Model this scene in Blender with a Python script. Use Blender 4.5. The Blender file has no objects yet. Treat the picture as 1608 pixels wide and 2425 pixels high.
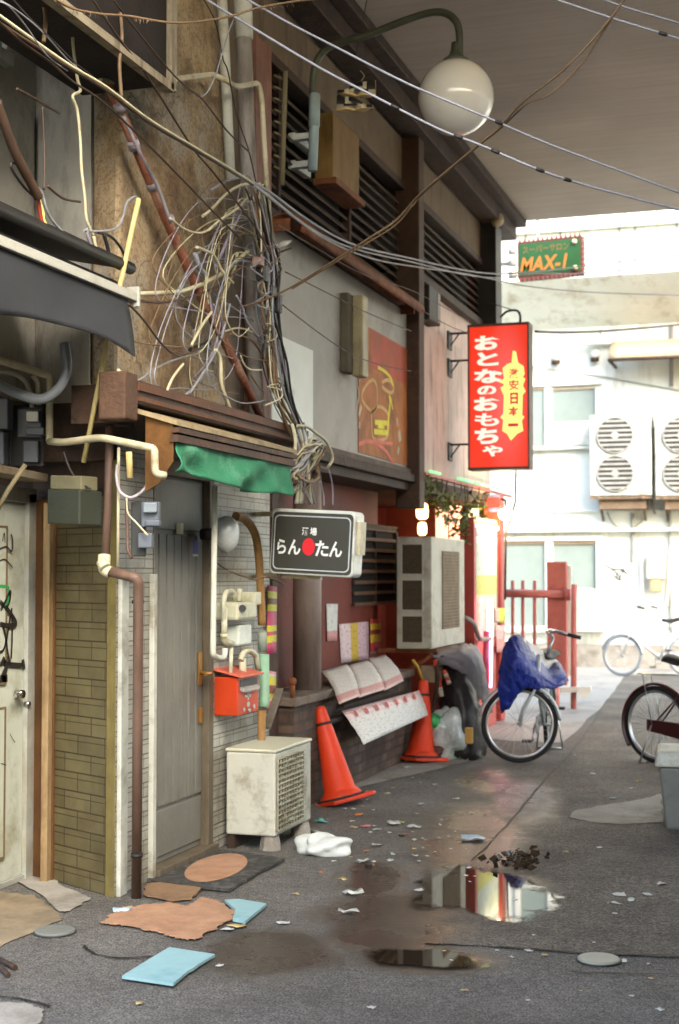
import bpy, math, random
from mathutils import Vector, Matrix
R = math.radians
random.seed(7)
scene = bpy.context.scene
COL = scene.collection

# ---------------------------------------------------------------- camera
CAM_H = 1.62
YAW, PITCH = R(18.0), R(2.5)
FPX = 50.0 / 36.0 * 2425.0
cam = bpy.data.cameras.new("camera")
cam.lens = 50.0
cam.sensor_fit = 'VERTICAL'
cam.sensor_height = 36.0
cam.sensor_width = 24.0
cam.clip_end = 500.0
cam.clip_start = 0.05
cam.dof.use_dof = True
cam.dof.focus_distance = 6.6
cam.dof.aperture_fstop = 3.2
camo = bpy.data.objects.new("camera", cam)
camo.location = (0, 0, CAM_H)
camo.rotation_euler = (R(90) + PITCH, 0, YAW)
COL.objects.link(camo)
scene.camera = camo

# ---------------------------------------------------------------- world, sun, exposure
SUN_EL, SUN_AZ = 36.0, 138.0
w = bpy.data.worlds.new("World"); scene.world = w; w.use_nodes = True
nt = w.node_tree
sky = nt.nodes.new("ShaderNodeTexSky"); sky.sky_type = 'NISHITA'
sky.sun_disc = False
sky.sun_elevation = R(SUN_EL); sky.sun_rotation = R(SUN_AZ)
sky.air_density = 1.0; sky.dust_density = 3.0; sky.ozone_density = 0.6
nt.links.new(sky.outputs[0], nt.nodes["Background"].inputs[0])
nt.nodes["Background"].inputs[1].default_value = 0.15
sun = bpy.data.lights.new("sun", 'SUN'); sun.energy = 0.6; sun.angle = R(35); sun.color = (1, 0.99, 0.94)
suno = bpy.data.objects.new("sun", sun); COL.objects.link(suno)
_az = R(SUN_AZ); _el = R(SUN_EL)
_sd = Vector((math.sin(_az) * math.cos(_el), math.cos(_az) * math.cos(_el), math.sin(_el)))
suno.rotation_euler = _sd.to_track_quat('Z', 'Y').to_euler()
suno.location = (0, 0, 30)
scene.view_settings.view_transform = 'Standard'
scene.view_settings.look = 'None'
scene.view_settings.gamma = 1.0
scene.view_settings.exposure = 2.8
scene.cycles.max_bounces = 8
scene.cycles.diffuse_bounces = 4
scene.cycles.caustics_reflective = False
scene.cycles.caustics_refractive = False
scene.cycles.sample_clamp_indirect = 6.0
try:
    scene.cycles.use_denoising = True
except Exception:
    pass

# ---------------------------------------------------------------- pixel -> world (photo pixels, 1608 x 2425)
CM = Matrix.Rotation(YAW, 3, 'Z') @ Matrix.Rotation(R(90) + PITCH, 3, 'X')
CO = Vector((0, 0, CAM_H))
def ray(u, v):
    return CM @ Vector(((u - 804.0) / FPX, -(v - 1212.5) / FPX, -1.0))
def PG(u, v, z=0.0):
    d = ray(u, v); return CO + d * ((z - CAM_H) / d.z)
def PX(u, v, x):
    d = ray(u, v); return CO + d * (x / d.x)
def PY(u, v, y):
    d = ray(u, v); return CO + d * (y / d.y)
def PT(u, v, Z):
    return CO + ray(u, v) * Z

# ---------------------------------------------------------------- mesh builder
class MB:
    def __init__(s):
        s.v = []; s.f = []; s.uv = []; s.sm = []
    def add(s, vs, fs, uvs=None, smooth=False):
        o = len(s.v)
        s.v += [Vector(p) for p in vs]
        for i, f in enumerate(fs):
            s.f.append([o + k for k in f])
            s.uv.append(uvs[i] if uvs else None)
            s.sm.append(smooth)
        return s
    def box(s, lo, hi, M=None):
        x0, y0, z0 = lo; x1, y1, z1 = hi
        vs = [Vector(p) for p in ((x0,y0,z0),(x1,y0,z0),(x1,y1,z0),(x0,y1,z0),(x0,y0,z1),(x1,y0,z1),(x1,y1,z1),(x0,y1,z1))]
        if M is not None: vs = [M @ p for p in vs]
        return s.add(vs, [(0,3,2,1),(4,5,6,7),(0,1,5,4),(1,2,6,5),(2,3,7,6),(3,0,4,7)])
    def bar(s, a, b, w, h, up=(0,0,1)):
        a = Vector(a); b = Vector(b); d = (b - a).normalized(); up = Vector(up)
        r = d.cross(up)
        if r.length < 1e-4: r = d.cross(Vector((1,0,0)))
        r.normalize(); q = r.cross(d).normalized()
        vs = []
        for p in (a, b):
            for sx, sy in ((-1,-1),(1,-1),(1,1),(-1,1)):
                vs.append(p + r * (sx*w/2) + q * (sy*h/2))
        return s.add(vs, [(3,2,1,0),(4,5,6,7),(0,1,5,4),(1,2,6,5),(2,3,7,6),(3,0,4,7)])
    def quad(s, a, b, c, d, uvs=None):
        return s.add([a,b,c,d], [(0,1,2,3)], [uvs] if uvs else None)
    def slab(s, pts, off):
        """closed prism: polygon pts extruded by vector off"""
        n = len(pts); off = Vector(off); pts = [Vector(p) for p in pts]
        vs = pts + [p + off for p in pts]
        fs = [tuple(reversed(range(n))), tuple(range(n, 2*n))]
        for i in range(n):
            j = (i+1) % n; fs.append((i, j, n+j, n+i))
        return s.add(vs, fs)
    def tube(s, pts, r, n=8, cap=True, closed=False):
        pts = [Vector(p) for p in pts]
        rr = r if isinstance(r, (list, tuple)) else [r]*len(pts)
        ref = None; vs = []; m = len(pts)
        for i, p in enumerate(pts):
            if closed: d = pts[(i+1) % m] - pts[i-1]
            else: d = pts[min(i+1, m-1)] - pts[max(i-1, 0)]
            if d.length < 1e-9: d = Vector((0,0,1))
            d.normalize()
            if ref is None:
                ref = d.orthogonal().normalized()
            ref = (ref - d * ref.dot(d))
            if ref.length < 1e-6: ref = d.orthogonal()
            ref.normalize(); q = d.cross(ref)
            for k in range(n):
                a = 2*math.pi*k/n
                vs.append(p + (ref*math.cos(a) + q*math.sin(a)) * rr[i])
        fs = []
        for i in range(m if closed else m-1):
            j = (i+1) % m
            for k in range(n):
                k2 = (k+1) % n
                fs.append((i*n+k, i*n+k2, j*n+k2, j*n+k))
        s.add(vs, fs, smooth=True)
        if cap and not closed:
            o = len(s.v) - len(vs)
            s.f.append([o+k for k in reversed(range(n))]); s.uv.append(None); s.sm.append(False)
            s.f.append([o+(m-1)*n+k for k in range(n)]); s.uv.append(None); s.sm.append(False)
        return s
    def cyl(s, a, b, r, n=16, r2=None):
        return s.tube([a, b], [r, r if r2 is None else r2], n)
    def lathe(s, c, prof, n=24, axis=(0,0,1), smooth=True, cap=True):
        c = Vector(c); ax = Vector(axis).normalized(); e = ax.orthogonal().normalized(); g = ax.cross(e)
        vs = []
        for r, h in prof:
            for k in range(n):
                a = 2*math.pi*k/n
                vs.append(c + ax*h + (e*math.cos(a) + g*math.sin(a))*r)
        fs = []
        for i in range(len(prof)-1):
            for k in range(n):
                k2 = (k+1) % n
                fs.append((i*n+k, i*n+k2, (i+1)*n+k2, (i+1)*n+k))
        s.add(vs, fs, smooth=smooth)
        o = len(s.v)-len(vs)
        for base, rev in ((0, True), ((len(prof)-1)*n, False)) if cap else ():
            if prof[0 if base == 0 else -1][0] > 1e-5:
                idx = [o+base+k for k in range(n)]
                s.f.append(list(reversed(idx)) if rev else idx); s.uv.append(None); s.sm.append(False)
        return s
    def sphere(s, c, r, n=20, m=12, sc=(1,1,1)):
        c = Vector(c)
        vs = []; fs = []
        for i in range(m+1):
            t = math.pi*i/m
            for k in range(n):
                a = 2*math.pi*k/n
                vs.append(c + Vector((r*sc[0]*math.sin(t)*math.cos(a), r*sc[1]*math.sin(t)*math.sin(a), r*sc[2]*math.cos(t))))
        for i in range(m):
            for k in range(n):
                k2 = (k+1) % n
                fs.append((i*n+k, (i+1)*n+k, (i+1)*n+k2, i*n+k2))
        return s.add(vs, fs, smooth=True)
    def sheet(s, grid, th=0.002, smooth=True):
        """grid[i][j] points -> thin solid sheet with thickness"""
        ni = len(grid); nj = len(grid[0])
        P = [[Vector(p) for p in row] for row in grid]
        N = [[None]*nj for _ in range(ni)]
        for i in range(ni):
            for j in range(nj):
                du = P[min(i+1,ni-1)][j] - P[max(i-1,0)][j]
                dv = P[i][min(j+1,nj-1)] - P[i][max(j-1,0)]
                nn = du.cross(dv)
                N[i][j] = nn.normalized() if nn.length > 1e-9 else Vector((0,0,1))
        vs = [P[i][j] + N[i][j]*th/2 for i in range(ni) for j in range(nj)] + [P[i][j] - N[i][j]*th/2 for i in range(ni) for j in range(nj)]
        o2 = ni*nj; fs = []; uvs = []
        def U(i, j): return (j/(nj-1), 1 - i/(ni-1))
        for i in range(ni-1):
            for j in range(nj-1):
                a, b, c, d = i*nj+j, i*nj+j+1, (i+1)*nj+j+1, (i+1)*nj+j
                fs.append((a, d, c, b)); uvs.append((U(i,j), U(i+1,j), U(i+1,j+1), U(i,j+1)))
                fs.append((o2+a, o2+b, o2+c, o2+d)); uvs.append((U(i,j), U(i,j+1), U(i+1,j+1), U(i+1,j)))
        ed = [(0, j) for j in range(nj)] + [(i, nj-1) for i in range(1, ni)] + [(ni-1, j) for j in range(nj-2, -1, -1)] + [(i, 0) for i in range(ni-2, 0, -1)]
        for k in range(len(ed)):
            (i, j), (i2, j2) = ed[k], ed[(k+1) % len(ed)]
            fs.append((i*nj+j, i2*nj+j2, o2+i2*nj+j2, o2+i*nj+j)); uvs.append((U(i,j), U(i2,j2), U(i2,j2), U(i,j)))
        return s.add(vs, fs, uvs, smooth=smooth)

def obj(name, mb, mat, parent=None, bevel=0.0, smooth=None, origin=None, kind=None):
    """one mesh object from world-space geometry; parent's world position is taken off"""
    if origin is None:
        if parent is not None: origin = Vector(parent.get('_o', (0,0,0)))
        else:
            lo = [min(p[i] for p in mb.v) for i in range(3)]; hi = [max(p[i] for p in mb.v) for i in range(3)]
            origin = Vector(((lo[0]+hi[0])/2, (lo[1]+hi[1])/2, lo[2]))
    origin = Vector(origin)
    me = bpy.data.meshes.new(name)
    me.from_pydata([p - origin for p in mb.v], [], mb.f)
    if any(u is not None for u in mb.uv):
        ul = me.uv_layers.new(name="UVMap")
        k = 0
        for fi, f in enumerate(mb.f):
            for q in range(len(f)):
                if mb.uv[fi] is not None: ul.data[k].uv = mb.uv[fi][q]
                k += 1
    sm = mb.sm if smooth is None else [smooth]*len(mb.f)
    me.polygons.foreach_set('use_smooth', sm)
    me.materials.append(mat)
    me.update()
    o = bpy.data.objects.new(name, me); COL.objects.link(o)
    if parent is not None:
        o.parent = parent
    else:
        o.location = origin
    o['_o'] = tuple(origin)
    if bevel > 0:
        b = o.modifiers.new("bevel", 'BEVEL'); b.width = bevel; b.segments = 2; b.limit_method = 'ANGLE'; b.angle_limit = R(40)
        b.harden_normals = False
    if kind: o['kind'] = kind
    return o

def thing(name, label, cat, loc=(0,0,0), group=None):
    o = bpy.data.objects.new(name, None); COL.objects.link(o)
    o.empty_display_size = 0.05
    o.location = loc; o['_o'] = tuple(loc)
    o['label'] = label; o['category'] = cat
    if group: o['group'] = group
    return o
def tag(o, label, cat, group=None, kind=None):
    if label: o['label'] = label
    if cat: o['category'] = cat
    if group: o['group'] = group
    if kind: o['kind'] = kind
    return o
def copy_tree(o, parent=None):
    c = o.copy(); COL.objects.link(c)
    if parent is not None: c.parent = parent
    for ch in [x for x in bpy.data.objects if x.parent == o]:
        copy_tree(ch, c)
    return c

def crom(pts, k=6):
    P = [Vector(p) for p in pts]
    if len(P) < 3:
        return [P[0].lerp(P[-1], i/k) for i in range(k+1)]
    out = []
    for i in range(len(P)-1):
        p0 = P[max(i-1,0)]; p1 = P[i]; p2 = P[i+1]; p3 = P[min(i+2, len(P)-1)]
        for q in range(k):
            t = q/k
            out.append(0.5*((2*p1) + (p2-p0)*t + (2*p0-5*p1+4*p2-p3)*t*t + (3*p1-p0-3*p2+p3)*t*t*t))
    out.append(P[-1]); return out
def catenary(a, b, sag, n=24):
    a = Vector(a); b = Vector(b)
    return [a.lerp(b, i/n) - Vector((0,0,sag*4*(i/n)*(1-i/n))) for i in range(n+1)]

# ---------------------------------------------------------------- lettering
_txt = {}
def text_mesh(s, extrude=0.0, bold=0.0):
    key = (s, bold)
    if key in _txt: return _txt[key]
    cu = bpy.data.curves.new("lettering", 'FONT'); cu.body = s; cu.size = 1.0
    cu.offset = bold; cu.resolution_u = 3
    o = bpy.data.objects.new("lettering", cu); COL.objects.link(o)
    dg = bpy.context.evaluated_depsgraph_get()
    me = bpy.data.meshes.new_from_object(o.evaluated_get(dg))
    vs = [v.co.copy() for v in me.vertices]; fs = [tuple(p.vertices) for p in me.polygons]
    bpy.data.objects.remove(o); bpy.data.curves.remove(cu); bpy.data.meshes.remove(me)
    _txt[key] = (vs, fs); return vs, fs
def put_text(mb, s, o, ex, ey, w, h, bold=0.0, lift=0.0, shear=0.0):
    """fit string s into w x h box whose lower-left corner is o on plane ex,ey"""
    vs, fs = text_mesh(s, bold=bold)
    if not vs: return mb
    x0 = min(p.x for p in vs); x1 = max(p.x for p in vs); y0 = min(p.y for p in vs); y1 = max(p.y for p in vs)
    ex = Vector(ex).normalized(); ey = Vector(ey).normalized(); nz = ex.cross(ey); o = Vector(o)
    out = []
    for p in vs:
        a = (p.x-x0)/max(x1-x0,1e-6); b = (p.y-y0)/max(y1-y0,1e-6)
        out.append(o + ex*((a + shear*(b-0.5))*w) + ey*(b*h) + nz*lift)
    return mb.add(out, fs)

# ---------------------------------------------------------------- materials
def srgb(c):
    if isinstance(c, str):
        c = c.lstrip('#'); c = [int(c[i:i+2], 16)/255 for i in (0,2,4)]
    return tuple((x/12.92 if x <= 0.04045 else ((x+0.055)/1.055)**2.4) for x in c)
_mats = {}
def M(name, col, rough=0.75, var=0.25, scale=6.0, dirt=None, dirt_amt=0.0, dirt_scale=2.5, streak=False, bump=0.15, bscale=40.0,
      metal=0.0, emit=None, estr=0.0, spec=0.4, coat=0.0, alpha=None, trans=0.0, fine=0.0):
    if name in _mats: return _mats[name]
    m = bpy.data.materials.new(name); m.use_nodes = True
    n = m.node_tree.nodes; L = m.node_tree.links
    b = n["Principled BSDF"]
    col = tuple(col)
    tc = n.new("ShaderNodeTexCoord")
    ns = n.new("ShaderNodeTexNoise"); ns.inputs['Scale'].default_value = scale; ns.inputs['Detail'].default_value = 6; ns.inputs['Roughness'].default_value = 0.65
    L.new(tc.outputs['Object'], ns.inputs['Vector'])
    rp = n.new("ShaderNodeValToRGB")
    rp.color_ramp.elements[0].position = 0.3; rp.color_ramp.elements[1].position = 0.7
    rp.color_ramp.elements[0].color = (*[max(0, c*(1-var)) for c in col], 1)
    rp.color_ramp.elements[1].color = (*[min(1, c*(1+var)) for c in col], 1)
    L.new(ns.outputs['Fac'], rp.inputs['Fac'])
    out = rp.outputs['Color']
    if dirt is not None:
        mp = n.new("ShaderNodeMapping"); L.new(tc.outputs['Object'], mp.inputs['Vector'])
        if streak: mp.inputs['Scale'].default_value = (streak if streak is not True else 4, streak if streak is not True else 4, 0.6)
        n2 = n.new("ShaderNodeTexNoise"); n2.inputs['Scale'].default_value = dirt_scale; n2.inputs['Detail'].default_value = 8; n2.inputs['Roughness'].default_value = 0.7
        L.new(mp.outputs['Vector'], n2.inputs['Vector'])
        r2 = n.new("ShaderNodeValToRGB"); r2.color_ramp.elements[0].position = max(0.0, 0.62-dirt_amt*0.4); r2.color_ramp.elements[1].position = min(1.0, 0.82-dirt_amt*0.25)
        L.new(n2.outputs['Fac'], r2.inputs['Fac'])
        mx = n.new("ShaderNodeMixRGB"); mx.inputs['Color2'].default_value = (*dirt, 1)
        L.new(r2.outputs['Color'], mx.inputs['Fac']); L.new(out, mx.inputs['Color1'])
        out = mx.outputs['Color']
    L.new(out, b.inputs['Base Color'])
    b.inputs['Roughness'].default_value = rough
    b.inputs['Metallic'].default_value = metal
    b.inputs['Specular IOR Level'].default_value = spec
    if coat: b.inputs['Coat Weight'].default_value = coat
    if trans: b.inputs['Transmission Weight'].default_value = trans
    if emit is not None:
        b.inputs['Emission Color'].default_value = (*emit, 1); b.inputs['Emission Strength'].default_value = estr
    if bump > 0:
        n3 = n.new("ShaderNodeTexNoise"); n3.inputs['Scale'].default_value = bscale; n3.inputs['Detail'].default_value = 5
        L.new(tc.outputs['Object'], n3.inputs['Vector'])
        bp = n.new("ShaderNodeBump"); bp.inputs['Strength'].default_value = bump; bp.inputs['Distance'].default_value = 0.02
        L.new(n3.outputs['Fac'], bp.inputs['Height']); L.new(bp.outputs['Normal'], b.inputs['Normal'])
    _mats[name] = m; return m
def G(v): return (v, v, v)

def tile_mat(name, c1, c2, mortar, bw, bh, ms=0.004, rough=0.5, dirt=None, dirt_amt=0.3, offset=0.5, bumpd=0.004, double=0.0):
    m = bpy.data.materials.new(name); m.use_nodes = True
    n = m.node_tree.nodes; L = m.node_tree.links; b = n["Principled BSDF"]
    uv = n.new("ShaderNodeUVMap")
    br = n.new("ShaderNodeTexBrick"); br.offset = offset
    br.inputs['Color1'].default_value = (*c1,1); br.inputs['Color2'].default_value = (*c2,1); br.inputs['Mortar'].default_value = (*mortar,1)
    br.inputs['Scale'].default_value = 1.0; br.inputs['Mortar Size'].default_value = ms; br.inputs['Mortar Smooth'].default_value = 0.2
    br.inputs['Brick Width'].default_value = bw; br.inputs['Row Height'].default_value = bh; br.inputs['Bias'].default_value = 0.0
    L.new(uv.outputs['UV'], br.inputs['Vector'])
    out = br.outputs['Color']; hgt = br.outputs['Fac']
    if double:
        sp = n.new("ShaderNodeSeparateXYZ"); L.new(uv.outputs['UV'], sp.inputs[0])
        q1 = n.new("ShaderNodeMath"); q1.operation = 'MULTIPLY_ADD'; q1.inputs[1].default_value = 1/bh; q1.inputs[2].default_value = double; L.new(sp.outputs['Y'], q1.inputs[0])
        q2 = n.new("ShaderNodeMath"); q2.operation = 'FRACT'; L.new(q1.outputs[0], q2.inputs[0])
        q3 = n.new("ShaderNodeMath"); q3.operation = 'LESS_THAN'; q3.inputs[1].default_value = ms*1.1/bh; L.new(q2.outputs[0], q3.inputs[0])
        mm = n.new("ShaderNodeMixRGB"); mm.inputs['Color2'].default_value = (*mortar,1); L.new(q3.outputs[0], mm.inputs['Fac']); L.new(out, mm.inputs['Color1']); out = mm.outputs['Color']
        mx2 = n.new("ShaderNodeMath"); mx2.operation = 'MAXIMUM'; L.new(hgt, mx2.inputs[0]); L.new(q3.outputs[0], mx2.inputs[1]); hgt = mx2.outputs[0]
    tc = n.new("ShaderNodeTexCoord")
    ns = n.new("ShaderNodeTexNoise"); ns.inputs['Scale'].default_value = 7; ns.inputs['Detail'].default_value = 6
    L.new(tc.outputs['Object'], ns.inputs['Vector'])
    hs = n.new("ShaderNodeHueSaturation"); mr = n.new("ShaderNodeMapRange"); mr.inputs['To Min'].default_value = 0.55; mr.inputs['To Max'].default_value = 1.4
    L.new(ns.outputs['Fac'], mr.inputs['Value']); L.new(mr.outputs['Result'], hs.inputs['Value']); L.new(out, hs.inputs['Color']); out = hs.outputs['Color']
    if dirt is not None:
        n2 = n.new("ShaderNodeTexNoise"); n2.inputs['Scale'].default_value = 2.2; n2.inputs['Detail'].default_value = 9; n2.inputs['Roughness'].default_value = 0.75
        L.new(tc.outputs['Object'], n2.inputs['Vector'])
        r2 = n.new("ShaderNodeValToRGB"); r2.color_ramp.elements[0].position = 0.62-dirt_amt*0.4; r2.color_ramp.elements[1].position = 0.8-dirt_amt*0.2
        L.new(n2.outputs['Fac'], r2.inputs['Fac'])
        mx = n.new("ShaderNodeMixRGB"); mx.inputs['Color2'].default_value = (*dirt,1); L.new(r2.outputs['Color'], mx.inputs['Fac']); L.new(out, mx.inputs['Color1']); out = mx.outputs['Color']
    L.new(out, b.inputs['Base Color']); b.inputs['Roughness'].default_value = rough
    bp = n.new("ShaderNodeBump"); bp.inputs['Strength'].default_value = 0.6; bp.inputs['Distance'].default_value = bumpd; bp.invert = True
    L.new(hgt, bp.inputs['Height']); L.new(bp.outputs['Normal'], b.inputs['Normal'])
    return m
def uvwall(mb, p0, p1, z0, z1):
    """vertical wall quad from p0 to p1 (x,y) with metric uv; faces right-hand side of p0->p1"""
    L_ = math.hypot(p1[0]-p0[0], p1[1]-p0[1])
    return mb.quad((p0[0],p0[1],z0),(p1[0],p1[1],z0),(p1[0],p1[1],z1),(p0[0],p0[1],z1), [(0,z0),(L_,z0),(L_,z1),(0,z1)])
# ================================================================ materials of the place
def stucco_mat():
    m = bpy.data.materials.new("stained_stucco"); m.use_nodes = True
    n = m.node_tree.nodes; L = m.node_tree.links; b = n["Principled BSDF"]
    tc = n.new("ShaderNodeTexCoord")
    def noise(sc, d, r, vec=(1,1,1), off=0.0):
        mp = n.new("ShaderNodeMapping"); mp.inputs['Scale'].default_value = vec; mp.inputs['Location'].default_value = (off,off,off); L.new(tc.outputs['Object'], mp.inputs['Vector'])
        q = n.new("ShaderNodeTexNoise"); q.inputs['Scale'].default_value = sc; q.inputs['Detail'].default_value = d; q.inputs['Roughness'].default_value = r; L.new(mp.outputs['Vector'], q.inputs['Vector']); return q.outputs['Fac']
    def ramp(x, stops):
        q = n.new("ShaderNodeValToRGB"); el = q.color_ramp.elements
        el[0].position = stops[0][0]; el[0].color = (*stops[0][1],1); el[1].position = stops[-1][0]; el[1].color = (*stops[-1][1],1)
        for p_, c_ in stops[1:-1]:
            e = el.new(p_); e.color = (*c_,1)
        L.new(x, q.inputs['Fac']); return q.outputs['Color']
    def mix(f, a, c2, mode='MIX'):
        q = n.new("ShaderNodeMixRGB"); q.blend_type = mode; L.new(f, q.inputs['Fac']); L.new(a, q.inputs['Color1'])
        if isinstance(c2, tuple): q.inputs['Color2'].default_value = (*c2,1)
        else: L.new(c2, q.inputs['Color2'])
        return q.outputs['Color']
    col = ramp(noise(1.7, 8, 0.68), [(0.30, srgb("#54432f")), (0.43, srgb("#8a7556")), (0.55, srgb("#ad9977")), (0.70, srgb("#94774c"))])
    col = mix(ramp(noise(1.1, 7, 0.7, (1,1,1), 17.0), [(0.50,(0,0,0)),(0.56,(0.75,0.75,0.75))]), col, srgb("#9b9585"))
    col = mix(ramp(noise(2.2, 9, 0.75, (1.1,1.1,0.75), 4.0), [(0.52,(0,0,0)),(0.70,(0.8,0.8,0.8))]), col, srgb("#6b4526"))
    col = mix(ramp(noise(1.4, 9, 0.78, (1,1,0.9), 9.0), [(0.50,(0,0,0)),(0.68,(0.9,0.9,0.9))]), col, srgb("#2f2419"))
    col = mix(ramp(noise(55, 3, 0.6), [(0.35,(0.55,0.55,0.55)),(0.5,(0,0,0)),(0.75,(0,0,0))]), col, srgb("#5e4a34"))
    v = n.new("ShaderNodeTexVoronoi"); v.feature = 'DISTANCE_TO_EDGE'; v.inputs['Scale'].default_value = 1.1
    nz = n.new("ShaderNodeTexNoise"); nz.inputs['Scale'].default_value = 3; nz.inputs['Detail'].default_value = 6; L.new(tc.outputs['Object'], nz.inputs['Vector'])
    ad = n.new("ShaderNodeMixRGB"); ad.blend_type = 'ADD'; ad.inputs['Fac'].default_value = 0.5; L.new(tc.outputs['Object'], ad.inputs['Color1']); L.new(nz.outputs['Color'], ad.inputs['Color2']); L.new(ad.outputs['Color'], v.inputs['Vector'])
    col = mix(ramp(v.outputs['Distance'], [(0.0,(0.6,0.6,0.6)),(0.008,(0,0,0))]), col, srgb("#33271c"))
    L.new(col, b.inputs['Base Color']); b.inputs['Roughness'].default_value = 0.92
    bp = n.new("ShaderNodeBump"); bp.inputs['Strength'].default_value = 0.8; bp.inputs['Distance'].default_value = 0.02; L.new(noise(38, 6, 0.7), bp.inputs['Height']); L.new(bp.outputs['Normal'], b.inputs['Normal'])
    return m
m_stucco = stucco_mat()
m_siding = M("grey_siding", srgb("#a8a598"), rough=0.7, var=0.2, scale=3, dirt=srgb("#4e463a"), dirt_amt=0.3, dirt_scale=1.8, streak=1.4, bump=0.1, bscale=12)
m_darkwood = M("dark_wood", srgb("#3a281b"), rough=0.75, var=0.4, scale=9, dirt=srgb("#1c130c"), dirt_amt=0.4, streak=True, bump=0.3)
m_brownpost = M("brown_paint", srgb("#553719"), rough=0.65, var=0.3, scale=5, dirt=srgb("#3a2713"), dirt_amt=0.3, streak=True, bump=0.2)
m_black = M("black_paint", srgb("#1d1a18"), rough=0.6, var=0.3, bump=0.05)
m_tile_olive = tile_mat("olive_tile", srgb("#5b5438"), srgb("#514a30"), srgb("#2c2414"), 0.24, 0.098, ms=0.0042, double=0.36, rough=0.55, dirt=srgb("#3d3018"), dirt_amt=0.35)
m_tile_cream = tile_mat("cream_tile", srgb("#a3a398"), srgb("#95958a"), srgb("#5e5745"), 0.22, 0.075, ms=0.004, double=0.36, rough=0.5, dirt=srgb("#544632"), dirt_amt=0.35)
m_redwall = M("red_wall", srgb("#6e2f1f"), rough=0.7, var=0.3, scale=4, dirt=srgb("#2e150e"), dirt_amt=0.35, dirt_scale=2, bump=0.2)
m_greypanel = M("grey_panel", srgb("#97938a"), rough=0.6, var=0.12, scale=2.5, dirt=srgb("#6d6455"), dirt_amt=0.25, dirt_scale=1.3, bump=0.05)
m_whitepanel = M("white_panel", srgb("#d5dad2"), rough=0.6, var=0.06, scale=3, dirt=srgb("#9a978a"), dirt_amt=0.1, bump=0.05)
m_rustglow = M("rust_glow_panel", srgb("#a8652e"), rough=0.7, var=0.3, scale=4, dirt=srgb("#4d2d16"), dirt_amt=0.3, bump=0.1)
m_plaster = M("plaster", srgb("#706352"), rough=0.9, var=0.2, scale=3, dirt=srgb("#4b3f32"), dirt_amt=0.25, dirt_scale=1.5, streak=True, bump=0.2)
m_pinkwall = M("pink_wall", srgb("#d2bbb2"), rough=0.8, var=0.15, scale=3, dirt=srgb("#7b5f55"), dirt_amt=0.25, streak=True, bump=0.1)
m_slat = M("slat_wood", srgb("#46382a"), rough=0.7, var=0.4, scale=10, dirt=srgb("#2a2018"), dirt_amt=0.3, bump=0.2)
m_beam = M("brown_beam", srgb("#3e2b1d"), rough=0.7, var=0.3, scale=6, dirt=srgb("#6e4c30"), dirt_amt=0.2, bump=0.2)
m_rust = M("rust_metal", srgb("#7d4a2a"), rough=0.75, var=0.4, scale=9, dirt=srgb("#3c2415"), dirt_amt=0.4, bump=0.3)
m_cream = M("cream_plastic", srgb("#b8b193"), rough=0.5, var=0.14, scale=6, dirt=srgb("#6f5b38"), dirt_amt=0.35, dirt_scale=5, bump=0.05)
m_whitepaint = M("white_paint", srgb("#b4b6aa"), rough=0.55, var=0.10, scale=5, dirt=srgb("#6f674f"), dirt_amt=0.35, dirt_scale=4, bump=0.05)
m_greypipe = M("grey_pipe", srgb("#85817b"), rough=0.6, var=0.2, scale=6, dirt=srgb("#5d5142"), dirt_amt=0.3, streak=True, bump=0.08)
m_far = M("white_render", srgb("#dfe4db"), rough=0.8, var=0.08, scale=1.5, dirt=srgb("#a99f86"), dirt_amt=0.28, dirt_scale=0.7, streak=True, bump=0.05)
m_glass = M("grey_glass", srgb("#8b9791"), rough=0.15, var=0.08, scale=2, bump=0.0, spec=0.6)
m_alu = M("aluminium", srgb("#b9bbb6"), rough=0.4, var=0.1, metal=0.5, bump=0.03)
m_redpaint = M("red_paint", srgb("#a8433a"), rough=0.5, var=0.2, scale=5, dirt=srgb("#6e3a30"), dirt_amt=0.25, bump=0.1)

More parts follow.
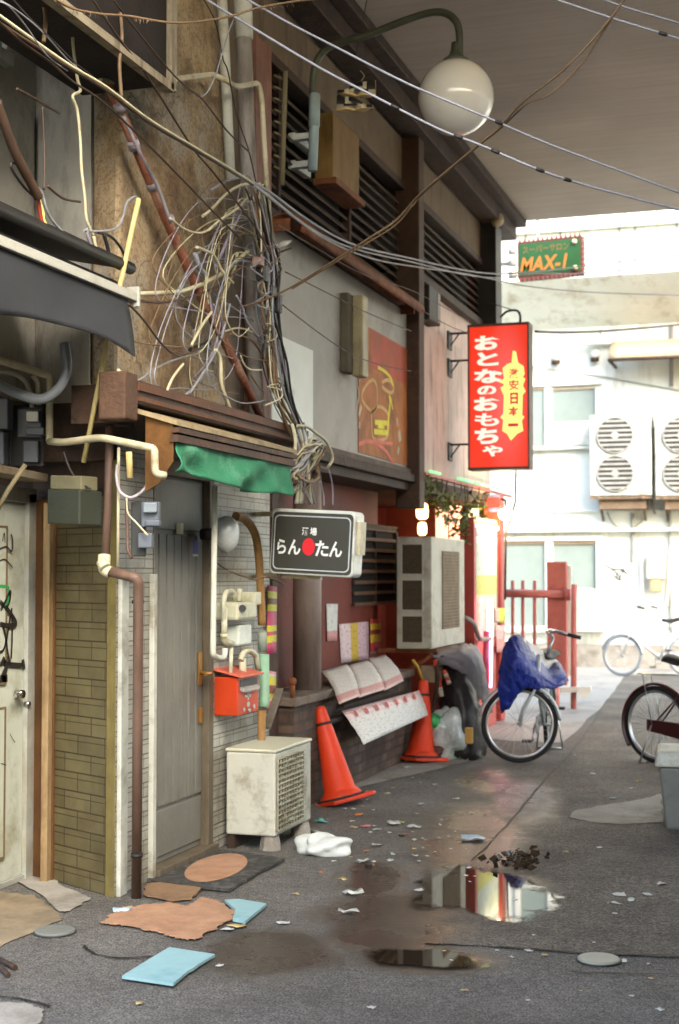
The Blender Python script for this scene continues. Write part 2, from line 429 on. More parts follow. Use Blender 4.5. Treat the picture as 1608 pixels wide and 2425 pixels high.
def ceiling_mat():
    m = bpy.data.materials.new("board_concrete"); m.use_nodes = True
    n = m.node_tree.nodes; L = m.node_tree.links; b = n["Principled BSDF"]
    tc = n.new("ShaderNodeTexCoord"); mp = n.new("ShaderNodeMapping"); mp.inputs['Scale'].default_value = (0.35, 9.0, 1)
    L.new(tc.outputs['Object'], mp.inputs['Vector'])
    ns = n.new("ShaderNodeTexNoise"); ns.inputs['Scale'].default_value = 1.6; ns.inputs['Detail'].default_value = 7; ns.inputs['Roughness'].default_value = 0.7
    L.new(mp.outputs['Vector'], ns.inputs['Vector'])
    n2 = n.new("ShaderNodeTexNoise"); n2.inputs['Scale'].default_value = 0.8; n2.inputs['Detail'].default_value = 4
    L.new(tc.outputs['Object'], n2.inputs['Vector'])
    rp = n.new("ShaderNodeValToRGB")
    rp.color_ramp.elements[0].position = 0.3; rp.color_ramp.elements[0].color = (*srgb("#bfb6aa"),1)
    rp.color_ramp.elements[1].position = 0.7; rp.color_ramp.elements[1].color = (*srgb("#d2cac0"),1)
    L.new(ns.outputs['Fac'], rp.inputs['Fac'])
    r2 = n.new("ShaderNodeValToRGB"); r2.color_ramp.elements[0].position = 0.35; r2.color_ramp.elements[1].position = 0.75
    r2.color_ramp.elements[0].color = (0.8,0.8,0.8,1); r2.color_ramp.elements[1].color = (1,1,1,1)
    L.new(n2.outputs['Fac'], r2.inputs['Fac'])
    mx = n.new("ShaderNodeMixRGB"); mx.blend_type = 'MULTIPLY'; mx.inputs['Fac'].default_value = 1
    L.new(rp.outputs['Color'], mx.inputs['Color1']); L.new(r2.outputs['Color'], mx.inputs['Color2'])
    L.new(mx.outputs['Color'], b.inputs['Base Color']); b.inputs['Roughness'].default_value = 0.9
    bp = n.new("ShaderNodeBump"); bp.inputs['Strength'].default_value = 0.4; bp.inputs['Distance'].default_value = 0.01
    L.new(ns.outputs['Fac'], bp.inputs['Height']); L.new(bp.outputs['Normal'], b.inputs['Normal'])
    return m
m_ceiling = ceiling_mat()

# ---------------------------------------------------------------- ground
WET = [((1120, 1990), 170, 130), ((1150, 2110), 190, 70), ((920, 2170), 220, 90), ((1020, 2275), 200, 45), ((640, 2255), 210, 75), ((930, 2205), 230, 80), ((880, 2080), 110, 60), ((1240, 1900), 110, 70), ((1150, 1850), 90, 40)]
def ground_mat(name="asphalt", tint=(1,1,1), wetness=True):
    m = bpy.data.materials.new(name); m.use_nodes = True
    n = m.node_tree.nodes; L = m.node_tree.links; b = n["Principled BSDF"]
    tc = n.new("ShaderNodeTexCoord"); P = tc.outputs['Object']
    def noise(s, d=6, r=0.6):
        q = n.new("ShaderNodeTexNoise"); q.inputs['Scale'].default_value = s; q.inputs['Detail'].default_value = d; q.inputs['Roughness'].default_value = r
        L.new(P, q.inputs['Vector']); return q.outputs['Fac']
    def ramp(x, a, bb, ca=(0,0,0), cb=(1,1,1)):
        q = n.new("ShaderNodeValToRGB"); q.color_ramp.elements[0].position = a; q.color_ramp.elements[1].position = bb
        q.color_ramp.elements[0].color = (*ca,1); q.color_ramp.elements[1].color = (*cb,1); L.new(x, q.inputs['Fac']); return q.outputs['Color']
    def mix(f, c1, c2, mode='MIX'):
        q = n.new("ShaderNodeMixRGB"); q.blend_type = mode
        if isinstance(f, float): q.inputs['Fac'].default_value = f
        else: L.new(f, q.inputs['Fac'])
        for nm, c in (('Color1', c1), ('Color2', c2)):
            if isinstance(c, tuple): q.inputs[nm].default_value = (*c,1)
            else: L.new(c, q.inputs[nm])
        return q.outputs['Color']
    def math_(op, a, bb=None):
        q = n.new("ShaderNodeMath"); q.operation = op
        for i, x in enumerate((a, bb)):
            if x is None: continue
            if isinstance(x, (int, float)): q.inputs[i].default_value = x
            else: L.new(x, q.inputs[i])
        return q.outputs[0]
    vor = n.new("ShaderNodeTexVoronoi"); vor.inputs['Scale'].default_value = 95; L.new(P, vor.inputs['Vector'])
    agg = ramp(noise(110, 3), 0.36, 0.64, (0.016,0.016,0.016), (0.155,0.152,0.147))
    agg = mix(1.0, agg, ramp(noise(28, 4), 0.3, 0.7, (0.86*tint[0],0.84*tint[1],0.80*tint[2]), (1.95*tint[0],1.92*tint[1],1.82*tint[2])), 'MULTIPLY')
    big = ramp(noise(0.9, 8, 0.75), 0.32, 0.7, (0.55,0.51,0.47), (1.4,1.38,1.33))
    col = mix(1.0, agg, big, 'MULTIPLY')
    spk = ramp(vor.outputs['Distance'], 0.05, 0.22, (1,1,1), (0,0,0))
    col = mix(math_('MULTIPLY', spk, ramp(noise(60, 2), 0.55, 0.7)), col, (0.13,0.125,0.115))
    # old dark crack lines
    v2 = n.new("ShaderNodeTexVoronoi"); v2.feature = 'DISTANCE_TO_EDGE'; v2.inputs['Scale'].default_value = 0.55
    wob = n.new("ShaderNodeTexNoise"); wob.inputs['Scale'].default_value = 3; wob.inputs['Detail'].default_value = 5; L.new(P, wob.inputs['Vector'])
    ad = n.new("ShaderNodeMixRGB"); ad.blend_type = 'ADD'; ad.inputs['Fac'].default_value = 0.35; L.new(P, ad.inputs['Color1']); L.new(wob.outputs['Color'], ad.inputs['Color2'])
    L.new(ad.outputs['Color'], v2.inputs['Vector'])
    crack = ramp(v2.outputs['Distance'], 0.004, 0.012, (1,1,1), (0,0,0))
    col = mix(math_('MULTIPLY', crack, 0.18), col, (0.02,0.018,0.016))
    # wetness
    wet = None
    for (c, rx, ry) in (WET if wetness else WET[:2]):
        p = PG(*c); ax = (PG(c[0]+rx, c[1]) - p); ay = (PG(c[0], c[1]-ry) - PG(c[0], c[1]+ry))*0.5
        mp = n.new("ShaderNodeVectorMath"); mp.operation = 'SUBTRACT'; L.new(P, mp.inputs[0]); mp.inputs[1].default_value = p
        Mi = Matrix(((ax.x, ay.x), (ax.y, ay.y))).inverted()
        d1 = n.new("ShaderNodeVectorMath"); d1.operation = 'DOT_PRODUCT'; L.new(mp.outputs[0], d1.inputs[0]); d1.inputs[1].default_value = (Mi[0][0], Mi[0][1], 0)
        d2 = n.new("ShaderNodeVectorMath"); d2.operation = 'DOT_PRODUCT'; L.new(mp.outputs[0], d2.inputs[0]); d2.inputs[1].default_value = (Mi[1][0], Mi[1][1], 0)
        s = math_('ADD', math_('POWER', d1.outputs['Value'], 2.0), math_('POWER', d2.outputs['Value'], 2.0))
        # even powers via multiply to stay defined for negatives
        s = math_('ADD', math_('MULTIPLY', d1.outputs['Value'], d1.outputs['Value']), math_('MULTIPLY', d2.outputs['Value'], d2.outputs['Value']))
        f = math_('SUBTRACT', 1.0, math_('SQRT', s))
        wet = f if wet is None else math_('MAXIMUM', wet, f)
    wn = math_('ADD', wet, math_('MULTIPLY', math_('SUBTRACT', noise(3.0, 6, 0.65), 0.5), 0.9))
    wm = ramp(wn, 0.0, 0.45)
    col = mix(math_('MULTIPLY', wm, 0.80), col, (0.026,0.017,0.010))
    L.new(col, b.inputs['Base Color'])
    rr = math_('SUBTRACT', ramp(noise(2.0, 5), 0.3, 0.7, (0.62,)*3, (0.9,)*3), math_('MULTIPLY', wm, 0.50))
    L.new(rr, b.inputs['Roughness'])
    b.inputs['Specular IOR Level'].default_value = 0.5
    bp = n.new("ShaderNodeBump"); bp.inputs['Distance'].default_value = 0.02
    L.new(math_('SUBTRACT', 0.75, math_('MULTIPLY', wm, 0.55)), bp.inputs['Strength'])
    L.new(math_('ADD', math_('MULTIPLY', noise(110, 3), 1.0), math_('MULTIPLY', noise(28, 4), 1.0)), bp.inputs['Height'])
    L.new(bp.outputs['Normal'], b.inputs['Normal'])
    return m
m_ground = ground_mat()
g = MB(); S = 80
g.quad((-S,-S,0),(S,-S,0),(S,S,0),(-S,S,0))
obj("ground", g, m_ground, origin=(0,0,0), kind="structure")

def ground_patch(name, poly, mat, z=0.004, rough_edge=0.0, kind="structure", n_sub=6, seed=0, th=None):
    rnd = random.Random(seed)
    pts = [PG(u, v, 0) for u, v in poly]
    out = []
    N = len(pts)
    for i in range(N):
        a, b_ = pts[i], pts[(i+1) % N]
        d = b_ - a; nn = Vector((-d.y, d.x, 0)); nn = nn.normalized() if nn.length > 0 else nn
        for k in range(n_sub):
            p = a.lerp(b_, k/n_sub)
            if k: p = p + nn * rnd.uniform(-rough_edge, rough_edge)
            out.append(Vector((p.x, p.y, z)))
    # make sure it faces up
    A = sum(out[i].x*out[(i+1)%len(out)].y - out[(i+1)%len(out)].x*out[i].y for i in range(len(out)))
    if A < 0: out.reverse()
    mb = MB()
    if th:
        mb.slab([Vector((p.x, p.y, z-th)) for p in out], (0,0,th))
    else:
        mb.add(out, [tuple(range(len(out)))])
    return obj(name, mb, mat, kind=kind, origin=(0,0,0) if kind else None)

m_conc = M("concrete", srgb("#8e8a80"), rough=0.85, var=0.22, scale=4, dirt=srgb("#5d5346"), dirt_amt=0.3, bump=0.4, bscale=60)
m_conc_brown = M("concrete_brown", srgb("#7d705a"), rough=0.9, var=0.3, scale=4, dirt=srgb("#574a38"), dirt_amt=0.35, bump=0.4, bscale=60)
m_asph_dark = M("asphalt_dark", (0.050,0.044,0.039), rough=0.62, var=0.5, scale=110, dirt=(0.032,0.027,0.023), dirt_amt=0.3, dirt_scale=1.2, bump=0.6, bscale=90)
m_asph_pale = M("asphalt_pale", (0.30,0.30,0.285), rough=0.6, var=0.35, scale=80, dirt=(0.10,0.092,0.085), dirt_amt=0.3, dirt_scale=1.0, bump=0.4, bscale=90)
# far street in the open, pale; repaired strip on the right of the seam, pale cement patch, kerb strip by the wall
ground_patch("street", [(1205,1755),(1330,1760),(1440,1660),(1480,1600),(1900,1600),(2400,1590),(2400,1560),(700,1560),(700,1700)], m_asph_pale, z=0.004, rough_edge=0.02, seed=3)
ground_patch("asphalt_patch", [(1440,1655),(1365,1770),(1290,1850),(1215,1940),(1130,2030),(1065,2110),(1015,2190),(1005,2235),(1180,2246),(1400,2262),(1700,2272),(1700,1655)], ground_mat("asphalt_relaid", (0.82,0.76,0.70), True), z=0.005, rough_edge=0.012, seed=4)
ground_patch("cement_patch", [(1350,1938),(1362,1922),(1440,1908),(1520,1895),(1565,1882),(1570,1950),(1480,1955),(1400,1950)], m_conc, z=0.009, rough_edge=0.012, seed=5)
ground_patch("kerb_strip", [(735,1905),(840,1868),(1040,1822),(1120,1800),(1000,1785),(840,1845),(735,1885)], m_conc, z=0.006, rough_edge=0.01, seed=6)
ground_patch("threshold_slab", [(30,2085),(60,2065),(115,2072),(145,2100),(215,2130),(165,2162),(140,2162),(90,2118)], m_conc, z=0.008, rough_edge=0.01, seed=7)
ground_patch("threshold_slab", [(-40,2110),(80,2122),(140,2165),(150,2180),(80,2210),(-60,2270)], m_conc_brown, z=0.005, rough_edge=0.015, seed=8)
ground_patch("paving_slab", [(-60,2375),(60,2378),(105,2395),(95,2425),(40,2460),(-60,2480)], m_conc, z=0.006, rough_edge=0.008, seed=9)
def puddle_mat():
    m = bpy.data.materials.new("puddle_water"); m.use_nodes = True
    n = m.node_tree.nodes; L = m.node_tree.links; b = n["Principled BSDF"]; out = n["Material Output"]
    b.inputs['Base Color'].default_value = (0.020,0.014,0.009,1); b.inputs['Roughness'].default_value = 0.03; b.inputs['Specular IOR Level'].default_value = 0.9
    uv = n.new("ShaderNodeUVMap"); sp = n.new("ShaderNodeSeparateXYZ"); L.new(uv.outputs['UV'], sp.inputs[0])
    tc = n.new("ShaderNodeTexCoord"); ns = n.new("ShaderNodeTexNoise"); ns.inputs['Scale'].default_value = 4.5; ns.inputs['Detail'].default_value = 7; ns.inputs['Roughness'].default_value = 0.65; L.new(tc.outputs['Object'], ns.inputs['Vector'])
    a = n.new("ShaderNodeMath"); a.operation = 'MULTIPLY_ADD'; a.inputs[1].default_value = 1.1; a.inputs[2].default_value = -0.55; L.new(ns.outputs['Fac'], a.inputs[0])
    q = n.new("ShaderNodeMath"); q.operation = 'SUBTRACT'; L.new(a.outputs[0], q.inputs[0]); L.new(sp.outputs['X'], q.inputs[1])
    r = n.new("ShaderNodeMapRange"); r.inputs['From Min'].default_value = -0.86; r.inputs['From Max'].default_value = -0.68; L.new(q.outputs[0], r.inputs['Value'])
    tr = n.new("ShaderNodeBsdfTransparent"); mx = n.new("ShaderNodeMixShader"); L.new(r.outputs['Result'], mx.inputs['Fac']); L.new(tr.outputs[0], mx.inputs[1]); L.new(b.outputs[0], mx.inputs[2]); L.new(mx.outputs[0], out.inputs['Surface'])
    return m
m_puddle = puddle_mat()
def blob_patch(name, u, v, ru, rv, mat, z=0.006, seed=0, wob=0.18, n=48):
    rnd = random.Random(seed); ph = [rnd.uniform(0, 6.28) for _ in range(5)]
    pts = []
    for k in range(n):
        a = 2*math.pi*k/n
        r = 1 + wob*sum(math.sin((j+2)*a + ph[j])/(j+1.3) for j in range(5))
        p = PG(u + ru*r*math.cos(a), v - rv*r*math.sin(a)); pts.append(Vector((p.x, p.y, z)))
    A = sum(pts[i].x*pts[(i+1)%n].y - pts[(i+1)%n].x*pts[i].y for i in range(n))
    if A < 0: pts.reverse()
    c = PG(u, v); c = Vector((c.x, c.y, z)); mb = MB(); NR = 8
    vs = [c.lerp(p, (k+1)/NR) for k in range(NR) for p in pts]
    fs = []; us = []
    for i in range(n):
        j = (i+1) % n
        for k in range(NR-1): fs.append((k*n+i, (k+1)*n+i, (k+1)*n+j, k*n+j)); us.append([((k+1)/NR,0),((k+2)/NR,0),((k+2)/NR,0),((k+1)/NR,0)])
    fs.append(tuple(range(n))); us.append([(1/NR,0)]*n)
    mb.add(vs, fs, us)
    return obj(name, mb, mat, kind="structure")
blob_patch("puddle", 1142, 2120, 200, 74, m_puddle, z=0.0075, seed=11)
blob_patch("puddle", 1000, 2272, 165, 27, m_puddle, z=0.0075, seed=12)

# ---------------------------------------------------------------- overhead deck (roof over the alley)
deck = thing("overhead_deck", "board marked concrete deck roofing the alley above the globe lamp", "overpass", (-3.2, 12, 5.75))
mb = MB(); mb.box((-3.12, 3.8, 5.75), (9, 16.35, 6.5)); obj("slab", mb, m_ceiling, deck)
mb = MB(); mb.box((-3.34, 8.7, 5.52), (-3.12, 16.3, 5.9)); mb.box((-3.12, 3.8, 5.66), (-3.0, 16.3, 5.748)); obj("edge_beam", mb, m_darkwood, deck, bevel=0.01)

# ---------------------------------------------------------------- near stucco building
near = thing("stucco_building", "stained tan stucco building with tiled entrance and brown door", "building", (-3.6, 7.0, 0))
PA, PB, PC, PD = (-4.0, 6.87), (-3.3, 6.5), (-3.3, 7.95), (-3.36, 8.68)
def onB(t): return (PA[0]+(PB[0]-PA[0])*t, PA[1]+(PB[1]-PA[1])*t)
mb = MB()
b1 = onB(0.70)
mb.slab([(*b1,2.5),(*PB,2.5),(*PC,2.5),(-3.8,7.95,2.5),(-3.55,7.0,2.5)], (0,0,4.2))
obj("wall", mb, m_stucco, near, bevel=0.03)
mb = MB(); mb.slab([(-3.38,7.95,2.5),(-3.38,8.68,2.5),(-4.6,8.68,2.5),(-4.6,7.95,2.5)], (0,0,4.2)); obj("end_wall", mb, m_plaster, near)
mb = MB()
bs = onB(0.68)
mb.box((-4.3, 2.0, 2.3), (-4.0, 6.9, 6.5))
mb.slab([(-4.0,6.871,2.3),(*bs,2.3),(bs[0],7.1,2.3),(-4.0,7.1,2.3)], (0,0,4.2))
obj("siding", mb, m_siding, near)
# overlapping sheets of siding with open seams
mb = MB()
for (y0,y1,z0,z1,dx) in ((2.0,5.2,2.6,3.7,0.012),(5.15,6.85,2.55,3.45,0.02),(4.4,6.8,3.40,4.15,0.03),(2.0,4.5,3.65,4.5,0.02)):
    mb.box((-4.0, y0, z0), (-4.0+dx, y1, z1))
obj("siding_sheet", mb, m_siding, near)
# tiled lower walls
mb = MB(); uvwall(mb, onB(0.28), onB(0.90), 0, 2.06); obj("tiled_pier", mb, m_tile_olive, near)
mb = MB(); p0, p1 = onB(0.90), onB(1.0); uvwall(mb, (p0[0]+0.004,p0[1]-0.004), (p1[0]+0.004,p1[1]-0.004), 0, 2.2); obj("corner_trim", mb, M("olive_trim", srgb("#6e6338"), rough=0.6, dirt=srgb("#5a4a25"), dirt_amt=0.3, streak=True), near)
mb = MB(); uvwall(mb, (-3.3,6.5), (-3.3,6.95), 0, 2.3); uvwall(mb, (-3.3,7.74), (-3.3,8.68), 0, 2.4); obj("tiled_wall", mb, m_tile_cream, near)
mb = MB(); mb.box((-3.3, 6.52, 0), (-3.275, 6.60, 1.62)); mb.box((-3.3, 6.885, 0), (-3.27, 6.925, 1.62)); obj("white_trim", mb, m_whitepaint, near, bevel=0.004)
mb = MB(); mb.box((-4.6,6.5,2.2),(-3.32,8.68,2.5)); mb.slab([(*onB(0.02),2.02),(*onB(0.95),2.02),(-3.4,7.0,2.02),(-4.2,7.2,2.02)], (0,0,0.48)); obj("lintel", mb, m_darkwood, near)
mb = MB(); mb.box((-3.9, 7.0, 0),(-3.37, 8.6, 2.2)); mb.box((-4.6,6.95,0),(-3.9,8.68,2.2)); obj("core", mb, m_darkwood, near)
# brown pilaster beside the white door
mb = MB()
a0, a1 = onB(-0.02), onB(0.28)
mb.slab([(a0[0],a0[1]-0.05,0),(a1[0]+0.02,a1[1]-0.03,0),(a1[0]+0.05,a1[1]+0.2,0),(a0[0],a0[1]+0.2,0)], (0,0,2.02)); obj("pilaster", mb, m_brownpost, near, bevel=0.008)
mb = MB()
for t in (0.03, 0.27):
    q = onB(t); mb.box((q[0]-0.02, q[1]-0.075, 0), (q[0]+0.02, q[1]-0.03, 2.0))
obj("pilaster_trim", mb, M("pale_wood", srgb("#857150"), rough=0.7, var=0.25, dirt=srgb("#5c4126"), dirt_amt=0.35, streak=True), near, bevel=0.004)
# brown house door with grooved boards
dr = MB(); dr.box((-3.35, 6.93, 0.06), (-3.335, 7.66, 2.2))
m_doorbrown = M("brown_door", srgb("#6c6b61"), rough=0.5, var=0.12, scale=6, dirt=srgb("#4f4636"), dirt_amt=0.25, streak=True, bump=0.08)
door = obj("door", dr, m_doorbrown, near)
mb = MB()
for i in range(7):
    y0 = 6.95 + i*0.1; mb.box((-3.336, y0+0.006, 0.36), (-3.322, y0+0.094, 1.84))
mb.box((-3.336, 6.95, 0.09), (-3.326, 7.648, 0.34)); mb.box((-3.336, 6.95, 1.865), (-3.324, 7.648, 2.15))
obj("door_board", mb, m_doorbrown, door, bevel=0.006)
mb = MB(); mb.box((-3.322, 7.575, 0.98), (-3.312, 7.625, 1.17)); mb.tube([(-3.31,7.60,1.05),(-3.25,7.60,1.05),(-3.25,7.52,1.05)], 0.012, 8); obj("handle", mb, M("brass", srgb("#a87c3e"), rough=0.35, metal=0.7, bump=0.03), door, bevel=0.003)
mb = MB(); mb.box((-3.322, 7.585, 0.76), (-3.306, 7.62, 0.85)); obj("lock", mb, _mats["brass"], door, bevel=0.003)
mb = MB(); mb.box((-3.35,6.925,0),( -3.298,6.945,2.2)); mb.box((-3.35,7.66,0),(-3.285,7.73,2.25)); mb.box((-3.35,6.925,2.16),(-3.285,7.73,2.25)); mb.box((-3.35,6.93,0),(-3.25,7.73,0.055)); obj("door_frame", mb, M("door_frame", srgb("#5d5443"), rough=0.6, dirt=srgb("#3e3424"), dirt_amt=0.3, streak=True), near, bevel=0.005)
mb = MB(); mb.box((-3.324,7.50,1.735),(-3.3215,7.575,1.82)); o_ = obj("door_sticker", mb, M("blue_sticker", srgb("#36408a"), rough=0.4, var=0.1, bump=0), door)
mb = MB(); mb.box((-3.3215,7.50,1.722),(-3.3205,7.575,1.735)); mb.box((-3.324,7.28,1.845),(-3.300,7.32,1.905)); obj("door_plate", mb, m_cream, door)
# dark timber box projecting over the recess, eave above, upper window
mb = MB(); mb.box((-3.5, 4.9, 4.08), (-3.0, 6.47, 6.4)); obj("timber_box", mb, M("sooty_wood", srgb("#1f1711"), rough=0.9, var=0.4), near, bevel=0.015)
mb = MB(); mb.box((-3.0,6.42,4.05),(-2.97,6.48,6.4)); mb.box((-3.02,4.9,4.04),(-2.97,6.45,4.08)); obj("timber_box_edge", mb, M("bare_wood", srgb("#8a8069"), rough=0.8, var=0.3, dirt=srgb("#4c3f2b"), dirt_amt=0.35, streak=True), near)
mb = MB(); mb.box((-4.0, 5.6, 4.85), (-3.3, 6.6, 5.1)); obj("eave", mb, m_black, near)
w_ = MB()
for (y0,y1,z0,z1) in ((5.6,6.52,4.30,4.37),(6.45,6.52,4.37,4.85),(5.6,5.67,4.37,4.85)): w_.box((-3.985,y0,z0),(-3.93,y1,z1))
wf = obj("window", w_, m_whitepaint, near, bevel=0.005)
mb = MB(); mb.box((-3.985,5.67,4.37),(-3.96,6.45,4.85)); obj("pane", mb, m_glass, wf)

# white door in the recess
wd = MB(); wd.box((-4.0, 5.4, 0.03), (-3.955, 6.72, 2.0))
m_wdoor = M("white_door", srgb("#aeb4a6"), rough=0.45, var=0.08, scale=3, dirt=srgb("#7b765c"), dirt_amt=0.30, dirt_scale=3, bump=0.02)
wdo = thing("metal_door", "white metal door with black scrawled graffiti and lever handle", "door", (-3.97, 6.1, 0))
obj("door_leaf", wd, m_wdoor, wdo, bevel=0.004)
mb = MB()
for z0, z1 in ((0.16,0.92),(1.06,1.86)):
    mb.box((-3.955, 5.5, z0), (-3.945, 6.52, z1))
obj("door_panel", mb, m_wdoor, wdo, bevel=0.006)
mb = MB()
for z0, z1 in ((0.16,0.92),(1.06,1.86)):
    for (y0,y1,za,zb) in ((5.49,6.53,z0-0.012,z0),(5.49,6.53,z1,z1+0.012),(6.52,6.532,z0,z1)):
        mb.box((-3.9555,y0,za),(-3.943,y1,zb))
obj("panel_groove", mb, M("groove_brown", srgb("#6b5a3e"), rough=0.8), wdo)
mb = MB(); mb.box((-4.0,6.72,0),(-3.93,6.80,2.05)); mb.box((-4.0,5.3,2.0),(-3.93,6.8,2.08)); mb.box((-4.0,5.3,0),(-3.94,6.72,0.03)); obj("door_frame", mb, M("grey_frame", srgb("#8f9188"), rough=0.5, dirt=srgb("#7c6c48"), dirt_amt=0.3, streak=True), wdo, bevel=0.004)
mb = MB(); mb.cyl((-3.945,6.63,0.99),(-3.90,6.63,0.99),0.022,12); mb.tube([(-3.905,6.63,0.99),(-3.89,6.60,0.992),(-3.885,6.52,0.99)],0.011,8); mb.cyl((-3.945,6.72,0.93),(-3.915,6.72,0.93),0.014,10)
obj("handle", mb, M("chrome", srgb("#c8c8c4"), rough=0.18, metal=1.0, bump=0), wdo)
# graffiti strokes: raised paint on the door
gr = MB()
def stroke(mb, pts, w, x, k=5):
    """flat paint line on plane x=const through (y,z) points"""
    P = [Vector((x, p[0], p[1])) for p in pts]; C_ = crom(P, k)
    L1 = []; L2 = []
    for i, p in enumerate(C_):
        d = C_[min(i+1,len(C_)-1)] - C_[max(i-1,0)]; nn = Vector((0, -d.z, d.y)).normalized()*w/2
        L1.append(p+nn); L2.append(p-nn)
    n_ = len(C_); mb.add(L1+L2, [(i, i+1, n_+i+1, n_+i) for i in range(n_-1)])
def strokepx(mb, pts, w, x, k=5):
    stroke(mb, [((q := PX(u, v, x)).y, q.z) for u, v in pts], w, x, k)
XG = -3.942
for pts, wd_ in (([(0,1425),(15,1440),(30,1460),(38,1478),(20,1482),(0,1478)],0.02),([(12,1445),(22,1425),(25,1400),(15,1420),(2,1445)],0.013),([(6,1480),(14,1510),(18,1545),(25,1575)],0.014),
                 ([(0,1545),(12,1530),(28,1440)],0.012),([(28,1440),(29,1500),(27,1560)],0.009),([(0,1575),(10,1570),(25,1573),(45,1575),(58,1574)],0.018),([(5,1560),(15,1580),(6,1605),(18,1606),(0,1608)],0.028),([(54,1562),(57,1585)],0.022),
                 ([(0,1300),(15,1295),(28,1305),(30,1278),(26,1265)],0.008),([(6,1282),(10,1262),(12,1285)],0.006),([(0,1328),(12,1325),(25,1338),(30,1345)],0.006),([(24,1738),(30,1750),(36,1758)],0.004),([(2,1808),(15,1812)],0.004)):
    strokepx(gr, pts, wd_*1.35, XG)
obj("graffiti", gr, M("spray_black", srgb("#23211d"), rough=0.6, bump=0), wdo)
gr = MB(); strokepx(gr, [(0,1388),(18,1390),(21,1400),(18,1428),(10,1430)], 0.016, XG); obj("graffiti_green", gr, M("spray_green", srgb("#2f8a4a"), rough=0.6, bump=0), wdo)

# ---------------------------------------------------------------- louvred building further on
shop = thing("louvred_building", "two storey shop building with red ground floor and dark timber louvres", "building", (-3.6, 12.2, 0))
mb = MB(); mb.box((-8, 8.7, 0), (-3.65, 12.35, 2.5)); obj("ground_wall", mb, m_redwall, shop)
mb = MB(); mb.box((-8, 8.72, 2.55), (-3.32, 12.2, 3.95)); obj("wall_panel", mb, m_greypanel, shop)
mb = MB()
q0, q1 = PX(648,830,-3.3), PX(745,1040,-3.3)
mb.box((-3.32, 8.75, 2.58), (-3.312, q1.y, 3.22)); obj("white_board", mb, m_whitepanel, shop)
q2 = PX(853,1000,-3.3)
mb = MB(); mb.box((-3.32, q2.y, 2.58), (-3.314, 12.19, 3.62)); obj("rust_glow_board", mb, m_rustglow, shop)  # rust paint, its orange also carrying the red sign's glow as colour
mb = MB(); mb.box((-3.34, 8.72, 2.43), (-3.24, 12.2, 2.50)); mb.box((-3.66, 8.72, 2.36),(-3.3,12.3,2.43)); obj("lower_beam", mb, m_darkwood, shop, bevel=0.006)
mb = MB(); mb.box((-3.34, 8.75, 2.502), (-3.27, 12.2, 2.55)); obj("ledge", mb, m_beam, shop)
# upper floor: dark void, louvres, plaster
mb = MB(); mb.box((-8, 8.72, 3.95), (-3.62, 16.0, 5.1)); obj("dark_interior", mb, M("void_dark", srgb("#120d0a"), rough=0.9, bump=0), shop)
mb = MB(); mb.box((-8, 8.72, 5.1), (-3.36, 16.1, 6.3)); obj("upper_wall", mb, m_plaster, shop)
mb = MB()
z = 4.10
while z < 5.02:
    a = Vector((-3.40, 8.9, z)); b_ = Vector((-3.40, 12.1, z))
    mb.bar(a, b_, 0.075, 0.014, up=(0.75, 0, 0.66)); z += 0.085
obj("louvre", mb, m_slat, shop)
mb = MB()
z = 4.47
while z < 5.04:
    mb.bar((-3.40,12.35,z), (-3.40,15.5,z), 0.075, 0.014, up=(0.75,0,0.66)); z += 0.085
obj("louvre", mb, m_slat, shop)
mb = MB()
mb.box((-3.46,8.75,5.05),(-3.33,12.15,5.12)); mb.box((-3.46,12.3,5.05),(-3.33,15.55,5.12)); mb.box((-3.46,12.3,4.36),(-3.33,15.55,4.44)); mb.box((-3.46,8.75,3.97),(-3.33,12.15,4.07))
for y in (9.0, 10.6): mb.box((-3.45,y,4.07),(-3.36,y+0.05,5.05))
obj("louvre_frame", mb, m_darkwood, shop, bevel=0.005)
mb = MB(); mb.box((-3.42,12.14,2.2),(-3.2,12.32,5.7)); obj("post", mb, m_beam, shop, bevel=0.01)
mb = MB(); mb.box((-3.6,12.32,3.95),(-3.42,15.6,4.36)); mb.box((-8,12.32,2.5),(-3.33,15.75,3.95)); obj("pink_wall", mb, m_pinkwall, shop)
mb = MB(); mb.box((-3.42,15.4,4.36),(-3.18,15.72,5.74)); obj("corner_column", mb, m_black, shop, bevel=0.01)
mb = MB(); mb.box((-3.36,15.50,0),(-3.16,15.70,2.5)); obj("red_column", mb, m_redpaint, shop, bevel=0.02)
mb = MB(); mb.box((-8,12.35,0),(-4.6,15.9,2.5)); mb.box((-8,15.9,0),(-3.4,16.0,5.1)); obj("back_wall", mb, m_redwall, shop)
mb = MB(); mb.box((-8,12.35,2.38),(-3.30,15.75,2.5)); obj("soffit", mb, m_darkwood, shop)
# rounded rusty awning roll
roll = MB()
prof = []
for k in range(9):
    a = R(-30 + 25*k); prof.append((-3.30 + 0.13*math.cos(a)+0.06, 3.93 + 0.085*math.sin(a)))
grid = [[(x, y, z) for (x, z) in prof] for y in [8.78 + 0.2*i for i in range(17)]]
roll.sheet(grid, 0.006); roll.box((-3.36, 8.78, 3.90),(-3.2, 8.80, 3.98)); roll.box((-3.36,11.96,3.90),(-3.2,11.98,3.98))
obj("rolled_hood", roll, m_rust, shop)

# ---------------------------------------------------------------- unseen building added across the alley to shade the near wall
opp = thing("shading_building", "unseen plain grey building added across the alley to shade the stucco wall", "building", (1.3, 1, 0))
mb = MB(); mb.box((1.2, -7, 0), (4.5, 9.0, 5.0)); obj("wall", mb, m_plaster, opp)
for y0 in (-5, -2, 1.5, 5):
    mb = MB(); mb.box((1.16, y0, 1.0), (1.199, y0+1.2, 2.2)); obj("window", mb, m_glass, opp)  # panes on the added shading building, out of view
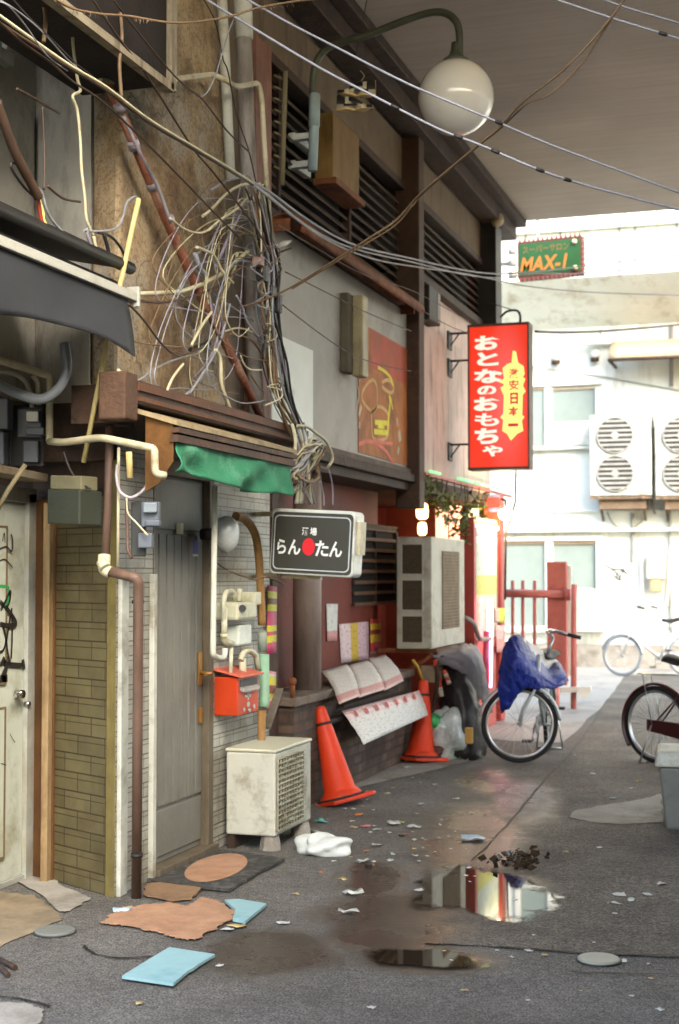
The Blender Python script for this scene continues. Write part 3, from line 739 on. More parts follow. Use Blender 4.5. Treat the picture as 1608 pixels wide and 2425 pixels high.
# ---------------------------------------------------------------- far building across the street
YF = 25.0
far = thing("white_building", "bright white building across the street at the alley end", "building", (0, YF, 0))
mb = MB(); mb.box((-14, YF, 0), (10, YF+3, 14)); obj("wall", mb, m_far, far)
# ================================================================ far building details
def ypt(u, v, y): return PY(u, v, y)
def yrect(mb, u0, v0, u1, v1, ya, yb):
    """box whose front face (plane y=ya) covers the photo rectangle"""
    a = PY(u0, v1, ya); b = PY(u1, v0, ya)
    return mb.box((a.x, ya, a.z), (b.x, yb, b.z))
m_farshade = M("far_frame", srgb("#c9cbc2"), rough=0.5, var=0.05, bump=0.02)
m_fargrey = M("far_glass", srgb("#7f8c86"), rough=0.25, var=0.12, scale=1.5, bump=0.0)
mb = MB()
yb_ = 23.6
zt = PY(1400, 655, yb_).z; zw = PY(1400, 775, YF).z
mb.slab([(-14, yb_, zt), (-14, YF, zw), (-14, YF, zt+0.9), (-14, yb_, zt+0.9)], (24, 0, 0))
obj("canopy", mb, m_far, far)
mb = MB(); zj = PY(1400, 545, yb_).z; mb.box((-14, yb_+0.05, zt+0.9),(10, YF, zj)); mb.box((-14, yb_-0.12, zj), (10, YF, 14)); obj("fascia", mb, m_far, far)
m_joint = M("joint_grey", srgb("#8a8c84"), rough=0.8)
for u in (1243, 1325, 1465, 1502, 1602, 1700):
    a = PY(u, 640, yb_); mb = MB(); mb.box((a.x, yb_-0.012, zt), (a.x+0.035, yb_+0.06, zj)); obj("fascia_joint", mb, m_joint, far)
for u in (1292, 1480, 1555):
    a = PY(u, 640, yb_-0.12); mb = MB(); mb.box((a.x, yb_-0.13, zj), (a.x+0.03, yb_-0.1, zj+1)); obj("fascia_joint", mb, m_joint, far)
def far_window(u0, v0, u1, v1, um, brown=False):
    f = MB()
    yrect(f, u0, v0-12, u1+14, v0, YF-0.10, YF); yrect(f, u0, v1, u1+14, v1+12, YF-0.14, YF)
    yrect(f, u1, v0, u1+14, v1, YF-0.10, YF); yrect(f, um-9, v0, um+9, v1, YF-0.08, YF)
    yrect(f, u0-12, v0, u0, v1, YF-0.10, YF)
    fo = obj("window", f, m_farshade, far, bevel=0.01)
    for a, b in ((u0, um-9), (um+9, u1)):
        p = MB(); yrect(p, a, v0, b, v1, YF-0.03, YF-0.005); obj("pane", p, m_fargrey, fo)
        p = MB(); yrect(p, a, v0, b, v0+7, YF-0.06, YF-0.031); obj("pane_header", p, M("far_brown", srgb("#8d7a5e"), rough=0.7), fo)
    p = MB(); yrect(p, um+12, (v0+v1)/2+10, u1, v1, YF-0.045, YF-0.031); obj("blind", p, M("far_blind", srgb("#c7c8bd"), rough=0.8), fo)
far_window(1225, 918, 1410, 1055, 1298)
far_window(1190, 1282, 1412, 1485, 1300)
mb = MB(); yrect(mb, 1100, 1250, 1640, 1262, YF-0.18, YF); yrect(mb, 1100, 1205, 1640, 1216, YF-0.07, YF); obj("ledge", mb, m_far, far, bevel=0.01)
mb = MB(); yrect(mb, 1100, 1530, 1700, 1585, YF-0.10, YF); obj("plinth", mb, m_conc, far)
mb = MB(); yrect(mb, 1300, 1486, 1432, 1494, YF-0.3, YF); obj("window_sill", mb, m_farshade, far)
for u, v in ((1318, 846), (1410, 839)):
    c = PY(u, v, YF); mb = MB(); mb.lathe(c, [(0.0,0.16),(0.07,0.14),(0.10,0.06),(0.10,0)], 14, axis=(0,-1,-0.2)); vo = obj("vent_hood", mb, m_farshade, far)
    mb = MB(); mb.cyl(c+Vector((0,-0.12,-0.07)), c+Vector((0,-0.10,-0.14)), 0.075, 12); obj("vent_mouth", mb, m_darkwood, vo)
# graffiti scrawl on the far wall
mb = MB()
def fstroke(pts, w):
    P = crom([PY(u, v, YF-0.006) for u, v in pts], 4)
    mb.tube(P, w, 4)
for pts in ([(1425,1332),(1445,1345),(1470,1350),(1490,1362)],[(1440,1358),(1455,1350),(1465,1372),(1478,1345)],[(1450,1360),(1470,1375),(1462,1355)],[(1470,1345),(1480,1352),(1492,1366)]):
    fstroke(pts, 0.012)
obj("graffiti", mb, M("spray_grey", srgb("#4d4f4b"), rough=0.7, bump=0), far)
# lines and conduits strung on the far wall
for pts, r_ in (([(1260,868),(1400,888),(1500,905),(1640,930)],0.012),([(1180,745),(1300,752),(1420,748),(1640,735)],0.014),([(1430,1190),(1452,1240),(1490,1255),(1530,1225)],0.014),([(1498,1215),(1500,1300),(1498,1330)],0.03),([(1585,1190),(1588,1330),(1590,1500)],0.028)):
    mb = MB(); mb.tube(crom([PY(u, v, YF-0.05) for u, v in pts], 5), r_, 6); obj("wall_line", mb, M("far_line", srgb("#8d8f86"), rough=0.6, bump=0), far)
# awning on far wall
aw = MB(); a = PY(1458, 870, YF)
grid = [[(a.x + 0.15*j, YF - 0.9*math.sin(R(90)*i/6), a.z + 0.42 - 0.42*(1-math.cos(R(90)*i/6))) for j in range(18)] for i in range(7)]
aw.sheet(grid, 0.02)
t = thing("barrel_awning", "small brown barrel awning on the white wall at the right edge", "awning", (a.x+1, YF, a.z))
obj("cover", aw, M("awning_brown", srgb("#a28e72"), rough=0.8, var=0.15), t)
mb = MB(); mb.tube([(a.x, YF-0.9, a.z),(a.x+2.5, YF-0.9, a.z)], 0.03, 8); mb.tube([(a.x, YF-0.9, a.z),(a.x, YF, a.z)], 0.03, 8); obj("rail", mb, m_slat, t)
# wall lamp arm
t = thing("wall_lamp", "white flood lamp on a bracket above the upper far window", "lamp", PY(1420, 805, YF))
mb = MB(); mb.bar(PY(1455,805,YF-0.05), PY(1370,806,YF-0.5), 0.10, 0.16); obj("lamp_head", mb, m_farshade, t, bevel=0.03)
mb = MB(); mb.tube([PY(1422,780,YF-0.2),PY(1422,808,YF-0.2),PY(1440,808,YF-0.1)],0.02,6); yrect(mb,1433,796,1452,808,YF-0.12,YF); obj("bracket", mb, m_greypipe, t)
# twin-fan outdoor units
def fan_unit(u0, u1, label, v0=978, v1=1175):
    a = PY(u0, v1, YF-0.55); b = PY(u1, v0, YF-0.55)
    t = thing("outdoor_unit", label, "air conditioner", ((a.x+b.x)/2, YF-0.3, a.z), "twin fan units on the white building")
    mb = MB(); mb.box((a.x, YF-0.55, a.z), (b.x, YF-0.12, b.z)); obj("casing", mb, m_whitepaint, t, bevel=0.02)
    W = b.x-a.x; H = b.z-a.z
    for q in (0.27, 0.74):
        c = Vector((a.x + W*0.42, YF-0.553, a.z + H*q)); r = min(W*0.29, H*0.21)
        mb = MB(); mb.cyl(c, c+Vector((0,-0.012,0)), r, 28); f = obj("fan", mb, M("fan_dark", srgb("#34332f"), rough=0.6, var=0.1, bump=0), t)
        mb = MB()
        for k in range(-3, 4):
            z = k*r/3.6; h = math.sqrt(max(0, r*r-z*z)); mb.box((c.x-h, c.y-0.03, c.z+z-r*0.06), (c.x+h, c.y-0.014, c.z+z+r*0.06))
        mb.lathe(c, [(r*1.0,0.012),(r*1.0,0.03),(r*1.07,0.03),(r*1.07,0.0)], 28, axis=(0,-1,0), cap=False)
        mb.cyl(c+Vector((0,-0.015,0)), c+Vector((0,-0.035,0)), r*0.22, 14)
        obj("fan_guard", mb, M("guard_grey", srgb("#8b8c85"), rough=0.6, bump=0), f)
    mb = MB()
    for fx in (0.15, 0.85):
        x = a.x + W*fx; mb.bar((x, YF, a.z-0.03), (x, YF-0.6, a.z-0.03), 0.05, 0.05); mb.bar((x, YF, a.z-0.4), (x, YF-0.5, a.z-0.05), 0.04, 0.04)
    mb.bar((a.x, YF-0.5, a.z-0.03),(b.x, YF-0.5, a.z-0.03),0.05,0.05); mb.box((a.x+0.15, YF-0.45, a.z-0.22), (b.x-0.1, YF-0.1, a.z-0.055))
    obj("bracket", mb, M("bracket_brown", srgb("#75634d"), rough=0.7, dirt=srgb("#4b3a2a"), dirt_amt=0.4), t)
fan_unit(1397, 1541, "white twin fan air conditioner beside the upper far window")
fan_unit(1552, 1700, "white twin fan air conditioner cut by the right edge")
t = PY(1545, 985, YF-0.3); b = PY(1545, 1200, YF-0.3)
mb = MB(); mb.tube([t, b, b+Vector((0.02,0.2,-0.1))], 0.022, 8); tag(obj("drain_pipe", mb, M("pipe_brown", srgb("#6a6152"), rough=0.6)), "thin brown pipe between the two twin fan air conditioners", "pipe")
mb = MB(); mb.tube([PY(1590,770,YF-0.06),PY(1590,915,YF-0.06)],0.035,8); tag(obj("drain_pipe", mb, m_greypipe), "thin grey pipe beside the barrel awning on white wall", "pipe")
# gas meter on the far wall
t = thing("gas_meter", "pale gas meter with brown window on the far wall", "meter", PY(1550, 1400, YF))
mb = MB(); yrect(mb, 1530, 1310, 1572, 1372, YF-0.22, YF); obj("casing", mb, m_whitepaint, t, bevel=0.03)
mb = MB(); yrect(mb, 1540, 1372, 1565, 1400, YF-0.2, YF); obj("dial_window", mb, M("far_brown2", srgb("#a68f6c"), rough=0.5), t)
mb = MB(); mb.tube([PY(1520,1300,YF-0.08),PY(1520,1430,YF-0.08),PY(1580,1432,YF-0.08),PY(1590,1290,YF-0.08)],0.03,8); obj("pipe", mb, m_farshade, t)

# ================================================================ bicycles
m_tyre = M("tyre", srgb("#1c1a19"), rough=0.8, var=0.2, bump=0.05)
m_steel = M("steel", srgb("#b5b7b6"), rough=0.3, metal=0.85, var=0.1, bump=0.02)
m_silver = M("silver_paint", srgb("#b0b6b6"), rough=0.35, metal=0.2, var=0.1, bump=0.02)
m_maroon = M("maroon_paint", srgb("#3d1512"), rough=0.4, var=0.2, dirt=srgb("#5b3a26"), dirt_amt=0.2, bump=0.03)
m_saddle = M("saddle_black", srgb("#1a1817"), rough=0.5, bump=0.05)
def bicycle(name, label, pos, head, steer, mframe, mguard, basket=False, lower_bars=False, mwheel=None, r=0.33, mtyre=None):
    """pos: ground point under the rear hub; head: heading (radians, world), steer: front turn"""
    base = Vector(pos)
    t = thing(name, label, "bicycle", base)
    MW = Matrix.Translation(base) @ Matrix.Rotation(head, 4, 'Z')     # local +X = forward
    WB = 1.06
    hub_f = Vector((WB, 0, r)); head_top = Vector((WB-0.24, 0, 0.92)); head_bot = Vector((WB-0.16, 0, 0.70))
    axis = (head_top-head_bot).normalized()
    MS = MW @ Matrix.Translation(head_bot) @ Matrix.Rotation(steer, 4, 'Z') @ Matrix.Translation(-head_bot)
    def T(mb, Mx):
        mb.v = [Mx @ p for p in mb.v]; return mb
    def wheel(c, Mx):
        mb = MB(); mb.lathe(c, [(r-0.036,-0.014),(r-0.006,-0.019),(r+0.002,0),(r-0.006,0.019),(r-0.036,0.014)], 48, axis=(0,1,0), cap=False); w_ = obj("wheel", T(mb, Mx), mtyre or m_tyre, t)
        mb = MB(); mb.lathe(c, [(r-0.036,-0.013),(r-0.055,-0.009),(r-0.058,0),(r-0.055,0.009),(r-0.036,0.013),(r-0.036,-0.013)], 48, axis=(0,1,0), cap=False); obj("rim", T(mb, Mx), mwheel or m_steel, w_)
        mb = MB()
        for k in range(28):
            a = 2*math.pi*k/28; sd = 0.025 if k % 2 else -0.025; off = 0.25 if (k//2) % 2 else -0.25
            mb.tube([c+Vector((0.02*math.cos(a+off*4), sd, 0.02*math.sin(a+off*4))), c+Vector(((r-0.057)*math.cos(a), 0, (r-0.057)*math.sin(a)))], 0.0016, 4, cap=False)
        mb.cyl(c+Vector((0,-0.045,0)), c+Vector((0,0.045,0)), 0.02, 12); obj("spokes", T(mb, Mx), m_steel, w_)
        return w_
    wheel(Vector((0,0,r)), MW); wheel(hub_f, MS)
    def guard(c, a0, a1, Mx):
        mb = MB(); prof = [(-0.032,-0.012),(-0.022,0.004),(0,0.010),(0.022,0.004),(0.032,-0.012)]
        grid = []
        for k in range(25):
            a = R(a0+(a1-a0)*k/24); grid.append([c+Vector(((r+0.022+h)*math.cos(a), s_, (r+0.022+h)*math.sin(a))) for s_, h in prof])
        mb.sheet(grid, 0.003); obj("mudguard", T(mb, Mx), mguard, t)
    guard(Vector((0,0,r)), 10, 215, MW); guard(hub_f, 15, 175, MS)
    bb = Vector((0.44, 0, 0.28)); st_top = Vector((0.30, 0, 0.72)); rh = Vector((0,0,r))
    mb = MB()
    mb.tube([bb, st_top], 0.016, 10); mb.tube([bb, bb.lerp(head_bot,0.5)+Vector((0,0,-0.02)), head_bot], 0.018, 10)
    if lower_bars: mb.tube([bb.lerp(st_top,0.35), bb.lerp(head_bot,0.6)+Vector((0,0,0.02)), head_top-axis*0.08], 0.014, 10)
    else: mb.tube([st_top-Vector((0,0,0.06)), head_top-axis*0.04], 0.016, 10)
    mb.tube([head_bot-axis*0.02, head_top], 0.02, 10)
    for s_ in (-1, 1):
        mb.tube([bb+Vector((0,s_*0.03,0)), rh+Vector((0,s_*0.055,0))], 0.009, 8)
        mb.tube([st_top-Vector((0,0,0.06)), rh+Vector((0,s_*0.055,0))], 0.008, 8)
    obj("frame", T(mb, MW), mframe, t)
    mb = MB()
    for s_ in (-1, 1):
        mb.tube([head_bot-axis*0.02+Vector((0,s_*0.03,0)), head_bot-axis*0.10+Vector((0.01,s_*0.042,0)), hub_f+Vector((-0.03,s_*0.046,0.12)), hub_f+Vector((0,s_*0.046,0))], 0.012, 8)
    mb.bar(head_bot-axis*0.02+Vector((0,-0.04,0)), head_bot-axis*0.02+Vector((0,0.04,0)), 0.03, 0.03)
    obj("fork", T(mb, MS), mframe if mframe is not m_maroon else m_steel, t)
    mb = MB(); ht = head_top + axis*0.16
    mb.tube([head_top, ht], 0.013, 8)
    for s_ in (-1, 1):
        mb.tube(crom([ht, ht+Vector((0.04,s_*0.12,0.05)), ht+Vector((-0.02,s_*0.24,0.06)), ht+Vector((-0.16,s_*0.28,0.02))],5), 0.011, 8)
    hb = obj("handlebar", T(mb, MS), m_steel, t)
    for s_ in (-1, 1):
        mb = MB(); mb.tube([ht+Vector((-0.08,s_*0.272,0.04)), ht+Vector((-0.19,s_*0.285,0.012))], 0.017, 8); obj("grip", T(mb, MS), m_saddle, hb)
    mb = MB(); sc = st_top + Vector((-0.03,0,0.13))
    grid = []
    for i in range(9):
        q = i/8; x = -0.13+0.27*q; wd_ = 0.10*(1-q)**0.8+0.022; zz = 0.02*(1-q) + 0.012*math.cos(q*6)
        grid.append([sc+Vector((x, wd_*math.cos(R(180*j/8)), zz+0.055*math.sin(R(180*j/8)))) for j in range(9)])
    mb.sheet(grid, 0.012); sdl = obj("saddle", T(mb, MW), m_saddle, t)
    mb = MB(); mb.tube([st_top, sc+Vector((0,0,0.02))], 0.012, 8); obj("seat_post", T(mb, MW), m_steel, sdl)
    mb = MB(); mb.slab([(-0.06,0.045,r-0.05),(0.50,0.045,0.20),(0.53,0.045,0.28),(0.50,0.045,0.36),(-0.06,0.045,r+0.05)], (0,0.02,0)); mb.v = [Vector((p.x, -p.y, p.z)) for p in mb.v]; mb.f = [list(reversed(f)) for f in mb.f]
    obj("chain_case", T(mb, MW), mguard, t, bevel=0.008)
    mb = MB(); mb.tube([bb+Vector((0,-0.08,0)), bb+Vector((0.09,-0.09,-0.14))], 0.01, 6); mb.tube([bb+Vector((0,0.08,0)), bb+Vector((-0.09,0.09,0.14))], 0.01, 6); mb.tube([bb+Vector((0,-0.08,0)), bb+Vector((0,0.08,0))], 0.014, 8); crank = obj("crank", T(mb, MW), m_steel, t)
    for (dx, dy, dz) in ((0.09,-0.14,-0.14),(-0.09,0.14,0.14)):
        mb = MB(); c = bb+Vector((dx,dy,dz)); mb.box(c-Vector((0.045,0.04,0.012)), c+Vector((0.045,0.04,0.012))); obj("pedal", T(mb, MW), m_saddle, crank)
    mb = MB()
    for s_ in (-1,1): mb.tube([rh+Vector((0,s_*0.075,0)), rh+Vector((-0.05,s_*0.10,-r*0.5)), Vector((-0.09,s_*0.12,0.01))], 0.008, 6)
    mb.tube([Vector((-0.09,-0.12,0.01)), Vector((-0.09,0.12,0.01))], 0.008, 6); obj("kickstand", T(mb, MW), m_steel, t)
    mb = MB()
    for yy in (-0.05,-0.02,0.02,0.05): mb.tube([Vector((-0.16,yy,r*2+0.10)), Vector((0.22,yy,r*2+0.10))], 0.005, 6)
    for s_ in (-1,1): mb.tube([rh+Vector((0,s_*0.065,0)), Vector((-0.1,s_*0.06,r*2+0.10))], 0.005, 6)
    obj("rear_rack", T(mb, MW), m_steel, t)
    if basket:
        mb = MB(); c = head_top + Vector((0.24,0,-0.02))
        for k in range(9):
            y = -0.17+0.0425*k
            mb.tube([c+Vector((-0.12,y,0.22)), c+Vector((-0.1,y*0.85,0)), c+Vector((0.1,y*0.85,0)), c+Vector((0.14,y,0.22))], 0.002, 4)
        for z in (0.0,0.07,0.15,0.22):
            k_ = z/0.22; mb.tube([c+Vector((-0.1-0.02*k_,-0.145-0.025*k_,z)), c+Vector((0.1+0.04*k_,-0.145-0.025*k_,z)), c+Vector((0.1+0.04*k_,0.145+0.025*k_,z)), c+Vector((-0.1-0.02*k_,0.145+0.025*k_,z))], 0.0025, 4, closed=True)
        obj("basket", T(mb, MS), m_steel, t)
    return t

# covered bicycle: front wheel faces the camera, frame runs back to the right
fw = PG(1231, 1806)                              # front contact point
headA = R(-86)                                  # heading of the frame (towards the camera)
dA = Vector((math.cos(headA), math.sin(headA), 0))
steerA = R(-162+86); bikeA_pos = fw - Matrix.Rotation(headA+steerA, 3, 'Z') @ Vector((0.16,0,0)) - dA*0.90
bicycle("bicycle", "silver bicycle under a blue tarpaulin with its front wheel turned sideways", bikeA_pos, headA, steerA, m_silver, m_silver, basket=False, lower_bars=True)
# right hand bicycle
camr = Vector((math.cos(YAW), math.sin(YAW), 0)); camf = Vector((-math.sin(YAW), math.cos(YAW), 0))
hd = camr*0.66 + camf*(-0.75)
bicycle("bicycle", "dark maroon bicycle with black mudguards at the right edge", PG(1556, 1808), math.atan2(hd.y, hd.x), 0.0, m_maroon, m_maroon, lower_bars=True)
bicycle("bicycle", "pale bicycle with wire basket parked by the far wall", PG(1630, 1602), R(180+20), R(-35), m_silver, m_silver, basket=True, mtyre=M('tyre_flare', srgb('#7d8488'), rough=0.7, bump=0))  # tyres lightened in colour to carry the flare of the bright far end

# blue tarpaulin draped over the covered bicycle
m_tarp = M("blue_tarp", srgb("#172c86"), rough=0.45, var=0.35, scale=9, dirt=srgb("#0a1240"), dirt_amt=0.4, dirt_scale=9, bump=1.0, bscale=22)
def tarp_pt(u, v, Z): return PT(u, v, Z)
Zt = (fw-CO).dot(camf)
rows = [  # left edge -> right edge, each a strand from the ridge to the hem (u, v, depth offset)
    [(1192,1532,0.10),(1184,1580,0.02),(1180,1625,-0.02),(1186,1690,0.02)],
    [(1205,1512,0.12),(1203,1565,-0.06),(1204,1620,-0.08),(1210,1672,-0.02)],
    [(1218,1502,0.15),(1222,1555,-0.10),(1226,1600,-0.10),(1228,1645,-0.02)],
    [(1232,1506,0.20),(1243,1562,-0.04),(1250,1600,-0.06),(1254,1628,0.0)],
    [(1250,1524,0.32),(1262,1574,0.06),(1270,1606,0.02),(1276,1634,0.06)],
    [(1272,1552,0.50),(1284,1590,0.18),(1290,1612,0.14),(1296,1630,0.18)],
    [(1296,1584,0.62),(1306,1604,0.34),(1312,1618,0.30),(1318,1630,0.34)],
    [(1318,1568,0.80),(1328,1592,0.46),(1333,1606,0.44),(1338,1618,0.48)],
    [(1330,1578,0.95),(1338,1592,0.60),(1342,1602,0.58),(1346,1612,0.62)]]
strands = [crom([tarp_pt(u, v, Zt+o-0.16) for u, v, o in row], 4) for row in rows]
cols = []
for k in range(len(strands[0])):
    cols.append(crom([s_[k] for s_ in strands], 4))
rnd = random.Random(5)
grid = [[p + Vector((rnd.uniform(-.008,.008), rnd.uniform(-.022,.022), rnd.uniform(-.008,.008))) for p in row] for row in cols]
mb = MB(); mb.sheet(grid, 0.004)
tp = obj("tarpaulin", mb, m_tarp); tag(tp, "crumpled blue tarpaulin draped over the silver bicycle", "tarpaulin")
mb = MB()
g2 = [[tarp_pt(q[0],q[1],q[2]-0.16) for q in row] for row in (
    [(1243,1512,Zt+0.25),(1275,1534,Zt+0.5),(1300,1552,Zt+0.7),(1322,1566,Zt+0.9),(1332,1580,Zt+1.0)],
    [(1252,1532,Zt+0.28),(1280,1556,Zt+0.52),(1300,1574,Zt+0.66),(1314,1576,Zt+0.8),(1326,1586,Zt+0.92)],
    [(1262,1552,Zt+0.30),(1284,1574,Zt+0.50),(1297,1590,Zt+0.6),(1306,1586,Zt+0.7),(1316,1584,Zt+0.8)])]
g2 = [crom(r_, 4) for r_ in g2]; g2 = [[c for c in r_] for r_ in zip(*[crom(c_, 4) for c_ in zip(*g2)])]
mb.sheet(g2, 0.004); obj("white_lining", mb, M("tarp_white", srgb("#b9b3ac"), rough=0.5, var=0.15, bump=0.2, bscale=14), tp)

m_gate = M("gate_faded", srgb("#b5695f"), rough=0.6, var=0.15, scale=4, dirt=srgb("#7d4438"), dirt_amt=0.3, bump=0.1)
# ================================================================ red gate at the alley mouth
yg = 17.2
gt = thing("iron_gate", "faded red iron gate frame at the end of the alley", "gate", PG(1320, 1676))
mb = MB(); mb.tube([PY(1360,1384,yg), PY(1358,1678,yg)], 0.035, 10); obj("post", mb, m_gate, gt)
mb = MB(); mb.tube([PY(1150,1404,yg+0.1), PY(1350,1408,yg+0.1)], 0.05, 10); mb.cyl(PY(1338,1408,yg+0.1), PY(1352,1408,yg+0.1), 0.075, 12); obj("rail", mb, m_gate, gt)
mb = MB(); yrect(mb, 1296, 1330, 1341, 1622, yg+0.15, yg+0.24); obj("panel", mb, m_gate, gt, bevel=0.01)
for u in (1214, 1238, 1266):
    mb = MB(); mb.tube([PY(u,1375,yg+0.2), PY(u,1640,yg+0.2)], 0.022, 8); obj("bar", mb, m_gate, gt)
mb = MB(); mb.tube([PY(1316,1620,yg-0.3), PY(1316,1675,yg-0.3)], 0.045, 8); obj("leg", mb, m_gate, gt)
mb = MB(); mb.bar(PY(1270,1636,yg-0.1), PY(1400,1632,yg-0.1), 0.08, 0.06); mb.cyl(PY(1382,1640,yg-0.15),PY(1382,1640,yg),0.07,12); obj("base_bar", mb, m_farshade, gt)
mb = MB(); yrect(mb, 1345, 1340, 1352, 1600, yg+0.25, yg+0.3); obj("edge_strip", mb, m_farshade, gt)

# ================================================================ grey bin
bn = thing("rubbish_bin", "grey plastic rubbish bin with white lid at the right edge", "bin", PG(1605, 1968))
p = PG(1566, 1968); e2 = Vector((p.x, p.y, 0)).normalized(); e1 = Vector((e2.y, -e2.x, 0))
def binpt(a, b_, z): return Vector((p.x, p.y, 0)) + e1*a + e2*b_ + Vector((0,0,z))
mb = MB()
lo = [binpt(0.03,0.03,0.0), binpt(0.45,0.03,0), binpt(0.45,0.42,0), binpt(0.03,0.42,0)]
hi = [binpt(-0.01,0,0.40), binpt(0.49,0,0.40), binpt(0.49,0.46,0.40), binpt(-0.01,0.46,0.40)]
mb.add(lo+hi, [(3,2,1,0),(4,5,6,7),(0,1,5,4),(1,2,6,5),(2,3,7,6),(3,0,4,7)])
m_bin = M("bin_grey", srgb("#6b6d66"), rough=0.5, var=0.15, dirt=srgb("#4b4a40"), dirt_amt=0.3, bump=0.05)
obj("body", mb, m_bin, bn, bevel=0.02)
mb = MB()
lo = [binpt(-0.04,-0.03,0.402), binpt(0.52,-0.03,0.402), binpt(0.52,0.49,0.402), binpt(-0.04,0.49,0.402)]
hi = [binpt(-0.02,-0.01,0.50), binpt(0.50,-0.01,0.50), binpt(0.50,0.47,0.50), binpt(-0.02,0.47,0.50)]
mb.add(lo+hi, [(3,2,1,0),(4,5,6,7),(0,1,5,4),(1,2,6,5),(2,3,7,6),(3,0,4,7)])
obj("lid", mb, m_whitepaint, bn, bevel=0.018)
mb = MB(); mb.bar(binpt(0.16,-0.008,0.04), binpt(0.14,-0.025,0.38), 0.02, 0.012); obj("rib", mb, M("bin_rib", srgb("#8d908a"), rough=0.5), bn)
# ================================================================ signs
def frame_pts(o, ex, ey):
    ex = Vector(ex).normalized(); ey = Vector(ey).normalized(); return Vector(o), ex, ey, ex.cross(ey)
def lbox(mb, o, ex, ey, nz, a0, a1, b0, b1, c0, c1):
    vs = [o+ex*a+ey*b+nz*c for c in (c0,c1) for (a,b) in ((a0,b0),(a1,b0),(a1,b1),(a0,b1))]
    return mb.add(vs, [(3,2,1,0),(4,5,6,7),(0,1,5,4),(1,2,6,5),(2,3,7,6),(3,0,4,7)])
def rrect(o, ex, ey, a0, a1, b0, b1, r, n=5):
    pts = []
    for (cx, cy, s) in ((a1-r,b0+r,-90),(a1-r,b1-r,0),(a0+r,b1-r,90),(a0+r,b0+r,180)):
        for k in range(n+1):
            t = R(s+90*k/n); pts.append(o+ex*(cx+r*math.cos(t))+ey*(cy+r*math.sin(t)))
    return pts
def ring(mb, outer, inner, nz, h):
    n = len(outer); vs = [p+nz*h for p in outer]+[p+nz*h for p in inner]
    return mb.add(vs, [(i, (i+1)%n, n+(i+1)%n, n+i) for i in range(n)])

# --- black tavern light box
ys = 8.25; roll_ = R(3.0)
ex = Vector((math.cos(roll_), 0.02, -math.sin(roll_))); ey = Vector((math.sin(roll_), 0, math.cos(roll_)))
o0 = PY(637, 1358, ys); o0, ex, ey, nz = frame_pts(o0, ex, ey)     # nz faces -y
wS = (PY(834, 1368, ys)-o0).dot(ex); hS = (PY(648, 1203, ys)-o0).dot(ey)
sg = thing("lightbox_sign", "small black lightbox sign with white lettering and red lantern in white casing", "sign", o0)
mb = MB(); pts = rrect(o0, ex, ey, 0, wS, 0, hS, 0.03); mb.slab([p-nz*0.20 for p in pts], nz*0.20)
m_case = M("sign_casing", srgb("#c9cfc8"), rough=0.4, var=0.08, scale=6, dirt=srgb("#8b7650"), dirt_amt=0.18, dirt_scale=6, bump=0.02)
obj("casing", mb, m_case, sg, bevel=0.012)
mb = MB(); mb.slab(rrect(o0, ex, ey, 0.012, wS-0.012, 0.014, hS-0.02, 0.028), nz*0.004); obj("face", mb, M("sign_black", srgb("#3a3b34"), rough=0.35, var=0.08, bump=0), sg)
mb = MB(); ring(mb, rrect(o0, ex, ey, 0.022, wS-0.025, 0.03, hS-0.04, 0.032), rrect(o0, ex, ey, 0.029, wS-0.032, 0.037, hS-0.047, 0.028), nz, 0.006); obj("border_line", mb, M("sign_silver", srgb("#b9c2c4"), rough=0.4, bump=0), sg)
def spx(u, v):   # photo px on the sign face
    p = PY(u, v, ys) - o0; return p.dot(ex), p.dot(ey)
mb = MB()
for ch, u0, v0, u1, v1 in (("ら",656,1277,679,1311),("ん",682,1278,713,1313),("た",746,1281,779,1317),("ん",779,1283,811,1319),("酒",715,1249,731,1267),("場",734,1250,751,1268)):
    a0, b0 = spx(u0, v1); a1, b1 = spx(u1, v0)
    put_text(mb, ch, o0+ex*a0+ey*b0, ex, ey, a1-a0, b1-b0, bold=0.028, lift=0.007)
obj("lettering", mb, M("sign_letter", srgb("#dfe6e4"), rough=0.5, var=0.03, bump=0), sg)
ca, cb = spx(731, 1295); mb = MB()
pts = [o0+ex*(ca+0.040*math.cos(R(a_)))+ey*(cb+0.053*math.sin(R(a_)))+nz*0.008 for a_ in range(0,360,12)]
mb.add(pts, [tuple(range(len(pts)))]); obj("lantern_motif", mb, M("sign_red", srgb("#c8202a"), rough=0.4, var=0.05, bump=0, emit=srgb("#c8202a"), estr=0.06), sg)
mb = MB()
for a_ in (-0.022,-0.010,0.010,0.022):
    hh = 0.053*math.sqrt(1-(a_/0.04)**2)*0.96
    lbox(mb, o0, ex, ey, nz, ca+a_-0.0008, ca+a_+0.0008, cb-hh, cb+hh, 0.0085, 0.009)
obj("motif_rib", mb, M("sign_dkred", srgb("#8d141c"), rough=0.5, bump=0), sg)
mb = MB(); lbox(mb, o0, ex, ey, nz, wS, wS+0.022, hS*0.35, hS*0.85, -0.17, -0.05); obj("side_bracket", mb, m_cream, sg)
mb = MB(); lbox(mb, o0, ex, ey, nz, 0.05, 0.30, -0.025, 0, -0.15, -0.10); mb.bar(o0+ex*0.02-nz*0.12, Vector((-3.34, 8.45, 1.6)), 0.03, 0.03); mb.bar(o0+ex*0.02+ey*(hS-0.03)-nz*0.12, Vector((-3.34, 8.45, 2.0)), 0.03, 0.03); obj("mount_arm", mb, m_cream, sg)

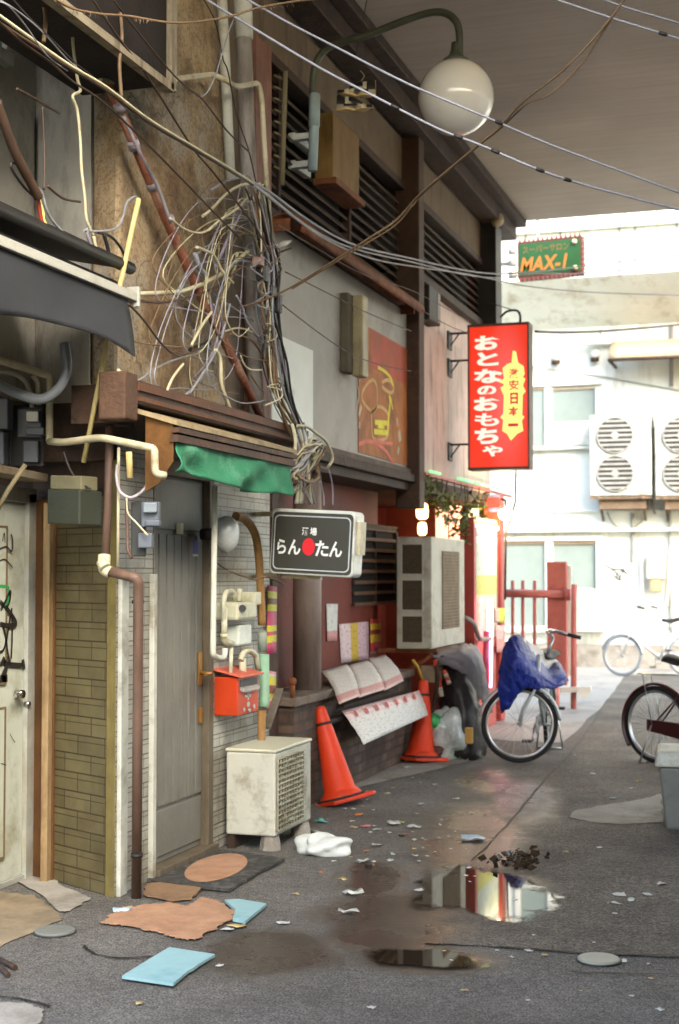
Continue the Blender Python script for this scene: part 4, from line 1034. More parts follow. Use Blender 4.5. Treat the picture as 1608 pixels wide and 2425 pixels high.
# --- tall red backlit sign
yr = 13.7
a = PY(1112, 1109, yr); b = PY(1250, 767, yr)
rs = thing("backlit_sign", "tall red backlit sign with white kana column and yellow burst", "sign", ((a.x+b.x)/2, yr, a.z))
ex = Vector((1,0,0)); ey = Vector((0,0,1)); nz = Vector((0,-1,0)); oR = Vector((a.x, yr, a.z)); wR = b.x-a.x; hR = b.z-a.z
mb = MB(); mb.box((a.x-0.012, yr+0.004, a.z-0.02), (b.x+0.012, yr+0.19, b.z+0.02)); obj("casing", mb, M("sign_brown", srgb("#5d4a40"), rough=0.6, dirt=srgb("#3a2a20"), dirt_amt=0.3), rs)
mb = MB()
for (x0,x1,z0,z1) in ((a.x-0.012,b.x+0.012,a.z-0.02,a.z+0.006),(a.x-0.012,b.x+0.012,b.z-0.004,b.z+0.02),(a.x-0.012,a.x+0.004,a.z,b.z),(b.x-0.004,b.x+0.012,a.z,b.z)): mb.box((x0,yr-0.016,z0),(x1,yr+0.006,z1))
obj("frame", mb, _mats["sign_brown"], rs)
def sign_glow():
    m = bpy.data.materials.new("red_acrylic_lit"); m.use_nodes = True
    n = m.node_tree.nodes; L = m.node_tree.links; b_ = n["Principled BSDF"]
    tc = n.new("ShaderNodeTexCoord"); sp = n.new("ShaderNodeSeparateXYZ"); L.new(tc.outputs['Object'], sp.inputs[0])
    # tube hot-spot behind the acrylic, right of centre
    def mth(op, x, y=None):
        q = n.new("ShaderNodeMath"); q.operation = op
        for i, k in enumerate((x, y)):
            if k is None: continue
            if isinstance(k, (int, float)): q.inputs[i].default_value = k
            else: L.new(k, q.inputs[i])
        return q.outputs[0]
    dx = mth('DIVIDE', mth('SUBTRACT', sp.outputs['X'], 0.07), 0.24); dz = mth('DIVIDE', mth('SUBTRACT', sp.outputs['Z'], hR*0.5), hR*0.62)
    d = mth('SQRT', mth('ADD', mth('MULTIPLY', dx, dx), mth('MULTIPLY', dz, dz)))
    rp = n.new("ShaderNodeValToRGB"); L.new(d, rp.inputs['Fac'])
    rp.color_ramp.elements[0].position = 0.15; rp.color_ramp.elements[1].position = 1.0
    rp.color_ramp.elements[0].color = (0.86, 0.15, 0.13, 1); rp.color_ramp.elements[1].color = (0.80, 0.035, 0.008, 1)
    L.new(rp.outputs['Color'], b_.inputs['Emission Color']); b_.inputs['Emission Strength'].default_value = RED_E
    b_.inputs['Base Color'].default_value = (0.45, 0.015, 0.01, 1); b_.inputs['Roughness'].default_value = 0.35
    return m
RED_E = 0.135
mb = MB(); mb.box((a.x+0.004, yr, a.z+0.006), (b.x-0.004, yr+0.003, b.z-0.004)); obj("face", mb, sign_glow(), rs)
m_wl = M("white_acrylic_lit", srgb("#f2efe2"), rough=0.4, var=0.02, bump=0, emit=(1.0,0.92,0.78), estr=0.10)
m_yl = M("yellow_acrylic_lit", srgb("#f5ec7a"), rough=0.4, var=0.02, bump=0, emit=(1.0,0.86,0.22), estr=0.15)
m_rl = M("crimson_lit", srgb("#b01a2c"), rough=0.4, var=0.02, bump=0, emit=(0.62,0.03,0.06), estr=0.10)
mb = MB()
for ch, x0, y0, x1, y1 in (("お",265,325,630,550),("と",300,560,610,775),("な",255,800,672,1025),("の",305,1045,580,1195),("お",255,1205,630,1420),("も",270,1440,620,1640),("ち",270,1655,612,1892),("ゃ",375,1902,672,2072)):
    u0, v0, u1, v1 = 1080+x0*0.1649, 740+y0*0.1649, 1080+x1*0.1649, 740+y1*0.1649
    p0 = PY(u0, v1, yr); p1 = PY(u1, v0, yr); put_text(mb, ch, p0, ex, ey, p1.x-p0.x, p1.z-p0.z, bold=0.048 if ch in 'おとなのち' else 0.03, lift=0.004)
obj("lettering", mb, m_wl, rs)
burst = [(815,550),(862,560),(890,720),(970,770),(985,880),(958,930),(995,952),(960,1050),(1000,1130),(958,1185),(950,1480),(982,1492),(945,1560),(965,1700),(880,1740),(790,1840),(730,1740),(665,1700),(680,1545),(640,1505),(680,1450),(690,1200),(638,1080),(690,1050),(680,1022),(620,1002),(690,950),(670,800),(740,740),(800,720)]
mb = MB(); pts = [PY(1080+x*0.1649, 740+y*0.1649, yr)+nz*0.003 for x, y in burst]; mb.add(pts, [tuple(reversed(range(len(pts))))]); obj("burst", mb, m_yl, rs)
for ch, x0, y0, x1, y1 in (("激",762,800,902,950),("安",762,965,902,1115),("日",778,1150,892,1320),("本",752,1350,900,1490),("一",748,1590,895,1640)):
    mb = MB(); u0, v0, u1, v1 = 1080+x0*0.1649, 740+y0*0.1649, 1080+x1*0.1649, 740+y1*0.1649
    p0 = PY(u0, v1, yr); p1 = PY(u1, v0, yr); put_text(mb, ch, p0, ex, ey, p1.x-p0.x, p1.z-p0.z, bold=0.045 if ch in '日本一' else 0.02, lift=0.006); obj("burst_character", mb, m_rl, rs)
for v in (788, 853, 1052):
    mb = MB(); p0 = PY(1113, v, yr+0.1); mb.bar((-3.33, yr+0.1, p0.z), (a.x, yr+0.1, p0.z), 0.02, 0.02); mb.box((-3.335, yr+0.02, p0.z-0.16), (-3.315, yr+0.18, p0.z+0.02)); mb.bar((-3.33,yr+0.1,p0.z-0.14),(a.x-0.12,yr+0.1,p0.z),0.012,0.012); obj("bracket", mb, m_black, rs)
mb = MB(); mb.tube(crom([PY(1185,752,yr+0.1),PY(1200,738,yr+0.1),PY(1222,735,yr+0.1),PY(1231,745,yr+0.1),PY(1232,764,yr+0.1)],4), 0.012, 8); mb.tube([PY(1232,740,yr+0.1), Vector((-3.3,15.4,PY(1232,700,yr).z+0.3))],0.006,6); obj("hanger", mb, m_black, rs)

# --- green sign over the street
yg2 = 18.4
ga = PY(1226, 660, yg2); gb = PY(1378, 563, yg2)
gs = thing("marquee_sign", "green sign with orange lettering and toothed bulb edge over the street", "sign", ((ga.x+gb.x)/2, yg2, ga.z))
ev = Vector((1, 0, 0.035)).normalized(); eu = Vector((0,0,1))
W = gb.x-ga.x; H = gb.z-ga.z; oG = Vector((ga.x, yg2, ga.z))
oG, ev, eu, nG = frame_pts(oG, ev, eu)
mb = MB(); lbox(mb, oG, ev, eu, nG, 0, W, 0, H, -0.25, 0); obj("casing", mb, M("sign_maroon", srgb("#4a2018"), rough=0.6), gs)
mb = MB(); lbox(mb, oG, ev, eu, nG, 0.02, W-0.02, 0.03, H-0.03, 0.0, 0.008); obj("face", mb, M("sign_green", srgb("#0d4212"), rough=0.4, var=0.25, scale=2, bump=0), gs)
mb = MB()
for k in range(14):
    a_ = W*(k+0.5)/14
    for b0, d in ((H, 1), (0, -1)):
        mb.add([oG+ev*(a_-0.02)+eu*b0, oG+ev*(a_+0.02)+eu*b0, oG+ev*(a_+0.012*0)+eu*(b0+d*0.05), oG+ev*a_+eu*(b0+d*0.03)-nG*0.05], [(0,1,2),(0,2,3),(1,3,2),(0,3,1)])
for k in range(7):
    b_ = H*(k+0.5)/7
    mb.add([oG+ev*W+eu*(b_-0.02), oG+ev*W+eu*(b_+0.02), oG+ev*(W+0.06)+eu*b_, oG+ev*(W+0.03)+eu*b_-nG*0.05], [(0,1,2),(0,2,3),(1,3,2),(0,3,1)])
obj("bulb_edge", mb, M("bulb_red", srgb("#7a3424"), rough=0.5), gs)
m_or = M("sign_orange", srgb("#9a5c18"), rough=0.5, var=0.12, bump=0)
mb = MB(); put_text(mb, "MAX-1", oG+ev*0.05+eu*H*0.14, ev, eu, W*0.70, H*0.42, bold=0.03, lift=0.010, shear=0.06); obj("lettering", mb, m_or, gs)
mb = MB(); put_text(mb, "スーパーサロン", oG+ev*0.07+eu*H*0.66, ev, eu, W*0.72, H*0.20, bold=0.01, lift=0.010); obj("small_lettering", mb, M("sign_dkorange", srgb("#6b4a18"), rough=0.5, bump=0), gs)
for (qa, qb) in ((0.89,0.84),(0.90,0.13)):
    mb = MB(); mb.sphere(oG+ev*W*qa+eu*H*qb+nG*0.03, 0.035, 12, 8); obj("bulb", mb, m_cream, gs)
mb = MB()
for k in range(3): mb.cyl(oG+ev*(-0.07)+eu*(H*k/3+0.02)-nG*0.02, oG+ev*(-0.07)+eu*(H*(k+1)/3-0.005)-nG*0.02, 0.055, 12)
obj("end_tube", mb, m_whitepaint, gs)
mb = MB(); mb.bar(oG+ev*W*0.3+eu*H-nG*0.1, oG+ev*W*0.3+eu*(H+1.2)-nG*0.1, 0.04, 0.04); mb.bar(oG+ev*(-0.06)+eu*H*0.5-nG*0.15, Vector((-5.2, yg2+0.2, oG.z+H*0.5)), 0.05, 0.05); obj("hanger", mb, m_greypipe, gs)

# ================================================================ globe street lamp
yl = 9.3
lp = thing("street_lamp", "white globe lamp on a curved green arm above the alley", "lamp", PY(744, 405, yl))
m_lampg = M("lamp_green", srgb("#4c5348"), rough=0.5, var=0.2, dirt=srgb("#3f4a38"), dirt_amt=0.3, bump=0.05)
mb = MB(); mb.tube(crom([PY(743,235,yl),PY(741,195,yl),PY(748,150,yl),PY(770,118,yl),PY(800,103,yl),PY(870,83,yl),PY(950,52,yl),PY(1010,32,yl),PY(1050,30,yl),PY(1078,48,yl),PY(1088,80,yl),PY(1088,128,yl)],5), 0.026, 10); obj("arm", mb, m_lampg, lp)
mb = MB(); mb.tube([PY(740,405,yl),PY(744,300,yl),PY(745,222,yl)], 0.034, 12); mb.tube([PY(744,300,yl),PY(745,225,yl)], 0.040, 12); obj("pole", mb, M("lamp_blue", srgb("#93a7ab"), rough=0.5, var=0.1, dirt=srgb("#5c6b66"), dirt_amt=0.25), lp)
for v in (322, 388):
    mb = MB(); yrect(mb, 682, v-10, 742, v+10, yl+0.01, yl+0.07); mb.bar(PY(690, v, yl+0.05), (-3.36, yl+0.3, PY(690, v, yl).z), 0.05, 0.05); obj("bracket", mb, M("bracket_white", srgb("#b9c1c0"), rough=0.5, dirt=srgb("#77736a"), dirt_amt=0.2), lp)
gc = PY(1080, 231, yl); gr_ = 0.257
mb = MB(); mb.sphere(gc, gr_, 40, 24); m_globe = M("opal_glass", srgb("#e2e3de"), rough=0.12, var=0.04, scale=2, dirt=srgb("#c0baa8"), dirt_amt=0.12, bump=0.0, coat=0.5)
obj("globe", mb, m_globe, lp)
mb = MB(); mb.lathe(gc+Vector((0,0,gr_-0.02)), [(0.10,0),(0.09,0.02),(0.05,0.05),(0.035,0.09),(0.03,0.14)], 20); obj("cap", mb, m_lampg, lp)

# ================================================================ pair of trainers hung from a wire
m_shoew = M("shoe_white", srgb("#b9b5a2"), rough=0.6, var=0.1, bump=0.05); m_shoeb = M("shoe_black", srgb("#1c1a18"), rough=0.6, var=0.2, bump=0.05); m_sole = M("sole_cream", srgb("#cdb884"), rough=0.6, var=0.08, bump=0)
def trainer(u0, v0, u1, v1, flip, label):
    """side view spans the photo box; toe at the left unless flipped"""
    Zs = 9.9; A = PT(u0, v1, Zs); B = PT(u1, v1, Zs); C_ = PT(u0, v0, Zs)
    ax = (B-A); Ls = ax.length; ax.normalize(); up = (C_-A).normalized(); Hs = (C_-A).length; sd = ax.cross(up)
    t = thing("trainer", label, "shoe", A+ax*Ls/2, "trainers hanging from the overhead wire")
    def q(a, b, c):
        a = 1-a if flip else a
        return A + ax*(a*Ls) + up*(b*Hs) + sd*c
    def wid(a): return 0.045*(0.75+0.35*math.sin(math.pi*min(1,a*1.15)))*(1 if a > 0.03 else .6)
    ls = [i/16 for i in range(17)]
    # sole
    mb = MB(); g1 = []
    for a in ls:
        wv = wid(a)*(math.sin(math.pi*min(1,max(0.06,a*4)/2)) if a < .5 else math.sin(math.pi*min(1,max(0.1,(1-a)*4)/2)))
        k = 0.02*math.sin(math.pi*a)
        g1.append([q(a, z_, c_) for z_, c_ in ((0.16-k+0.06*(1-a)**3*2,-wv),(0.0-k+0.08*(1-a)**3*2,-wv),(0.0-k+0.08*(1-a)**3*2,wv),(0.16-k+0.06*(1-a)**3*2,wv))])
    for i in range(16): pass
    vs = [p for row in g1 for p in row]; fs = []
    for i in range(16):
        for j in range(4):
            fs.append((i*4+j, i*4+(j+1)%4, (i+1)*4+(j+1)%4, (i+1)*4+j))
    fs += [(0,1,2,3), (64,67,66,65)]
    mb.add(vs, fs, smooth=False); obj("sole", mb, m_sole, t, bevel=0.003)
    top = lambda a: 0.36 + 0.50*(lambda x: x*x*(3-2*x))(min(1,max(0,(a-0.16)/0.46))) + 0.10*max(0,(a-0.8)/0.2)
    mb = MB(); rows_ = []
    for a in ls:
        wv = wid(a)*0.97*(math.sin(math.pi*min(1,max(0.06,a*4)/2)) if a < .5 else math.sin(math.pi*min(1,max(0.1,(1-a)*4)/2))); h = top(a)
        rows_.append([q(a, 0.13, -wv), q(a, 0.13+(h-0.13)*0.6, -wv*0.92), q(a, h, -wv*0.45), q(a, h+0.03, 0), q(a, h, wv*0.45), q(a, 0.13+(h-0.13)*0.6, wv*0.92), q(a, 0.13, wv)])
    mb.sheet(rows_, 0.004); up_ = obj("upper", mb, m_shoew, t)
    # black overlays: toe cap, eyestay, heel, swoosh-free side bars
    def overlay(a0, a1, z0f, z1f, nm):
        mb = MB(); gg = []
        for i in range(9):
            a = a0+(a1-a0)*i/8; wv = wid(a)*0.97; h = top(a)
            row = []
            for k in range(6):
                f = z0f+(z1f-z0f)*k/5
                zz = 0.13+(h-0.13)*f; cw = wv*(1.0-0.10*f/0.6 if f < 0.6 else 0.90-0.5*(f-0.6)/0.4)
                row.append(q(a, zz, cw*1.05+0.002))
            gg.append(row)
        mb.sheet(gg, 0.003); obj(nm, mb, m_shoeb, t)
        mb = MB(); mb.sheet([[p - sd*2*((p-A).dot(sd)) for p in row] for row in gg], 0.003); obj(nm, mb, m_shoeb, t)
    overlay(0.02, 0.19, 0.02, 0.98, "toe_cap"); overlay(0.30, 0.66, 0.55, 1.0, "eyestay"); overlay(0.76, 0.985, 0.30, 1.0, "heel_cap"); overlay(0.44, 0.80, 0.10, 0.30, "side_band")
    mb = MB(); mb.tube(crom([q(0.62,0.95,0.0), q(0.7,1.25,0.01), q(0.60,1.6,0.0)],4), 0.0025, 5); obj("lace", mb, m_shoew, t)
trainer(798, 190, 890, 228, False, "upper black and white trainer hanging beside the globe lamp")
trainer(796, 226, 884, 262, True, "lower black and white trainer hanging beside the globe lamp")
mb = MB(); mb.tube([PT(842,140,9.9), PT(843,192,9.9), PT(846,232,9.9)], 0.003, 5); mb.tube([PT(842,140,9.9), PT(880,-60,9.9)],0.003,5); tag(obj("string", mb, m_black), "thin dark string holding up the two trainers", "string")

# ================================================================ ochre box on the upper wall, ladder, small speaker
ob = thing("wooden_box", "ochre boxed casing below the trainers on the louvred wall", "box", PX(790, 420, -3.1))
y0 = 9.62; q = PY(768, 400, y0)
mb = MB(); mb.box((-3.38, y0+0.2, PY(768,405,y0).z), (-3.24, y0+0.85, PY(768,245,y0).z)); obj("casing", mb, M("ochre_wood", srgb("#7d6233"), rough=0.7, var=0.25, scale=5, dirt=srgb("#5d4218"), dirt_amt=0.3, streak=True), ob, bevel=0.006)
mb = MB(); z_ = PY(768,405,y0).z; mb.box((-3.38, y0+0.15, z_-0.05), (-3.20, y0+0.88, z_-0.002)); obj("base_tray", mb, m_rust, ob, bevel=0.005)
ld = thing("ladder_rail", "pale narrow ladder rail behind the lamp pole", "ladder", PX(672, 430, -3.34))
mb = MB(); mb.tube([PX(676,170,-3.3), PX(672,300,-3.3), PX(668,440,-3.3)], 0.018, 8); obj("stile", mb, M("bamboo_pale", srgb("#766d52"), rough=0.7, var=0.2), ld)
for k in range(9):
    v = 190+k*27; mb = MB(); mb.tube([PX(674,v,-3.31), PX(650,v-12,-3.34)], 0.008, 6); obj("rung", mb, _mats["bamboo_pale"], ld)
mb = MB(); a = PX(1015,735,-3.3); mb.box((-3.42, a.y-0.2, a.z-0.12), (-3.24, a.y+0.22, a.z+0.2)); sp_ = thing("speaker", "small dark speaker box under the far louvres", "speaker", a); obj("casing", mb, m_black, sp_, bevel=0.01)
mb = MB(); mb.box((-3.24, a.y+0.1, a.z-0.1), (-3.235, a.y+0.2, a.z+0.18)); obj("grille", mb, m_greypipe, sp_)
a = PX(1178, 520, -3.15); mb = MB(); mb.sphere(a, 0.07, 14, 10, (1,1,1.2)); cc = thing("security_lamp", "small pale lamp on the black corner column", "lamp", a); obj("dome", mb, m_cream, cc)
mb = MB(); mb.box(a+Vector((-0.1,-0.03,0.05)), a+Vector((0.02,0.03,0.12))); obj("bracket", mb, m_black, cc)

# beige strip lamp on the grey panel
a = PX(855, 798, -3.2); sl = thing("strip_lamp", "beige vertical strip lamp on the grey upper panel", "lamp", PX(855, 892, -3.2))
zt_, zb_ = PX(855, 700, -3.2).z, PX(855, 892, -3.2).z
mb = MB(); mb.box((-3.32, a.y-0.16, zb_+0.02), (-3.25, a.y+0.02, zt_)); obj("back_plate", mb, M("olive_grey", srgb("#57513f"), rough=0.7), sl, bevel=0.01)
mb = MB(); mb.box((-3.26, a.y-0.05, zb_), (-3.17, a.y+0.10, zt_)); obj("cover", mb, M("beige_plastic", srgb("#968a66"), rough=0.5, dirt=srgb("#5f5235"), dirt_amt=0.25, streak=True), sl, bevel=0.012)
# graffiti on the rusty glow-tinted board
gf = MB()
for pts, wd_ in (([(873,905),(860,925),(858,945),(870,965),(885,975),(893,955),(893,920),(885,900),(873,905)],0.018),([(880,980),(882,1030),(892,1042),(905,1042),(918,1030),(920,985),(905,965),(890,965),(880,980)],0.02),([(905,905),(920,900),(932,915),(928,930),(915,925),(905,915)],0.02)):
    strokepx(gf, pts, wd_*1.5, -3.3125)
obj("graffiti", gf, M("spray_cream", srgb("#c9a060"), rough=0.7, bump=0), shop)
gf = MB()
for pts, wd_ in (([(895,870),(912,880),(925,895),(932,915)],0.02),([(922,935),(924,955),(920,990),(918,1030)],0.028),([(888,1000),(917,1002)],0.028),([(886,1022),(917,1025)],0.03),([(895,1010),(910,1012)],0.02),([(925,940),(930,970)],0.015)):
    strokepx(gf, pts, wd_*1.5, -3.311)
obj("graffiti", gf, M("spray_yellow", srgb("#e0d23a"), rough=0.7, bump=0), shop)
gf = MB()
for pts, wd_ in (([(850,1052),(870,1045),(890,1050),(915,1070),(935,1105)],0.022),([(890,1040),(905,1048),(930,1050)],0.018)): strokepx(gf, pts, wd_*1.5, -3.3098)
obj("graffiti", gf, M("spray_coral", srgb("#d06a55"), rough=0.7, bump=0), shop)
gf = MB()
for pts, wd_ in (([(845,905),(850,935),(843,975)],0.012),([(856,960),(850,985)],0.03),([(852,1000),(851,1015)],0.03),([(940,990),(942,1010)],0.025),([(945,1020),(948,1045)],0.05),([(945,1060),(942,1075)],0.03)): strokepx(gf, pts, wd_*1.5, -3.3108)
obj("graffiti", gf, M("spray_white", srgb("#b5a88e"), rough=0.7, bump=0), shop)
mb = MB(); mb.box((-3.319, PX(878,850,-3.31).y, 3.30),(-3.3128,12.19,3.62)); obj("red_glow_board", mb, M("red_orange", srgb("#b04a34"), rough=0.7, var=0.25, scale=3, dirt=srgb("#84562f"), dirt_amt=0.4), shop)  # red-pink sign light on the panel, painted as a red board
# ================================================================ awnings of the near building
m_blackcloth = M("black_canvas", srgb("#2a2c2f"), rough=0.7, var=0.15, scale=3, dirt=srgb("#2b2a27"), dirt_amt=0.2, bump=0.1, bscale=120)
ba = thing("black_awning", "black canvas awning over the graffitied metal door", "awning", (-3.5, 5.4, 2.7))
mb = MB(); mb.slab([(-4.0,3.0,3.34),(-3.12,3.0,3.155),(-3.12,6.33,3.155),(-4.0,6.33,3.34)], (0,0,-0.035)); mb.tube([(-3.13,3.0,3.125),(-3.13,6.30,3.125)],0.03,10); obj("roof_sheet", mb, m_black, ba)
mb = MB(); mb.tube([(-3.22,3.0,3.02),(-3.22,6.28,3.02)], 0.05, 14); obj("roller", mb, m_blackcloth, ba)
mb = MB(); mb.box((-3.13,3.0,2.955),(-3.08,6.29,3.0)); mb.box((-3.14,6.275,2.93),(-3.075,6.30,3.03)); obj("front_rail", mb, M("rail_alu", srgb("#a6a598"), rough=0.45, metal=0.2, var=0.1, dirt=srgb("#6b6552"), dirt_amt=0.2), ba, bevel=0.004)
grid = []
for i in range(10):
    q = i/9; row = []
    for j in range(41):
        y = 3.0+3.22*j/40; s_ = j/40
        zb = 2.655 + 0.03*math.sin(s_*9) + (0.05*max(0, math.sin((s_-0.45)*5.5)))
        z = 2.955 + (zb-2.955)*q
        x = -3.105 + 0.028*math.sin(y*4.2+q*1.5)*q + 0.012*math.sin(y*11)*q + 0.03*q*math.exp(-((y-6.2)/0.25)**2)
        row.append((x, y, z))
    grid.append(row)
mb = MB(); mb.sheet(grid, 0.004); obj("valance", mb, m_blackcloth, ba)
mb = MB(); mb.slab([(-4.0,3.0,2.95),(-3.14,3.0,2.93),(-3.14,6.2,2.93),(-4.0,6.2,2.95)], (0,0,-0.02)); mb.box((-4.0,3.0,2.56),(-3.96,6.35,2.62)); obj("underside", mb, m_black, ba)
# timber and roof ledge with green awning
tb = thing("timber_beam", "long brown timber beam with square end block above the green awning", "beam", (-3.1, 7.4, 2.5))
mb = MB(); mb.box((-3.22,6.24,2.45),(-3.06,8.72,2.565)); obj("beam", mb, m_beam, tb, bevel=0.008)
mb = MB(); mb.box((-3.06,6.24,2.512),(-3.045,8.72,2.55)); mb.box((-3.06,6.24,2.462),(-3.05,8.72,2.485)); obj("moulding", mb, M("red_brown", srgb("#54331f"), rough=0.7, var=0.25, dirt=srgb("#3b2618"), dirt_amt=0.3), tb)
mb = MB(); mb.box((-3.20,6.10,2.36),(-3.055,6.24,2.59)); obj("end_block", mb, M("block_brown", srgb("#4a3526"), rough=0.8, var=0.3, bump=0.4), tb, bevel=0.01)
mb = MB(); mb.box((-3.42,6.24,2.36),(-3.2,6.45,2.55)); obj("side_beam", mb, m_darkwood, tb)
ga_ = thing("green_awning", "small rusty roofed awning with crumpled green cloth over the brown door", "awning", (-3.05, 7.1, 2.1))
mb = MB(); mb.slab([(-3.25,6.30,2.48),(-2.84,6.22,2.355),(-2.84,7.93,2.355),(-3.32,7.93,2.50)], (0,0,-0.022)); obj("roof_sheet", mb, M("weathered_sheet", srgb("#9a8a68"), rough=0.7, var=0.3, scale=7, dirt=srgb("#57442c"), dirt_amt=0.4, streak=False, bump=0.2), ga_)
mb = MB(); mb.box((-2.88,6.23,2.255),(-2.84,7.90,2.29)); mb.box((-2.87,6.23,2.30),(-2.835,7.92,2.325)); obj("front_rail", mb, m_beam, ga_)
mb = MB(); mb.slab([(-3.04,6.29,2.40),(-2.87,6.24,2.34),(-2.87,6.24,2.16),(-2.95,6.26,2.06),(-3.04,6.29,2.02)], (0,0.012,0)); obj("side_panel", mb, M("side_brown", srgb("#6d4a22"), rough=0.75, var=0.3, dirt=srgb("#3d2812"), dirt_amt=0.35), ga_)
grid = []
def Yawn(u): return PX(u, 1100, -2.84).y
for i in range(13):
    q = i/12; row = []
    for j in range(49):
        s_ = j/48; y = 6.26+1.62*s_
        zb = 2.095 + 0.02*math.sin(s_*6.5+1.2) - 0.035*(s_**3)
        z = 2.262 + (zb-2.262)*q
        fold = 0.016*math.sin(y*7 + q*4.0) + 0.007*math.sin(y*19 - q*6) + 0.016*math.sin((y-q*0.5)*11)*max(0,1-s_*1.4) + 0.014*math.sin((y+q*0.4)*13)*s_
        row.append((-2.86 + fold*(0.25+q) , y, z))
    grid.append(row)
mb = MB(); mb.sheet(grid, 0.004)
m_green = M("green_cloth", srgb("#3a7d5d"), rough=0.75, var=0.18, scale=5, dirt=srgb("#79b597"), dirt_amt=0.2, dirt_scale=4, bump=0.25, bscale=90, spec=0.12)
obj("cloth", mb, m_green, ga_)

# ================================================================ electricity meters
m_mgrey = M("meter_grey", srgb("#535a63"), rough=0.45, var=0.1, dirt=srgb("#50504a"), dirt_amt=0.2, bump=0.03)
m_mdark = M("meter_dark", srgb("#2c2d2b"), rough=0.5, var=0.2, bump=0.03)
def meter(label, boxes, Z, group=None):
    """boxes: (part, u0,v0,u1,v1, dZ front, dZ back, material)"""
    p = PT((boxes[0][1]+boxes[0][3])/2, boxes[-1][4], Z)
    t = thing("electricity_meter", label, "meter", p, group)
    for nm, u0, v0, u1, v1, f, bk, m_ in boxes:
        A = PT(u0, v1, Z-f); B = PT(u1, v1, Z-f); C_ = PT(u0, v0, Z-f)
        ex_ = (B-A); w_ = ex_.length; ex_.normalize(); ey_ = (C_-A); h_ = ey_.length; ey_.normalize(); n_ = ex_.cross(ey_)
        mb = MB(); lbox(mb, A, ex_, ey_, n_, 0, w_, 0, h_, -(f+bk), 0)
        obj(nm, mb, m_, t, bevel=0.006)
    return t
meter("grey electricity meter beside the cream elbow pipe on the left", [("back_board",24,962,104,1105,0.0,0.05,m_mdark),("case",40,968,98,1036,0.07,0.02,m_mgrey),("dome",60,972,92,1000,0.11,0.0,M("meter_glass", srgb("#7b868b"), rough=0.15, var=0.05, bump=0)),("terminal_box",54,1043,90,1095,0.06,0.02,m_mgrey),("lip",60,1012,104,1030,0.10,0.0,m_mgrey)], 7.35)
meter("grey electricity meter cut by the left edge", [("case",-45,942,19,1016,0.07,0.05,m_mgrey),("terminal_box",-40,1022,9,1100,0.06,0.04,m_mgrey)], 7.2)
meter("electricity meter on a dark board beside the brown door", [("back_board",310,1188,345,1318,0.0,0.04,m_mdark),("case",334,1188,376,1248,0.05,0.03,m_mgrey),("dome",339,1190,371,1214,0.085,0.0,_mats["meter_glass"]),("lip",344,1232,378,1246,0.075,0.0,m_mgrey),("terminal_box",326,1262,360,1298,0.05,0.03,m_mgrey)], 7.0)
mb = MB(); A = PT(0,1135,7.1); mb.bar(PX(-40,1108,-3.82), PX(86,1132,-3.82), 0.14, 0.04); sh_ = obj("wall_shelf", mb, M("shelf_grey", srgb("#8a7d68"), rough=0.7, dirt=srgb("#55452f"), dirt_amt=0.3), bevel=0.004); tag(sh_, "narrow grey shelf under the electricity meters on the left", "shelf")
t = thing("meter_cabinet", "dark green meter cabinet high on the tiled pier", "cabinet", PT(178,1242,7.1))
mb = MB(); pA = PT(138,1242,7.12); pB = PT(215,1245,7.0); pC = PT(138,1160,7.12); ex_ = (pB-pA).normalized(); ey_ = Vector((0,0,1)); n_ = ex_.cross(ey_)
lbox(mb, pA, ex_, ey_, n_, 0, (pB-pA).length, 0, (pC-pA).length, -0.08, 0.08); obj("case", mb, M("cabinet_green", srgb("#272b20"), rough=0.6, var=0.2), t, bevel=0.008)
mb = MB(); lbox(mb, pA, ex_, ey_, n_, 0.0, (pB-pA).length*0.95, (pC-pA).length, (pC-pA).length+0.07, -0.06, 0.06); obj("top_box", mb, M("cabinet_pale", srgb("#625f48"), rough=0.6, dirt=srgb("#55482f"), dirt_amt=0.3), t, bevel=0.006)
mb = MB(); mb.tube(crom([PT(150,1070,7.0),PT(165,1110,7.0),PT(185,1140,7.0),PT(215,1158,6.98)],4),0.006,6); tag(obj("cable", mb, m_black), "black cable drooping onto the dark green meter cabinet", "cable")

# ================================================================ pipes of the near building
def pipe(name, pts, r, mat, label, cat="pipe", k=1, n=10, joints=(), group=None):
    t = None
    P = [Vector(p) for p in pts]
    C_ = crom(P, k) if k > 1 else P
    mb = MB(); mb.tube(C_, r, n); o = obj(name, mb, mat); tag(o, label, cat, group)
    return o
def elbow(pts, rad=0.06, k=5):
    """polyline with rounded corners"""
    P = [Vector(p) for p in pts]; out = [P[0]]
    for i in range(1, len(P)-1):
        a, b_, c = P[i-1], P[i], P[i+1]; ra = min(rad, (a-b_).length*0.45, (c-b_).length*0.45)
        p0 = b_+(a-b_).normalized()*ra; p1 = b_+(c-b_).normalized()*ra
        for q in range(k+1):
            s_ = q/k; out.append(p0*(1-s_)**2 + b_*2*s_*(1-s_) + p1*s_*s_)
    out.append(P[-1]); return out
pipe("supply_pipe", elbow([PT(-60,835,7.0),PT(98,884,7.25),PT(118,890,7.25),PT(117,1045,7.2)],0.05), 0.019, m_cream, "cream supply pipe bending down beside the left meters")
pipe("conduit_elbow", elbow([PT(117,1045,7.2),PT(150,1048,7.1),PT(240,1036,6.9),PT(345,1058,6.75),PT(366,1062,6.75),PT(367,1122,6.75),PT(392,1126,6.78)],0.045), 0.019, m_cream, "cream conduit crossing above the tiled pier to the door")
pipe("hose", crom([PT(-40,890,6.9),PT(0,912,6.85),PT(50,935,6.8),PT(100,945,6.8),PT(140,918,6.8),PT(158,875,6.8),PT(152,812,6.8)],6), 0.025, M("hose_grey", srgb("#6d7276"), rough=0.4, var=0.15, bump=0.05), "thick grey hose looping under the black awning", "hose")
